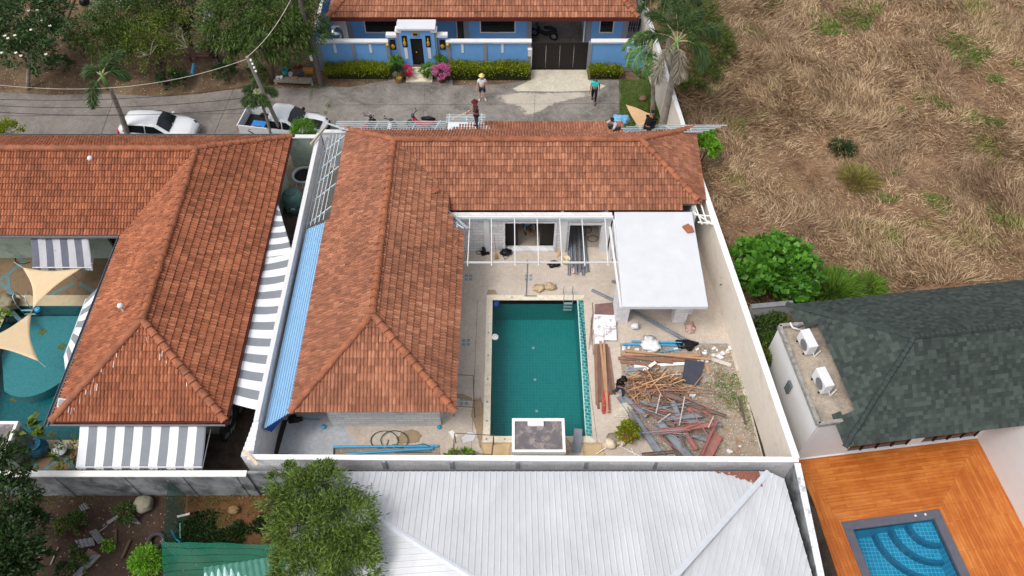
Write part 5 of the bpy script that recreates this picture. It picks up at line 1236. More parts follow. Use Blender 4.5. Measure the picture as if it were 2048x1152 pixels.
# potted plants at the entrance
M_terra = plain('terracotta', sc(150, 92, 62), var=.15); M_darkpot = plain('dark_pot', sc(84, 54, 42))
def potplant(label, p, r, h, pot, mat, n, pr=.4, L=.12, seed=0, group=None, w=.05):
    p = Vector(p); t = thing('potted_plant', label, 'potted plant', p, group)
    m = MB(); m.lathe([(r * .6, 0), (r, h), (r * 1.1, h), (r * 1.1, h * .92), (r * .9, h * .9)], p, 14); m.build('pot', pot, t, smooth=False)
    pts, dr = crown_pts([(p.x, p.y, p.z + h + pr * .6, pr, pr, pr * .8)], n, seed=seed); quads_mesh('leaves', leaf_quads(pts, dr, L, w, .15), mat, t)
    m = MB(); m.tube([p + Vector((0, 0, h * .8)), p + Vector((0, 0, h + pr * .6))], .02, 5); m.build('stem', B_brown, t); return t
GP = 'potted plants beside the entrance steps'
potplant('green potted plant in a yellow pot, lowest at the left of the steps', P(797, 163), .28, .38, plain('ochre_pot', sc(176, 140, 84)), L_dark, 900, .42, seed=1, group=GP)
potplant('potted plant with crimson blossoms on the left of the steps', P(819, 156), .2, .3, M_terra, M_pink, 700, .36, seed=2, group=GP)
potplant('round green potted bush on the right edge of the steps', P(855, 156), .22, .35, M_darkpot, L_topi, 900, .42, seed=3, group=GP)
potplant('large potted bougainvillea with pink blossoms at the lower right of the steps', P(884, 163), .28, .4, M_darkpot, M_pink2, 1200, .5, seed=4, group=GP)
potplant('green potted bush on the left ledge beside the portal', (-6.75, 37.5, .3), .22, .35, M_darkpot, L_topi, 800, .38, seed=5, group=GP)
potplant('green potted bush on the right ledge beside the portal', (-4.2, 37.5, .3), .22, .35, M_darkpot, L_topi, 800, .4, seed=6, group=GP)
# topiary ball, yellow shrubs
bush('topiary_bush', 'round clipped green bush between the pickup and the low green wall', 'bush', [(607, 262, 1.6, .62, .6, .58)], 4500, .1, .035, L_topi, 31, trunk=.06)
bush('yellow_shrub', 'row of yellow shrub behind the low green wall', 'shrub', [(596, 276, 1.0, .5, .2, .3), (625, 276, 1.0, .5, .2, .3)], 1800, .12, .05, L_hedge, 32)
bush('yellow_shrub', 'rounded yellow shrub above the roof edge at the far left', 'shrub', [(22, 262, 1.4, .9, .5, .6), (-10, 262, 1.3, .7, .5, .5)], 2600, .12, .05, L_hedge, 33)
tree('small_tree', 'slim sapling with lime green top beside the roof corner', 'tree', P(1400, 325), [(1418, 278, 1.9, .42, .35, .3), (1412, 298, 1.6, .42, .4, .4), (1420, 292, 1.5, .45, .4, .4)], 1100, .28, .09, L_bright, 34, .03)
# field
tree('large_leaved_bush', 'big round bush of large bright leaves between the cream wall and the green roof', 'bush', P(1550, 570), [(1555, 540, 1.3, 1.5, 1.4, 1.2), (1515, 565, 1.1, 1.2, 1.1, 1.0), (1590, 560, 1.1, 1.1, 1.1, 1.0), (1510, 525, 1.1, 1.1, 1.0, .9), (1560, 515, 1.2, 1.4, 1.1, .9)], 4200, .3, .3, L_round, 35, .08, droop=.12)
def clump(label, px, py, r, h, n, mat=L_grass, seed=0, group=None):
    c = P(px, py); t = thing('grass_clump', label, 'grass clump', c, group); rs = np.random.RandomState(seed + 90)
    a = rs.rand(n) * 6.283; q = rs.rand(n) ** .6 * r; b = np.stack([c.x + q * np.cos(a), c.y + q * np.sin(a), np.zeros(n)], 1)
    d = np.stack([np.cos(a) * (q / r) * .9, np.sin(a) * (q / r) * .9, np.ones(n)], 1) + rs.randn(n, 3) * .18
    quads_mesh('blades', leaf_quads(b, d, h * (.6 + .6 * rs.rand(n)), .035, .35), mat, t); return t
clump('tall green grass clump right of the large leaved bush', 1668, 585, .85, 1.1, 2600, seed=1)
clump('smaller yellowish grass clump further right in the field', 1733, 575, .5, .9, 800, seed=2)
clump('olive grass clump standing in the middle of the dry field', 1715, 365, .7, 1.0, 900, leafmat('olive', sc(96, 92, 44), sc(160, 146, 84)), seed=3)
clump('dark green clump between dry stalks near the field centre', 1684, 300, .6, .5, 900, L_dark, seed=4)
tree('shrub', 'dark rounded shrub squeezed between the cream wall and the annex', 'shrub', P(1548, 690), [(1538, 655, 1.0, .85, .75, .8), (1530, 700, .9, .5, .8, .8)], 4200, .15, .06, L_mango, 36, .05)
bush('shrub', 'yellow green shrub in the gap beside the annex wall', 'shrub', [(1526, 712, 1.1, .3, .5, .5)], 900, .14, .05, L_yel, 37)
tree('overgrown_shrubs', 'dark overgrown shrubs behind the far cream wall and the palms', 'shrub', P(1400, 130), [(1425, 90, .8, 1.2, 1.6, .8), (1405, 150, .6, .9, 1.2, .7), (1400, 40, .8, 1.2, 1.6, .9), (1380, 175, .6, .5, .6, .6)], 6500, .3, .06, leafmat('weedy', sc(40, 50, 22), sc(104, 116, 56)), 38, .05)
# dry grass (uncountable)
def in_poly(pl, x, y):
    c = np.zeros(len(x), bool); n = len(pl)
    for i in range(n):
        x0, y0 = pl[i][:2]; x1, y1 = pl[(i + 1) % n][:2]; cond = ((y0 > y) != (y1 > y)) & (x < (x1 - x0) * (y - y0) / (y1 - y0 + 1e-12) + x0); c ^= cond
    return c
def vn(x, y, s, o=0):
    return np.array([mnoise.noise(Vector((a * s + o, b * s - o, o * .7))) for a, b in zip(x, y)])
FIELD = [P(1348, 150)[:2], P(1378, 262)[:2], P(1425, 430)[:2], P(1500, 615)[:2], P(1600, 600)[:2], P(2080, 555)[:2], (30, 21.5), (38, 48), (9, 48)]
FIELD = [tuple(p) for p in FIELD]
rs = np.random.RandomState(3); NB = 260000
x = rs.uniform(7.5, 37, NB); y = rs.uniform(18, 48, NB); ok = in_poly(FIELD, x, y) & (x / y < 1.12); x, y = x[ok], y[ok]
g1 = vn(x, y, .16); g2 = vn(x, y, .6, 5.); tall = np.clip(.5 + 1.2 * g1 + .5 * g2 + .02 * (22 - x) * .5 + .02 * (y - 30), .12, 1)
keepm = rs.rand(len(x)) < (.5 + .5 * tall) * (1 - .45 * ((g2 < -.22) & (g1 < .05))); x, y, tall, g1, g2 = x[keepm], y[keepm], tall[keepm], g1[keepm], g2[keepm]
ang = vn(x, y, .35, 9.) * 7 + rs.randn(len(x)) * .8
inc = .25 + .75 * rs.rand(len(x)) + .5 * tall
d = np.stack([np.cos(ang), np.sin(ang), inc], 1)
b = np.stack([x, y, np.zeros(len(x)) + .06 * rs.rand(len(x))], 1)
Ln = (.3 + .5 * tall) * (.6 + .8 * rs.rand(len(x)))
V = leaf_quads(b, d, Ln, .022 + .02 * rs.rand(len(x)), .5 * rs.rand(len(x), 1))
q = N('straw_blades', .85, spec=.1); ri = q.n('NewGeometry').outputs['Random Per Island']
bigm = q.noise(.22, det=4, rough=.65); med = q.noise(.8, det=3)
col = q.ramp(q.math('ADD', q.math('MULTIPLY', ri, .5), q.math('MULTIPLY', med, .55)), [(.2, sc(94, 72, 54)), (.42, sc(148, 121, 94)), (.62, sc(186, 160, 126)), (.85, sc(216, 194, 160))])
col = q.mix(col, sc(122, 98, 82), q.ramp(q.noise(.17, vec=q.map(q.pos(), loc=(7, 3, 0)), det=3), [(.5, 0.0), (.64, .5)]))
col = q.mix(col, q.ramp(ri, [(.2, sc(86, 98, 42)), (.8, sc(150, 152, 78))]), q.ramp(bigm, [(.58, 0.0), (.7, .7)]))
M_straw = q.out(col)
o = quads_mesh('dry_grass', V, M_straw); o['kind'] = 'stuff'; _setprops(o, 'long dry straw coloured grass matted over the whole field', 'dry grass')
def grass_stuff(name, label, patches, dens, h, mat, w=.03, seed=0, poly=None):
    rs = np.random.RandomState(seed); B = []
    for (px, py, rx, ry) in patches:
        c = P(px, py); n = int(dens * rx * ry * 3.1); a = rs.rand(n) * 6.283; q_ = np.sqrt(rs.rand(n)) * (1 + .25 * np.sin(a * 3 + px)); B.append(np.stack([c.x + q_ * rx * np.cos(a), c.y + q_ * ry * np.sin(a), np.zeros(n)], 1))
    B = np.concatenate(B)
    if poly is not None: B = B[in_poly(poly, B[:, 0], B[:, 1])]
    n = len(B); d_ = rs.randn(n, 3) * .5 + np.array([0, 0, 1.])
    o = quads_mesh(name, leaf_quads(B, d_, h * (.5 + .8 * rs.rand(n)), w, .3), mat); o['kind'] = 'stuff'; _setprops(o, label, 'grass'); return o
grass_stuff('green_grass', 'fresh green grass tufts scattered through the dry field', [(1690, 30, 2.2, 1.6), (1650, 60, 1.2, .8), (1560, 15, 1.3, .8), (1772, 400, .5, .35), (1885, 415, .7, .5), (1860, 398, .5, .3), (1720, 480, .6, .4), (2010, 440, .9, .5), (1770, 235, .5, .3), (1795, 225, .3, .3), (1675, 197, .4, .25), (1640, 190, .3, .2), (1850, 200, .8, .5), (1880, 215, .6, .4), (1960, 245, .9, .5), (1940, 230, .4, .3), (1990, 160, .5, .4), (2040, 130, .5, .4), (1930, 100, 1.6, 1.6), (1980, 250, .8, .4), (1790, 350, .3, .2), (1930, 10, 1.2, .5), (1960, 60, 1, 1.2), (1455, 20, 1.2, 1.0), (1440, 80, .8, 1.4), (1500, 60, 1, .8), (1430, 130, .6, 1.0)], 300, .42, L_grass, .03, 6)
LAWN = [tuple(p[:2]) for p in PP([1238, 160, 1345, 160, 1372, 262, 1244, 300, 1239, 250])]
grass_stuff('lawn_grass', 'short green lawn between the forecourt and the cream wall', [(1290, 200, 1.8, 2.4), (1310, 235, 1.6, 1.6)], 700, .12, leafmat('lawn_blade', sc(58, 78, 28), sc(112, 132, 62)), .025, 7, LAWN)
grass_stuff('yard_weeds', 'patches of green weeds growing in the rubble yard', [(1470, 790, .75, .7), (1490, 815, .4, .6), (1450, 765, .5, .45), (1374, 805, .3, .2), (1270, 850, .3, .35), (1318, 915, .3, .15), (1440, 745, .3, .5), (1504, 885, .1, .12), (1455, 800, .6, .6), (1475, 760, .35, .4), (1420, 775, .3, .3), (1500, 850, .25, .5)], 420, .13, L_grass, .02, 8)
grass_stuff('weed_patch', 'dark leafy weeds in the red soil bed beside the green net', [(400, 1050, .7, .45), (375, 1075, .5, .3), (450, 1075, .8, .35), (480, 1060, .4, .3), (520, 1050, .3, .4), (400, 1090, .6, .2)], 900, .2, L_dark, .06, 9)
grass_stuff('bed_grass', 'thin olive grass along the foot of the old concrete wall', [(400, 1000, .9, .25), (470, 998, 1.0, .25), (530, 1010, .6, .5), (440, 1035, 1.0, .4), (120, 1000, 1.5, .2)], 260, .16, leafmat('olive_blade', sc(70, 72, 30), sc(128, 120, 62)), .025, 19)
grass_stuff('forecourt_weeds', 'weeds growing in the cracks of the concrete forecourt', [(657, 210, .15, .3), (652, 225, .12, .2), (622, 190, .08, .5), (640, 175, .5, .12)], 500, .1, L_grass, .03, 10)
# bottom left plot
tree('leafy_tree', 'dark leafy tree filling the bottom left corner', 'tree', P(20, 1080), [(0, 930, 3.6, 1.0, .8, .8), (20, 1000, 3.2, 1.0, .9, .9), (10, 1090, 3.2, 1.1, 1.0, .9), (50, 1060, 2.2, .8, .8, .8), (-10, 1150, 3, 1.2, .9, .9), (50, 1120, 2.2, .8, .6, .6)], 13000, .17, .08, L_dark, 41, .14)
tree('bushy_tree', 'feathery green tree overhanging the white metal roof at the bottom', 'tree', P(620, 1030), [(640, 985, 3.4, 1.2, .9, .8), (590, 1010, 3.0, 1.0, .9, .8), (690, 1040, 3.8, 1.1, .9, .8), (620, 1060, 3.4, 1.2, 1.0, .8), (570, 960, 2.8, .6, .5, .5), (650, 950, 3.2, .6, .4, .5), (700, 1090, 3.9, 1.0, .8, .7), (640, 1120, 3.4, 1.2, .8, .8), (700, 1140, 3.6, .9, .7, .7), (590, 1130, 3, .8, .8, .7)], 26000, .2, .038, L_willow, 42, .16, droop=.35, per=110, sp=.15)
GS = 'small shrubs on the dark soil plot'
for k, (px, py, r_, n_, mt, lab) in enumerate([(152, 1045, .38, 700, L_mango, 'dark leafy shrub beside the crossed grey boards'), (128, 1050, .32, 600, L_yel, 'yellowish shrub left of the crossed boards'), (250, 1025, .38, 800, L_mango, 'leafy green shrub above the two logs'), (215, 1092, .24, 350, L_bright, 'small bright seedling beside the corrugated scraps'), (155, 1100, .24, 300, L_mango, 'little seedling right of the grey branch'), (160, 1125, .34, 500, L_mango, 'low shrub near the bottom edge by the boards'), (130, 1140, .34, 500, L_dark, 'dark low shrub at the bottom edge left of the boards')]):
    bush('shrub', lab, 'shrub', [(px, py, .35, r_, r_, r_ * .8)], n_, .12, .05, mt, 50 + k, group=GS)
bush('rounded_bush', 'bright round bush below the old tyre', 'bush', [(295, 1122, .5, .55, .5, .5)], 3200, .13, .035, L_bright, 60)
# ================================================================== VEHICLES
M_paint = plain('white_car_paint', sc(226, 228, 230), rough=.18, var=.02, spec=.6, bump=0)
M_tyre = plain('tyre_rubber', sc(30, 30, 32)); M_rim = plain('alloy_rim', sc(160, 162, 166), metal=.7, rough=.35)
M_redl = plain('tail_lamp', sc(200, 20, 28), rough=.2); M_headl = plain('head_lamp', sc(60, 62, 66), rough=.1, spec=.8); M_bp = plain('black_plastic', sc(24, 24, 26), rough=.6)
def ringpts(st):
    x, hw, zb, zbelt, hwt, zt = st
    return [(x, -hw * .88, zb), (x, -hw, zb + .22), (x, -hw * 1.0, zbelt - .12), (x, -hw * .97, zbelt), (x, -hwt - .03, zt - .05), (x, -hwt * .8, zt), (x, 0, zt + .025), (x, hwt * .8, zt), (x, hwt + .03, zt - .05), (x, hw * .97, zbelt), (x, hw * 1.0, zbelt - .12), (x, hw, zb + .22), (x, hw * .88, zb)]
def loft(sts, M4, mi=0):
    m = MB(); n = 13; vs = []
    for s in sts: vs += [M4 @ Vector(p) for p in ringpts(s)]
    m.add(vs, [(i * n + j, i * n + (j + 1) % n, (i + 1) * n + (j + 1) % n, (i + 1) * n + j) for i in range(len(sts) - 1) for j in range(n)] + [tuple(range(n))[::-1], tuple(range((len(sts) - 1) * n, len(sts) * n))], mi)
    return m
def interp(sts, k=3):
    out = []; A = np.array(sts)
    for i in range(len(A) - 1):
        for t in np.linspace(0, 1, k, endpoint=False): out.append(A[i] * (1 - t) + A[i + 1] * t)
    out.append(A[-1]); return [tuple(r) for r in out]
def glassq(M4, pts, off):
    m = MB(); vs = [M4 @ (Vector(p) + Vector(off)) for p in pts]; m.add(vs, [tuple(range(len(vs)))]); return m
def wheels(t, M4, xs, hw, r=.33):
    for x in xs:
        for s in (-1, 1):
            m = MB(); a = M4 @ Vector((x, s * (hw - .02), r)); b = M4 @ Vector((x, s * (hw - .24), r)); m.tube([a, b], r, 20); w_ = m.build('wheel', M_tyre, t)
            m = MB(); m.tube([M4 @ Vector((x, s * (hw + .0), r)), M4 @ Vector((x, s * (hw - .03), r))], r * .62, 14); m.build('rim', M_rim, w_)
cc = Vector((-19.15, 32.2, 0)); M4 = Matrix.Translation(cc) @ Matrix.Rotation(R(-4), 4, 'Z')
car = thing('hatchback_car', 'white hatchback car parked under the leaning foxtail palm', 'car', cc)
H1 = [(-2.2, .66, .3, .80, .58, .86), (-2.08, .82, .25, .94, .64, 1.12), (-1.75, .89, .22, .98, .60, 1.38), (-1.2, .91, .2, .98, .62, 1.47), (-.3, .91, .2, .96, .63, 1.49), (.2, .91, .2, .95, .61, 1.43), (.95, .91, .2, .92, .70, .99), (1.5, .89, .22, .86, .68, .93), (1.95, .80, .25, .74, .60, .82), (2.18, .60, .3, .58, .46, .62)]
loft(interp(H1), M4).build('body', M_paint, car, smooth=True)
glassq(M4, [(.26, -.56, 1.4), (.9, -.7, 1.0), (.94, 0, 1.03), (.9, .7, 1.0), (.26, .56, 1.4), (.22, 0, 1.455)], (.02, 0, .03)).build('windscreen', M_glass, car)
glassq(M4, [(-2.08, -.52, 1.05), (-2.08, .52, 1.05), (-1.8, .5, 1.34), (-1.8, -.5, 1.34)], (-.03, 0, .03)).build('rear_window', M_glass, car)
for s in (-1, 1):
    glassq(M4, [(-1.75, s * .86, 1.03), (-.45, s * .885, 1.0), (-.45, s * .70, 1.40), (-1.25, s * .69, 1.39), (-1.7, s * .70, 1.28)], (0, s * .012, .012)).build('side_window', M_glass, car)
    glassq(M4, [(-.38, s * .885, 1.0), (.8, s * .86, .97), (.15, s * .71, 1.36), (-.38, s * .70, 1.40)], (0, s * .012, .012)).build('side_window', M_glass, car)
    m = MB(); m.blob(M4 @ Vector((.62, s * 1.0, 1.02)), (.1, .11, .08), 0, 0); m.build('mirror', M_paint, car, smooth=True)
    m = MB(); m.blob(M4 @ Vector((-2.08, s * .7, .9)), (.13, .16, .14), 0, 0); m.build('tail_lamp', M_redl, car, smooth=True)
    m = MB(); m.blob(M4 @ Vector((1.93, s * .62, .72)), (.16, .13, .08), 0, 0); m.build('headlight', M_headl, car, smooth=True)
m = MB(); m.obox(M4 @ Vector((2.13, 0, .5)), (.08, .8, .18), R(-4)); m.build('grille', M_bp, car)
wheels(car, M4, (-1.35, 1.3), .9); car.scale = (.92,) * 3
cc = Vector((-12.35, 32.4, 0)); M4 = Matrix.Translation(cc) @ Matrix.Rotation(R(-9), 4, 'Z')
tk = thing('pickup_truck', 'white pickup truck with black bonnet stripe and a blue box in its bed', 'pickup truck', cc)
T1 = [(-.65, .93, .4, 1.15, .70, 1.78), (-.55, .94, .35, 1.18, .72, 1.82), (.3, .94, .35, 1.18, .73, 1.84), (.55, .94, .35, 1.16, .71, 1.78), (1.25, .94, .35, 1.12, .78, 1.2), (1.9, .93, .35, 1.08, .76, 1.15), (2.4, .88, .38, .98, .70, 1.05), (2.62, .74, .4, .8, .6, .86)]
loft(interp(T1), M4).build('cab', M_paint, tk, smooth=True)
m = MB(); z0, z1 = .5, 1.15
for a, b, y0, y1 in ((-2.65, -.66, -.93, -.87), (-2.65, -.66, .87, .93), (-2.68, -2.62, -.93, .93)):
    m.obox(M4 @ Vector(((a + b) / 2, (y0 + y1) / 2, (z0 + z1) / 2)), (b - a, y1 - y0, z1 - z0), R(-9))
m.obox(M4 @ Vector((-1.65, 0, .42)), (2.0, 1.86, .1), R(-9))
m.build('bed', M_paint, tk)
m = MB(); m.obox(M4 @ Vector((-1.65, 0, .5)), (1.94, 1.73, .04), R(-9)); m.obox(M4 @ Vector((-.72, 0, .95)), (.06, 1.73, .9), R(-9)); m.build('bed_liner', M_bp, tk)
m = MB(); m.obox(M4 @ Vector((-1.3, -.38, .66)), (.75, .5, .42), R(-9)); one(m, 'storage_box', plain('blue_crate', sc(52, 128, 200)), 'blue box standing in the bed of the white pickup', 'box')
glassq(M4, [(.6, -.66, 1.72), (1.18, -.78, 1.22), (1.22, 0, 1.25), (1.18, .78, 1.22), (.6, .66, 1.72), (.56, 0, 1.8)], (.03, 0, .04)).build('windscreen', M_glass, tk)
for s in (-1, 1):
    glassq(M4, [(-.55, s * .92, 1.22), (.2, s * .92, 1.22), (.2, s * .79, 1.68), (-.5, s * .78, 1.66)], (0, s * .02, .015)).build('side_window', M_glass, tk)
    glassq(M4, [(.28, s * .92, 1.22), (1.1, s * .9, 1.2), (.55, s * .79, 1.64), (.28, s * .79, 1.68)], (0, s * .02, .015)).build('side_window', M_glass, tk)
    m = MB(); m.blob(M4 @ Vector((.95, s * 1.05, 1.25)), (.1, .13, .12), 0, 0); m.build('mirror', M_bp, tk, smooth=True)
    m = MB(); m.blob(M4 @ Vector((2.4, s * .7, .9)), (.16, .13, .1), 0, 0); m.build('headlight', M_headl, tk, smooth=True)
    m = MB(); m.obox(M4 @ Vector((-2.67, s * .86, .85)), (.06, .14, .34), R(-9)); m.build('tail_lamp', M_redl, tk)
m = MB()
for x0, x1 in ((1.32, 1.9), (1.9, 2.4)):
    za, zb_ = (1.235, 1.19) if x0 < 1.5 else (1.19, 1.1)
    m.add([M4 @ Vector(p) for p in ((x0, -.42, za), (x1, -.42, zb_), (x1, .3, zb_), (x0, .3, za))], [(0, 1, 2, 3)])
m.build('bonnet_stripe', M_bp, tk)
m = MB(); m.obox(M4 @ Vector((2.6, 0, .62)), (.14, 1.5, .4), R(-9)); m.build('front_bumper', M_bp, tk)
wheels(tk, M4, (-1.65, 1.65), .94, .38); tk.scale = (.88,) * 3
def motorbike(label, p, rz, body, seat=M_bp):
    p = Vector(p); Mx = Matrix.Translation(p) @ Matrix.Rotation(rz, 4, 'Z'); t = thing('motorbike', label, 'motorbike', p); W_ = lambda *a: Mx @ Vector(a)
    for x in (-.62, .62):
        m = MB(); m.tube([W_(x, -.05, .29), W_(x, .05, .29)], .29, 16); w_ = m.build('wheel', M_tyre, t); m = MB(); m.tube([W_(x, -.06, .29), W_(x, .06, .29)], .16, 10); m.build('rim', M_rim, w_)
    m = MB(); m.tube([W_(.45, 0, .75), W_(.3, 0, .45), W_(-.1, 0, .35), W_(-.5, 0, .5), W_(-.8, 0, .72)], [.1, .13, .14, .14, .06], 8); m.build('body', body, t, smooth=True)
    m = MB(); m.tube([W_(-.75, 0, .8), W_(-.4, 0, .82), W_(.0, 0, .76)], [.07, .13, .1], 8); m.build('seat', seat, t, smooth=True)
    m = MB(); m.tube([W_(.62, .0, .29), W_(.45, 0, .95)], .04, 6); m.build('fork', M_steel, t)
    m = MB(); m.tube([W_(.3, -.32, 1.02), W_(.42, -.12, .98), W_(.42, .12, .98), W_(.3, .32, 1.02)], .02, 6); m.build('handlebar', M_bp, t)
    m = MB(); m.blob(W_(.5, 0, .9), (.1, .12, .12), 1, .1); m.build('headlight', M_headl, t, smooth=True)
    for s in (-1, 1): m = MB(); m.tube([W_(.38, s * .2, 1.0), W_(.36, s * .28, 1.15)], .01, 4); m.blob(W_(.36, s * .28, 1.17), (.03, .06, .04), 0, 0, 1, 1); m.build('mirror', M_bp, t)
    return t
M_redb = plain('red_plastic', sc(170, 24, 32), rough=.3)
motorbike('black motorbike with red fairing parked behind the raised steel grid', P(846, 258), R(172), M_redb)
motorbike('dark motorbike with red front seen through the steel battens', P(738, 270), R(70), M_bp, M_redb)
motorbike('pale motorbike standing between the two darker ones beyond the ridge', P(775, 276), R(60), M_white)
motorbike('black motorbike in the dark side passage below the striped canvas', P(470, 850), R(75), M_bp)
motorbike('black motorbike under the palm fronds in front of the pickup', P(533, 278), R(5), M_bp)
motorbike('motorbike standing in the dark carport behind the black gate', P(1088, 76), R(160), M_bp)
motorbike('dark motorbike wedged beside the broken bench under the trees', P(430, 118), R(125), M_bp)
# ================================================================== PEOPLE
M_skin = plain('skin', sc(150, 102, 78), rough=.55, var=.06, bump=0); M_skin2 = plain('fair_skin', sc(205, 150, 125), rough=.55, var=.06, bump=0); M_hair = plain('black_hair', sc(22, 18, 18))
def skinmesh(name, nodes, edges, mat, parent, M_, sub=1):
    me = bpy.data.meshes.new(name); o0 = ORG[parent.name]
    me.from_pydata([tuple(M_ @ Vector(n[:3]) - o0) for n in nodes], edges, []); me.materials.append(mat)
    o = bpy.data.objects.new(name, me); C.objects.link(o); o.parent = parent; ORG[o.name] = o0
    md = o.modifiers.new('skin', 'SKIN'); md.use_smooth_shade = True
    for i, n in enumerate(nodes):
        sv = me.skin_vertices[0].data[i]; sv.radius = (n[3], n[4] if len(n) > 4 else n[3]); sv.use_root = (i == 0)
    if sub: s = o.modifiers.new('sub', 'SUBSURF'); s.levels = sub; s.render_levels = sub
    return o
def person(label, p, rz, pose, shirt, pants, skin=M_skin, shoes=M_bp, hat=None, hair=True, shorts=False, scale=1.0):
    p = Vector(p); M_ = Matrix.Translation(p) @ Matrix.Rotation(rz, 4, 'Z') @ Matrix.Scale(scale, 4)
    t = thing('person', label, 'person', p); J = {k: Vector(v) for k, v in pose.items()}
    nodes = []; edges = []; ix = {}
    def nd(k, v, r, r2=None, par=None):
        ix[k] = len(nodes); nodes.append((v.x, v.y, v.z, r, r2 or r))
        if par is not None: edges.append((ix[par], ix[k]))
    nd('pel', J['pel'], .13, .1); nd('waist', J['pel'].lerp(J['chest'], .45), .12, .09, 'pel'); nd('chest', J['chest'], .15, .1, 'waist'); nd('neck', J['neck'], .055, .055, 'chest')
    hd = J['head'] - J['neck']; nd('jaw', J['neck'] + hd * .45, .07, .075, 'neck'); nd('head', J['head'], .085, .095, 'jaw'); nd('top', J['head'] + hd.normalized() * .085, .06, .07, 'head')
    fwd = Vector((J['toeL'] + J['toeR'] - J['ankL'] - J['ankR'])); fwd.z = 0; fwd = fwd.normalized() if fwd.length > .01 else Vector((0, -1, 0))
    nd('nose', J['head'] + fwd * .11 - hd.normalized() * .02, .015, .015, 'head')
    for s in ('L', 'R'):
        nd('sh' + s, J['sh' + s], .06, .06, 'chest'); nd('el' + s, J['el' + s], .045, .045, 'sh' + s); nd('wr' + s, J['wr' + s], .03, .025, 'el' + s)
        d = (J['wr' + s] - J['el' + s]).normalized(); side = d.cross(Vector((.3, .2, 1))).normalized(); nrm = side.cross(d)
        nd('pa' + s, J['wr' + s] + d * .07, .035, .018, 'wr' + s)
        for f in range(4):
            b = J['wr' + s] + d * .11 + side * (.03 - .02 * f); ln = (.07, .08, .075, .06)[f]
            nd('f%d%s' % (f, s), b, .009, .009, 'pa' + s); nd('g%d%s' % (f, s), b + d * ln * .5 + nrm * .008, .0085, .0085, 'f%d%s' % (f, s)); nd('h%d%s' % (f, s), b + d * ln * .85 + nrm * .03, .007, .007, 'g%d%s' % (f, s))
        nd('th' + s, J['wr' + s] + d * .05 + side * .05, .011, .011, 'pa' + s); nd('ti' + s, J['wr' + s] + d * .09 + side * .065, .009, .009, 'th' + s)
        nd('hip' + s, J['hip' + s], .095, .095, 'pel'); nd('kn' + s, J['kn' + s], .058, .058, 'hip' + s); nd('cf' + s, J['kn' + s].lerp(J['ank' + s], .35), .055, .055, 'kn' + s); nd('an' + s, J['ank' + s], .036, .036, 'cf' + s); nd('to' + s, J['toe' + s], .035, .028, 'an' + s)
    skinmesh('body', nodes, edges, skin, t, M_)
    sn = []; se = []
    def S_(v, r, r2, par=None):
        sn.append((v.x, v.y, v.z, r, r2)); 
        if par is not None: se.append((par, len(sn) - 1))
        return len(sn) - 1
    a = S_(J['pel'] + (J['chest'] - J['pel']) * .05, .155, .125); b = S_(J['pel'].lerp(J['chest'], .5), .155, .12, a); c = S_(J['chest'], .175, .13, b); S_(J['chest'].lerp(J['neck'], .7), .085, .08, c)
    for s in ('L', 'R'): x = S_(J['sh' + s], .08, .08, c); S_(J['sh' + s].lerp(J['el' + s], .75 if shorts else .9), .065, .065, x)
    skinmesh('shirt', sn, se, shirt, t, M_)
    sn = []; se = []
    a = S_(J['pel'], .145, .12)
    for s in ('L', 'R'):
        x = S_(J['hip' + s], .11, .11, a); y = S_(J['hip' + s].lerp(J['kn' + s], .9), .085, .085, x)
        if not shorts: z = S_(J['kn' + s].lerp(J['ank' + s], .12), .075, .075, y); S_(J['kn' + s].lerp(J['ank' + s], .88), .055, .06, z)
    skinmesh('shorts' if shorts else 'trousers', sn, se, pants, t, M_)
    for s in ('L', 'R'):
        m = MB(); A_, B_2 = J['ank' + s], J['toe' + s]; d = (B_2 - A_); m.tube([M_ @ (A_ + Vector((0, 0, -.03)) - d * .25), M_ @ (A_ + Vector((0, 0, -.03)) + d * .4), M_ @ (B_2 + d * .1)], [.045 * scale, .05 * scale, .035 * scale], 8); m.build('shoe', shoes, t, smooth=True)
    top = M_ @ (J['head'] + hd.normalized() * .045 - fwd * .02)
    if hair: m = MB(); m.blob(top, (.1, .105, .09), 3, .08, 2, 2); m.build('hair', M_hair, t, smooth=True)
    if hat:
        m = MB(); c = top + Vector((0, 0, .04)); m.lathe([(.17, -.02), (.17, 0), (.11, .01), (.1, .09), (.05, .11), (.01, .112)], c, 18); m.build('hat', hat, t, smooth=True)
    return t
V3 = Vector
STAND = dict(pel=(0, 0, .93), chest=(0, 0, 1.27), neck=(0, 0, 1.47), head=(0, -.02, 1.61), shL=(.18, 0, 1.4), shR=(-.18, 0, 1.4), elL=(.25, .02, 1.13), elR=(-.25, .02, 1.13), wrL=(.28, -.06, .88), wrR=(-.28, -.06, .88),
             hipL=(.09, 0, .88), hipR=(-.09, 0, .88), knL=(.13, -.02, .48), knR=(-.13, -.02, .48), ankL=(.16, .02, .09), ankR=(-.16, .02, .09), toeL=(.19, -.14, .04), toeR=(-.19, -.14, .04))
WALK = dict(STAND, knL=(.1, -.16, .5), ankL=(.1, -.2, .1), toeL=(.1, -.36, .05), knR=(-.1, .02, .48), ankR=(-.1, .22, .14), toeR=(-.1, .1, .05), elL=(.23, .1, 1.14), wrL=(.24, .1, .88), elR=(-.23, -.04, 1.13), wrR=(-.24, -.16, .9))
HOLD = dict(STAND, elL=(.22, -.1, 1.14), wrL=(.08, -.32, 1.1), elR=(-.22, -.1, 1.14), wrR=(-.06, -.36, 1.0), head=(0, -.05, 1.59))
PHONE = dict(WALK, elL=(.22, -.08, 1.12), wrL=(.05, -.28, 1.14), elR=(-.22, -.08, 1.12), wrR=(-.06, -.26, 1.12), head=(0, -.07, 1.57), neck=(0, -.02, 1.46))
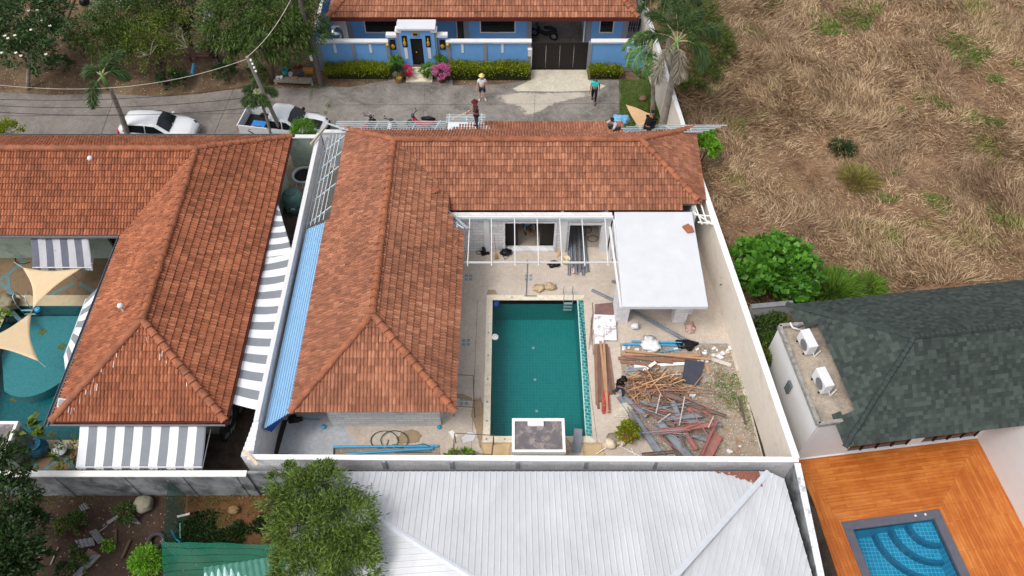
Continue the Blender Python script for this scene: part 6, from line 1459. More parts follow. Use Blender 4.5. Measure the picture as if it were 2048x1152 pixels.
SQUAT = dict(pel=(0, .1, .28), chest=(0, -.12, .6), neck=(0, -.2, .78), head=(0, -.26, .9), shL=(.18, -.14, .72), shR=(-.18, -.14, .72), elL=(.26, -.35, .5), elR=(-.26, -.35, .5), wrL=(.12, -.5, .35), wrR=(-.12, -.5, .35),
             hipL=(.1, .08, .27), hipR=(-.1, .08, .27), knL=(.2, -.32, .46), knR=(-.2, -.32, .46), ankL=(.16, -.1, .09), ankR=(-.16, -.1, .09), toeL=(.18, -.3, .04), toeR=(-.18, -.3, .04))
cl = lambda n, *c: plain(n, sc(*c), var=.12, rough=.9)
M_den = cl('denim', 52, 62, 84)
person('man in a white T-shirt, dark shorts and straw hat standing on the forecourt', P(965, 199), R(4), STAND, cl('white_shirt', 225, 225, 225), cl('navy_shorts', 46, 52, 62), M_skin2, cl('white_shoes', 215, 215, 215), hat=plain('straw_hat', sc(216, 196, 130)), shorts=True)
person('person in a turquoise shirt and black trousers walking off the driveway', P(1187, 203), R(-10), WALK, cl('turquoise_shirt', 60, 190, 190), cl('black_trousers', 26, 26, 30))
wp_ = Vector((-1.75, 29.55, 2.98))
person('worker in a maroon shirt and jeans standing on the far tiles holding a batten', wp_, R(-80), HOLD, cl('maroon_shirt', 72, 44, 48), M_den, hat=cl('maroon_cap', 90, 30, 36))
m = MB(); m.beam(wp_ + Vector((-.2, .1, 1.1)), wp_ + Vector((-1.35, -.1, .55)), .03, .03); one(m, 'batten', plain('fresh_board', sc(214, 190, 158)), 'thin wooden batten held by the worker in maroon', 'batten')
person('worker in a pale checked shirt crouching on the far edge of the tiles', (5.1, 29.25, 2.95), R(-60), SQUAT, cl('check_shirt', 186, 178, 186), cl('grey_trousers', 70, 72, 76), scale=1.05)
person('worker in a black shirt crouching with his back to the roof at its right end', (6.75, 29.4, 2.9), R(150), SQUAT, cl('black_shirt', 20, 20, 22), cl('black_trousers', 26, 26, 30), scale=1.12)
person('person in a black top and jeans looking down at a phone in the rubble yard', P(1236, 791), R(28), PHONE, cl('black_shirt', 20, 20, 22), M_den)
person('worker in teal crouching inside the block house behind the window opening', (.75, 25.4, .02), R(20), SQUAT, cl('teal_shirt', 44, 120, 140), cl('brown_trousers', 110, 80, 60))
# ================================================================== THINGS IN THE YARD
rnd = random.Random(11); ORD = ['first','second','third','fourth','fifth','sixth','seventh','eighth','ninth']
M_wood = [plain('raw_stick%d' % i, sc(*c), var=.12, rough=.85) for i, c in enumerate([(186, 140, 102), (162, 122, 90), (200, 162, 126), (128, 104, 86)])]
c0 = P(1310, 776)
for i in range(135):
    a = (rnd.uniform(-.25, 3.3), rnd.gauss(.1, .35), rnd.gauss(.55, .3), rnd.gauss(-.4, .3))[i % 4]; r_ = abs(rnd.gauss(0, .55)); th = rnd.uniform(0, 6.28)
    r_ = min(r_, 1.0)
    c = c0 + V3((max(-.95, r_ * math.cos(th) * 1.75), r_ * math.sin(th) * .9, 0)); zc = .04 + .6 * math.exp(-(r_ / .65) ** 2) * rnd.random(); L = rnd.uniform(.6, 1.6 if c.x > c0.x - .3 else .9); d = V3((math.cos(a), math.sin(a), rnd.uniform(-.12, .12))) * L / 2
    mm = MB(); mm.beam(c - d + V3((0, 0, zc + .08)), c + d + V3((0, 0, zc + .08)), .04, .04)
    one(mm, 'stick', M_wood[i % 4], 'raw wooden stick tangled in the round pile beside the dark panel', 'stick', 'wooden sticks in the tangled pile')
def piece(name, a, b, w, h, z, mat, label, cat, group=None, z2=None):
    A_ = P(*a) + V3((0, 0, z)); B_2 = P(*b) + V3((0, 0, z if z2 is None else z2)); m = MB(); m.beam(A_, B_2, w, h); return one(m, name, mat, label, cat, group)
def channel(a, b, w, z, mat, label, z2=None, name='steel_channel', group=None, h=.07):
    A_ = P(*a) + V3((0, 0, z)); B_2 = P(*b) + V3((0, 0, z if z2 is None else z2)); d = (B_2 - A_).normalized(); s = d.cross(V3((0, 0, 1))).normalized(); u_ = s.cross(d)
    m = MB(); m.beam(A_, B_2, w, .012); m.beam(A_ + s * (w / 2 - .006) + u_ * (h / 2 + .006), B_2 + s * (w / 2 - .006) + u_ * (h / 2 + .006), .012, h); m.beam(A_ - s * (w / 2 - .006) + u_ * (h / 2 + .006), B_2 - s * (w / 2 - .006) + u_ * (h / 2 + .006), .012, h)
    return one(m, name, mat, label, 'steel channel', group)
M_rust = plain('red_oxide', sc(168, 112, 104), var=.15, rough=.8, dirt=sc(122, 108, 106), dscale=3); M_galv = plain('dull_zinc', sc(150, 156, 164), var=.12, metal=.25, rough=.5, dirt=sc(120, 116, 116), dscale=2)
M_dkr = plain("dark_rust", sc(124, 104, 98), var=.2)
SC = [((1238, 795), (1325, 918), .2, .12, M_galv, 'long shiny grey channel along the left side of the scrap heap'),
 ((1245, 800), (1290, 840), .12, .3, M_galv, 'short bright channel on top of the upper left scrap'),
 ((1312, 850), (1378, 925), .22, .35, M_galv, 'broad grey channel slanting down the middle of the scrap heap'),
 ((1330, 870), (1365, 925), .14, .15, M_dkr, 'dark rusty channel below the broad grey one'),
 ((1320, 848), (1400, 838), .16, .42, M_galv, 'grey box section lying across the middle of the scrap'),
 ((1355, 845), (1440, 855), .1, .3, M_galv, 'flat grey strip pointing right from the heap centre'),
 ((1315, 875), (1375, 868), .18, .48, M_rust, 'thick red oxide channel lying level in the heap'),
 ((1365, 868), (1422, 860), .15, .5, M_rust, 'red oxide channel pointing right from the heap'),
 ((1362, 868), (1388, 908), .12, .4, M_rust, 'red oxide channel pointing down to the soil'),
 ((1362, 870), (1394, 858), .08, .58, M_rust, 'short red bar crossing above the other red channels'),
 ((1430, 848), (1395, 925), .06, .5, M_rust, 'slim red bar slanting at the right of the heap'),
 ((1433, 872), (1405, 925), .34, .2, M_rust, 'wide flat red oxide sheet at the lower right of the heap'),
 ((1428, 905), (1402, 925), .16, .1, M_rust, 'small red offcut beside the wide red sheet'),
 ((1312, 792), (1402, 828), .16, .45, M_dkr, 'dark brown box beam at the top of the scrap heap'),
 ((1330, 800), (1448, 842), .08, .35, M_dkr, 'long thin brown bar reaching right over the soil'),
 ((1340, 815), (1352, 842), .14, .5, M_galv, 'stubby grey channel standing out of the heap'),
 ((1372, 828), (1425, 832), .12, .4, M_rust, 'faded red channel near the upper right of the heap'),
 ((1290, 830), (1345, 862), .1, .38, M_dkr, 'brown channel crossing the heap left of centre'),
 ((1385, 875), (1420, 886), .12, .12, M_galv, 'grey strip lying on the soil under the red bars'),
 ((1345, 880), (1362, 925), .2, .1, M_galv, 'grey flat sheet under the broad slanting channel'),
 ((1283, 912), (1345, 906), .08, .1, M_dkr, 'short dark red bar at the bottom of the long grey channel')]
for a, b, w, z, mt, lab in SC: channel(a, b, w * 1.35 + .02, z, mt, lab, z2=z + rnd.uniform(-.08, .05))
for i in range(40):
    a = (rnd.uniform(1250, 1395), rnd.uniform(792, 885)); ang = rnd.gauss(.45, .5); L = rnd.uniform(50, 120); b = (a[0] + L * math.cos(ang), a[1] + L * math.sin(ang) * .8)
    if b[0] > 1465 or b[1] > 915: continue
    piece('steel_rod', a, b, .035, .03, rnd.uniform(.3, .62), [M_dkr, M_rust, M_galv][i % 3], 'thin angle bar tangled in the scrap metal heap', 'steel bar', 'thin bars in the scrap metal heap')
for k, (a, b) in enumerate([((1316, 803), (1307, 842)), ((1364, 808), (1353, 865)), ((1335, 842), (1311, 860)), ((1420, 848), (1410, 870))]):
    piece('white_batten', a, b, .045, .03, .66, plain('dusty_batten', sc(190, 176, 168), var=.15), ['pale batten sticking up at the upper left of the scrap heap', 'long pale batten standing across the middle of the scrap', 'short pale batten crossing the left of the scrap heap', 'small pale batten at the right end of the scrap heap'][k], 'batten')
channel((1478, 798), (1490, 850), .08, .03, M_dkr, 'rusty brown channel lying on the weeds near the cream wall')
# plank stacks
M_pl = [plain('old_plank%d' % i, sc(*c), var=.14, rough=.85, scale=3) for i, c in enumerate([(142, 108, 90), (118, 88, 76), (178, 140, 108), (138, 104, 88)])]
for i, (a, b, w, z, k) in enumerate([((1190, 690), (1194, 810), .12, .04, 0), ((1197, 688), (1200, 805), .12, .06, 1), ((1205, 685), (1206, 825), .14, .1, 0), ((1212, 690), (1222, 790), .12, .06, 1), ((1200, 686), (1212, 800), .1, .16, 2), ((1207, 690), (1214, 828), .1, .18, 2), ((1216, 695), (1228, 785), .1, .04, 3), ((1193, 760), (1197, 818), .1, .02, 1)]):
    piece('plank', a, b, w, .035, z, M_pl[k], 'weathered brown plank, ' + ORD[i] + ' from the left in the stack beside the pool', 'plank', 'brown planks stacked beside the pool')
piece('plank', (1208, 785), (1206, 830), .11, .05, .14, plain('red_board', sc(178, 60, 56), dirt=sc(190, 150, 110), dscale=4), 'red painted plank end on the stack beside the pool', 'plank')
piece('plank', (1214, 785), (1218, 828), .09, .05, .12, plain('red_board', sc(178, 60, 56)), 'narrow red and brown board at the right end of the stack', 'plank')
for i, (a, b, w, z, k) in enumerate([((1243, 711), (1400, 713), .14, .1, 2), ((1248, 705), (1380, 719), .12, .16, 2), ((1236, 718), (1408, 722), .15, .06, 0), ((1250, 716), (1345, 728), .12, .12, 3), ((1262, 708), (1420, 724), .1, .22, 2), ((1240, 724), (1320, 735), .14, .05, 0)]):
    piece('plank', a, b, w, .04, z, M_pl[k], 'long tan plank, ' + ORD[i] + ' from the top of the level stack above the sticks', 'plank', 'tan planks lying across the yard')
for i, (a, b, w, z, mt, lab) in enumerate([((1268, 734), (1370, 728), .14, .05, M_whitecap, 'white painted board under the tan planks'), ((1250, 741), (1330, 736), .16, .03, M_galv, 'grey sheet under the end of the tan planks'), ((1286, 746), (1310, 729), .14, .2, M_whitecap, 'short pale board lying askew above the stick pile'), ((1422, 719), (1462, 732), .18, .05, plain('grey_board', sc(196, 190, 182)), 'pale grey board between the dark panel and the cream wall'), ((1425, 712), (1458, 704), .14, .03, plain('grey_board', sc(196, 190, 182)), 'grey board under the rubble near the cream wall'), ((1340, 752), (1362, 750), .06, .1, M_whitecap, 'small pale stake beside the dark panel'), ((1413, 730), (1417, 745), .12, .02, M_pl[2], 'short tan offcut beside the dark panel')]):
    piece('board', a, b, w, .03, z, mt, lab, 'board')
m = MB(); m.prism([p[:2] for p in PP([1369, 722, 1407, 728, 1396, 774, 1362, 768])], .14, .17); one(m, 'roofing_board', plain('charcoal_panel', sc(66, 70, 80), var=.1, rough=.9), 'charcoal rectangular panel lying beside the stick pile', 'panel')
M_bpipe = plain('blue_pvc', sc(64, 158, 204), rough=.35, var=.05)
def pipe(a, b, r, z, lab, mat=M_bpipe, group=None, n=8): m = MB(); m.tube([P(*a) + V3((0, 0, z)), P(*b) + V3((0, 0, z))], r, n); return one(m, 'pipe', mat, lab, 'pipe', group, smooth=False)
pipe((1246, 690), (1368, 692), .05, .06, 'upper blue pipe lying at the edge of the rubble yard'); pipe((1262, 686), (1372, 689), .04, .14, 'second blue pipe resting behind the white plastic sheet'); pipe((1316, 707), (1360, 701), .03, .1, 'short thin blue pipe between plastic sheet and black bag')
pipe((668, 895), (877, 893), .055, .06, 'long level blue pipe over the planting bed'); pipe((694, 909), (866, 898), .055, .06, 'slightly tilted blue pipe under the green hose')
pipe((609, 840), (638, 840), .03, .05, 'short blue pipe on the cement floor by the blue lean-to'); pipe((391, 137), (387, 158), .09, .3, 'blue pipe leaning among the shrubs beyond the road')
pipe((1055, 522), (1052, 592), .018, .06, 'long grey squeegee pole lying on the patio', M_gutter); m = MB(); m.obox(P(1061, 593) + V3((0, 0, .03)), (.6, .06, .05)); one(m, 'squeegee_head', M_gutter, 'squeegee head at the pool edge', 'squeegee')
def lump(name, px, py, rad, mat, lab, cat, seed=0, amp=.45, z=0, fr=2.2, group=None, sub=3): m = MB(); c = P(px, py, z) + V3((0, 0, rad[2] * .7)); m.blob(c, rad, seed, amp, fr, sub); return one(m, name, mat, lab, cat, group, smooth=True)
M_wplas = plain('white_plastic', sc(224, 226, 230), rough=.35, var=.06); M_bagk = plain('black_plastic_bag', sc(22, 22, 26), rough=.3)
lump('plastic_sheet', 1302, 692, (.42, .4, .16), M_wplas, 'crumpled white plastic sheet over the blue pipes', 'plastic sheet', 1, .8); lump('rubbish_bag', 1372, 692, (.42, .25, .16), M_bagk, 'crumpled black bag at the end of the blue pipes', 'bag', 2, .8)
lump('sandbag', 1077, 579, (.28, .2, .14), plain('tan_sack', sc(184, 164, 130), var=.15), 'left of two tan sacks on the patio above the pool', 'sack', 3, .6); lump('sandbag', 1100, 576, (.26, .19, .14), plain('tan_sack', sc(184, 164, 130)), 'right of two tan sacks on the patio above the pool', 'sack', 4, .6)
lump('rags', 1380, 657, (.2, .3, .12), plain('tan_rags', sc(196, 160, 150), var=.4, scale=14), 'small heap of colourful rags beside the pavilion pillar', 'rags', 5, .9)
lump('cement_bag', 1220, 891, (.24, .22, .2), plain('cream_sack', sc(226, 210, 184)), 'round cream sack at the edge of the patio near the potted bush', 'sack', 6, .3); lump('cement_bag', 1243, 884, (.2, .26, .2), plain('cream_sack', sc(226, 210, 184)), 'second cream sack touching the potted bush', 'sack', 7, .5)
pipe((1192, 910), (1218, 893), .02, .1, 'white stick leaning down left from the cream sack', M_whitecap); pipe((1238, 894), (1285, 918), .02, .12, 'white stick running down right from the cream sack', M_whitecap); pipe((1262, 898), (1272, 918), .018, .08, 'small white stick by the block wall', M_whitecap)
potplant('yellow green bush in a big terracotta pot at the rubble yard corner', P(1253, 878), .32, .4, M_terra, L_hedge, 1500, .42, L=.1, seed=9)
lump('mortar_heap', 1228, 880, (.34, .3, .1), plain('grey_mortar', sc(140, 128, 114), var=.2, scale=20), 'flat heap of grey mortar beside the cream sacks', 'mortar heap', 8, .3)
for i in range(34):
    if i < 16: px, py = rnd.uniform(1385, 1462), rnd.uniform(692, 732)
    elif i < 24: px, py = rnd.uniform(1250, 1300), rnd.uniform(696, 708)
    else: px, py = rnd.choice([(1472, 770), (1385, 792), (1445, 905), (1459, 904), (1325, 775), (1290, 790), (1480, 893), (1410, 800), (1350, 700), (1322, 700)])[:2]
    s = rnd.uniform(.07, .14); m = MB(); c = P(px + rnd.uniform(-3, 3), py) + V3((0, 0, s * .4)); mt = Matrix.Rotation(rnd.uniform(0, 3), 3, 'Z') @ Matrix.Rotation(rnd.uniform(-.4, .4), 3, 'X'); m.obox(c, (s * 1.6, s, s * .8), mat=mt)
    one(m, 'rubble_block', M_block2, 'broken white block fragment scattered in the rubble yard', 'rubble', 'broken white block fragments', bevel=.012)
q = MB(); rs = np.random.RandomState(2); Bp = rs.rand(2200, 2)
PBx = [P(1243 + 285 * a, 690 + 230 * b) for a, b in Bp]
for p in PBx:
    if in_poly([tuple(v[:2]) for v in YARD], np.array([p.x]), np.array([p.y]))[0]:
        s = rnd.uniform(.015, .045); q.obox(p + V3((0, 0, s * .3)), (s * 1.5, s, s), rnd.uniform(0, 3))
o = q.build('gravel', plain('pale_gravel', sc(188, 180, 168), var=.25, scale=9)); o['kind'] = 'stuff'; _setprops(o, 'small pale stones and crumbs over the rubble yard', 'gravel')
q = MB()
for k in range(420):
    p = P(rnd.uniform(1245, 1440) if k % 3 else rnd.uniform(1380, 1500), rnd.uniform(698, 915))
    if in_poly([tuple(v[:2]) for v in YARD], np.array([p.x]), np.array([p.y]))[0]:
        a = rnd.uniform(0, 3.1); L = rnd.uniform(.08, .35); d = V3((math.cos(a), math.sin(a), 0)) * L / 2; q.beam(p - d + V3((0, 0, .015)), p + d + V3((0, 0, rnd.uniform(.01, .06))), .02, .012, k % 3)
o = q.build('splinters', [M_wood[1], M_dkr, M_galv]); o['kind'] = 'stuff'; _setprops(o, 'wood splinters and metal scraps strewn over the rubble yard', 'splinters')
# white boards on rusty plates
for i, (pl, z, mt, lab) in enumerate([([1190, 610, 1232, 606, 1234, 650, 1190, 655], .05, plain('rusty_plate', sc(120, 92, 88), var=.2), 'rusty brown plate at the far end of the foam board stack'), ([1187, 632, 1232, 634, 1232, 660, 1186, 662], .12, plain('foam', sc(226, 226, 230), var=.04, dirt=sc(160, 140, 140), dscale=3, dth=(.5, .6)), 'upper white foam board spattered brown'), ([1187, 660, 1207, 660, 1207, 690, 1190, 690], .1, plain('foam', sc(226, 226, 230)), 'lower left white foam board'), ([1208, 662, 1232, 662, 1233, 684, 1208, 683], .13, plain('foam', sc(226, 226, 230)), 'lower right white foam board')]):
    m = MB(); m.prism([p[:2] for p in PP(pl)], z - .05, z + .02); one(m, 'foam_board', mt, lab, 'board')
channel((1262, 624), (1384, 691), .16, .12, M_galv, 'long steel channel running from under the pavilion to the yard', z2=.1); channel((1183, 582), (1236, 607), .12, .05, M_galv, 'grey steel channel lying left of the pavilion pillar')
channel((1223, 565), (1238, 567), .1, .05, M_galv, 'short channel end beside the pavilion wall, lower'); channel((1229, 547), (1238, 548), .05, .05, M_galv, 'thin channel end beside the pavilion wall, upper')
for i in range(9):
    x = 1139 + (i % 5) * 8.5 + (i // 5) * 4; channel((x + rnd.uniform(-2, 2), 552 - 6 * (i % 3)), (x - 4 + rnd.uniform(-5, 3), 452), .11, .06 + .1 * (i // 5), M_galv, 'grey steel channel, ' + ORD[i] + ' of the bundle lying through the doorway', group='steel channels through the doorway', name='steel_channel')
piece('steel_rod', (1169, 470), (1178, 545), .05, .05, .05, M_gutter, 'single dark bar lying right of the channel bundle', 'steel bar')
# tools near the wall
def bucket(px, py, mat, lab, tilt=0, r=.15): 
    p = P(px, py); t = thing('bucket', lab, 'bucket', p); m = MB(); m.lathe([(r * .8, 0), (r, .32), (r * .93, .32), (r * .75, .03)], (0, 0, 0), 16); Mx = Matrix.Translation(p + V3((0, 0, .0 if not tilt else r))) @ Matrix.Rotation(tilt, 4, 'Y'); m.v = [tuple(Mx @ V3(v)) for v in m.v]; m.build('pail', mat, t, smooth=True)
    m = MB(); m.tube([Mx @ V3((r * math.cos(a), r * .3 * math.sin(a), .32 + .1 * math.sin(a))) for a in np.linspace(0, math.pi, 8)], .008, 4); m.build('handle', M_steel, t); return t
bucket(1132, 525, plain('cream_pail', sc(222, 204, 170)), 'cream bucket beside the black bag under the pergola frame', r=.2); bucket(1262, 657, M_wplas, 'white paint bucket lying on its side below the pavilion', R(70))
lump('black_bag', 1108, 530, (.28, .2, .12), M_bagk, 'black bag left of the cream bucket', 'bag', 9, .5); lump('debris', 1148, 540, (.14, .22, .06), plain('pink_debris', sc(206, 184, 166), var=.2), 'pinkish scraps right of the cream bucket', 'scraps', 10, .9)
t = thing('backpack', 'black backpack with white tag lying at the window opening', 'backpack', P(1012, 508)); m = MB(); m.blob(P(1012, 508) + V3((0, 0, .14)), (.28, .2, .15), 4, .3, 2, 3); m.build('bag', M_bagk, t, smooth=True); m = MB(); m.obox(P(1017, 503) + V3((0, 0, .3)), (.08, .06, .02)); m.build('tag', M_white, t); m = MB(); m.tube([P(1004, 512) + V3((0, 0, .15)), P(1010, 520) + V3((0, 0, .03)), P(1018, 514) + V3((0, 0, .1))], .015, 5); m.build('strap', M_bagk, t)
t = thing('power_tool', 'dark power tool with coiled cable against the block wall', 'power tool', P(968, 508)); c = P(968, 506); m = MB(); m.obox(c + V3((0, 0, .2)), (.16, .2, .36), .2, mat=None); m.build('motor', M_bp, t, bevel=.03); m = MB(); m.obox(c + V3((.05, 0, .03)), (.4, .3, .05), .3); m.build('base', M_bp, t); m = MB(); m.tube([c + V3((-.25 + .13 * math.cos(a), -.0 + .1 * math.sin(a), .02 + .002 * a)) for a in np.linspace(0, 14, 40)], .01, 4); m.build('cable', M_bp, t)
t = thing('broom', 'broom leaning on the block wall left of the window opening', 'broom', P(993, 518)); m = MB(); m.tube([P(992, 508) + V3((0, 0, .08)), V3((P(990, 500).x - .02, 23.95, 1.4))], .012, 6); m.build('stick', M_wood[1], t); m = MB(); m.tube([P(992, 510) + V3((0, 0, .12)), P(994, 518) + V3((0, 0, .01))], [.04, .11], 8); m.build('bristles', plain('straw_bristle', sc(160, 130, 80)), t)
t = thing('timber_scraps', 'bent timber scraps leaning beside the doorway column', 'timber scraps', P(1117, 515)); 
for k, (a, b) in enumerate([((1112, 505), (1120, 490)), ((1115, 515), (1124, 495)), ((1120, 512), (1113, 498))]): m = MB(); m.beam(P(*a) + V3((0, 0, .03)), P(*b) + V3((0, 0, .3)), .04, .04); m.build('stick', M_wood[2], t)
for k, (px, py) in enumerate([(1173, 461), (1185, 478)]):
    m = MB(); c = P(px, py) + V3((0, 0, .03)); m.tube([c + V3((.25 * math.cos(a), .2 * math.sin(a), .02 * math.sin(2 * a + k))) for a in np.linspace(0, 6.5 + 3 * k, 30)], .014, 5); one(m, 'cable_coil', M_bp, ['round black cable loop on the floor inside the doorway', 'tangled black cable further down inside the doorway'][k], 'cable')
# green hose
m = MB(); pts = []
for a in np.linspace(0, 15, 90): pts.append(P(772 + 22 * math.cos(a) + 3.2 * a - 18, 880 + 17 * math.sin(a), 0) + V3((0, 0, .03 + .004 * a)))
pts += [P(830, 893) + V3((0, 0, .1)), P(848, 890) + V3((0, 0, .12)), P(860, 895) + V3((0, 0, .12)), P(862, 905) + V3((0, 0, .04)), P(820, 905) + V3((0, 0, .05)), P(790, 905) + V3((0, 0, .05))]
m.tube(pts, .018, 5); one(m, 'garden_hose', plain('green_hose', sc(40, 84, 66)), 'dark green garden hose looped over the blue pipes', 'hose')
# trestles
M_rustbar = plain('rusty_bar', sc(112, 88, 78), var=.2)
def trestle(lab, pix, h):
    t = thing('scaffold_trestle', lab, 'trestle', P(*pix[0])); c = [P(*p) for p in pix]; up = V3((0, 0, h)); n = len(c)
    for i in range(n):
        m = MB(); m.tube([c[i], c[i] + up], .018, 5); m.build('leg', M_rustbar, t)
        m = MB(); m.tube([c[i] + up, c[(i + 1) % n] + up], .018, 5); m.build('rail', M_rustbar, t)
    for i in (1, 3): m = MB(); m.tube([c[i] + up * .5, c[(i + 1) % n] + up * .5], .014, 5); m.build('brace', M_rustbar, t)
    return t
trestle('rusty bar trestle between the tiled roof edge and the pool, upper one', [(906, 770), (948, 772), (950, 835), (908, 832)], .9)
trestle('rusty bar trestle standing by the near left pool corner', [(912, 886), (988, 890), (984, 928), (908, 924)], .9)
# misc by pump house
m = MB(); m.beam(P(1152, 905) + V3((0, 0, .05)), P(1155, 868) + V3((0, 0, .5)), .34, .03); one(m, 'grey_board', plain('slate_board', sc(128, 134, 142), var=.1), 'grey board leaning beside the pump house', 'board')
lump('cloth', 1134, 895, (.12, .3, .12), plain('tan_cloth', sc(200, 176, 146)), 'crumpled tan cloth between pump house and grey board', 'cloth', 12, .9)
lump('blue_fitting', 648, 855, (.1, .1, .08), M_bpipe, 'blue pipe fitting at the left corner of the end wall', 'fitting', 13, .5); lump('blue_fitting', 879, 856, (.08, .08, .08), M_bpipe, 'blue pipe fitting at the right corner of the end wall', 'fitting', 14, .5)
lump('tools_heap', 590, 840, (.28, .18, .1), M_bagk, 'dark heap of tools under the lower end of the blue lean-to', 'tools', 15, .8)
bush('fern', 'small green plant behind the block wall left of the pump house', 'plant', [(920, 912, .15, .5, .18, .2)], 260, .28, .07, L_bright, 70, trunk=.02)
m = MB(); c = P(940, 915) + V3((0, 0, .02)); m.add([c + V3((.3 * math.cos(a), .2 * math.sin(a), 0)) for a in np.linspace(0, 6.28, 9)[:-1]] + [c + V3((0, 0, .45))], [(i, (i + 1) % 8, 8) for i in range(8)]); one(m, 'beach_parasol', plain('red_blue_cloth', sc(110, 70, 100), var=.5, scale=3), 'small folded red and blue parasol behind the block wall', 'parasol')
m = MB(); m.prism([p[:2] for p in PP([897, 864, 905, 860, 915, 872, 906, 879])], .0, .02); one(m, 'paving_slab', M_whitecap, 'loose pale paving slab near the roof corner', 'slab')
m = MB()
for k in range(5): m.obox(P(1240 + 3 * k, 828 - 3 * k) + V3((0, 0, .02 + .03 * k)), (.5, .35, .028), .05 * k)
one(m, 'slab_stack', M_apron, 'stepped stack of beige paving slabs at the left of the rubble yard', 'paving slabs')
for k in range(7):
    x0 = rnd.uniform(1180, 1192); pipe((x0, 605 + 6 * k), (x0 + rnd.uniform(-6, 6), 650 + 10 * k), .012, .04, 'thin rusty rod lying between the pool gutter and the foam boards', M_rustbar, 'thin rusty rods by the foam boards', 4)
# ------------------------------------------------------------------ things on the far roof edge
lump('blue_tarp', 1240, 243, (.45, .3, .2), plain('light_blue_tarp', sc(120, 176, 214), var=.25, scale=6), 'crumpled light blue tarp beyond the roof beside the crouching worker', 'tarp', 16, .7, z=1.9)
lump('blue_tarp', 1258, 268, (.5, .25, .15), plain('deep_blue_tarp', sc(52, 92, 160), var=.25, scale=6), 'deep blue tarp under the steel battens right of the checked shirt', 'tarp', 17, .7, z=1.9)
lump('cardboard', 1225, 272, (.5, .2, .08), M_wplas, 'white sheet on the tiles in front of the checked shirt worker', 'sheet', 18, .4, z=2.4)
m = MB(); m.obox(P(1395, 258, 2.7), (1.3, .04, .03), .0); 
bpts = [P(1400, 262) + V3((0, 0, .1)), P(1430, 245) + V3((0, 0, .5)), P(1455, 243) + V3((0, 0, .4)), P(1475, 258) + V3((0, 0, .05))]
m = MB(); m.tube(bpts, [.03, .03, .02, .01], 5)
one(m, 'dead_frond', B_grey, 'dead curled palm frond lying in the straw beyond the roof corner', 'palm frond')
A_, B_2, C_2 = P(1252, 210, .3), P(1301, 226, .5), P(1280, 262, .5); m = MB(); m.grid(lambda a, b: A_.lerp(B_2.lerp(C_2, b), a) + V3((0, 0, .05 * math.sin(5 * a + 3 * b))), 8, 8); o = one(m, 'sailcloth', plain('tan_canvas', sc(206, 170, 128), var=.06), 'triangular tan cloth lying on the lawn beyond the roof', 'cloth')
lump('concrete_lump', 1286, 200, (.22, .18, .16), plain('brown_lump', sc(126, 96, 80)), 'round brown clay lump on the lawn under the palms', 'clay lump', 19, .3)
# ------------------------------------------------------------------ side passage
t = thing('water_tank', 'green plastic water tank in the passage beside the white wall', 'water tank', P(592, 418)); p = P(592, 418)
m = MB(); m.lathe([(.42, 0), (.48, .1), (.5, .9), (.44, 1.1), (.25, 1.2), (.22, 1.22)], p, 24); m.build('drum', plain('green_tank', sc(78, 112, 108), rough=.4), t, smooth=True); m = MB(); m.lathe([(.26, 1.2), (.26, 1.28), (.05, 1.31)], p, 18); m.build('lid', plain('green_tank', sc(78, 112, 108)), t)
for k in (.3, .6): m = MB(); m.lathe([(.505, k), (.515, k + .03), (.505, k + .06)], p, 24); m.build('rib', plain('green_tank', sc(78, 112, 108)), t)
m = MB(); m.obox(p + V3((.05, -.49, .55)), (.2, .03, .12)); m.build('label_plate', M_white, t)
p = P(608, 352); m = MB(); m.lathe([(.62, 0), (.62, .12), (.5, .12), (.5, .01)], p, 26); one(m, 'well_ring', M_cement, 'round concrete well ring in the passage', 'well ring'); m = MB(); m.lathe([(.49, .0), (.49, .03)], p, 24); one(m, 'well_cover', M_dark, 'dark round cover inside the concrete well ring', 'well cover')
m = MB(); m.tube([P(594, 384) + V3((0, 0, 0)), P(596, 372) + V3((0, 0, .3)), P(606, 372) + V3((0, 0, .3)), P(608, 384)], .02, 5); one(m, 'pipe_hoop', M_steel, 'small bent steel hoop between the well and the green tank', 'hoop')
# ------------------------------------------------------------------ left patio
t = thing('plant_urn', 'large round blue glazed urn with a leafy plant by the turquoise pool', 'urn', P(86, 905)); p = P(86, 905)
m = MB(); m.lathe([(.2, 0), (.36, .25), (.4, .45), (.3, .68), (.24, .74), (.28, .8), (.24, .8), (.2, .72)], p, 24); m.build('urn', plain('blue_glaze', sc(44, 96, 124), rough=.25, var=.12), t, smooth=True)
pts, dr = crown_pts([(p.x - .35, p.y + .25, 1.2, .5, .45, .3)], 90, seed=3); quads_mesh('leaves', leaf_quads(pts, dr, .4, .22, .3), L_yel, t); m = MB(); m.tube([p + V3((0, 0, .7)), p + V3((-.3, .2, 1.2))], .03, 5); m.build('stem', B_brown, t)
bush('potted_palm', 'small palm like plant in a grey pot beside the big striped awning', 'plant', [(135, 915, .5, .5, .4, .3), (148, 895, .7, .35, .3, .25)], 170, .5, .05, L_yel, 71, trunk=.04)
potplant('pale round stone pot with broad leaves at the turquoise pool corner', P(125, 905), .28, .3, M_cement, L_yel, 40, .2, .2, 12)
lump('garden_statue', 22, 612, (.45, .35, .35), plain('mossy_stone', sc(130, 122, 98), var=.25), 'mossy carved stone on the left patio beside the pool ladder', 'stone', 20, .6)
bush('shrub', 'small green shrub at the left edge below the mossy stone', 'shrub', [(6, 635, .3, .4, .3, .25)], 500, .12, .05, L_topi, 72)
lad = thing('pool_ladder', 'curved steel ladder at the far left corner of the turquoise pool', 'ladder', P(56, 606))
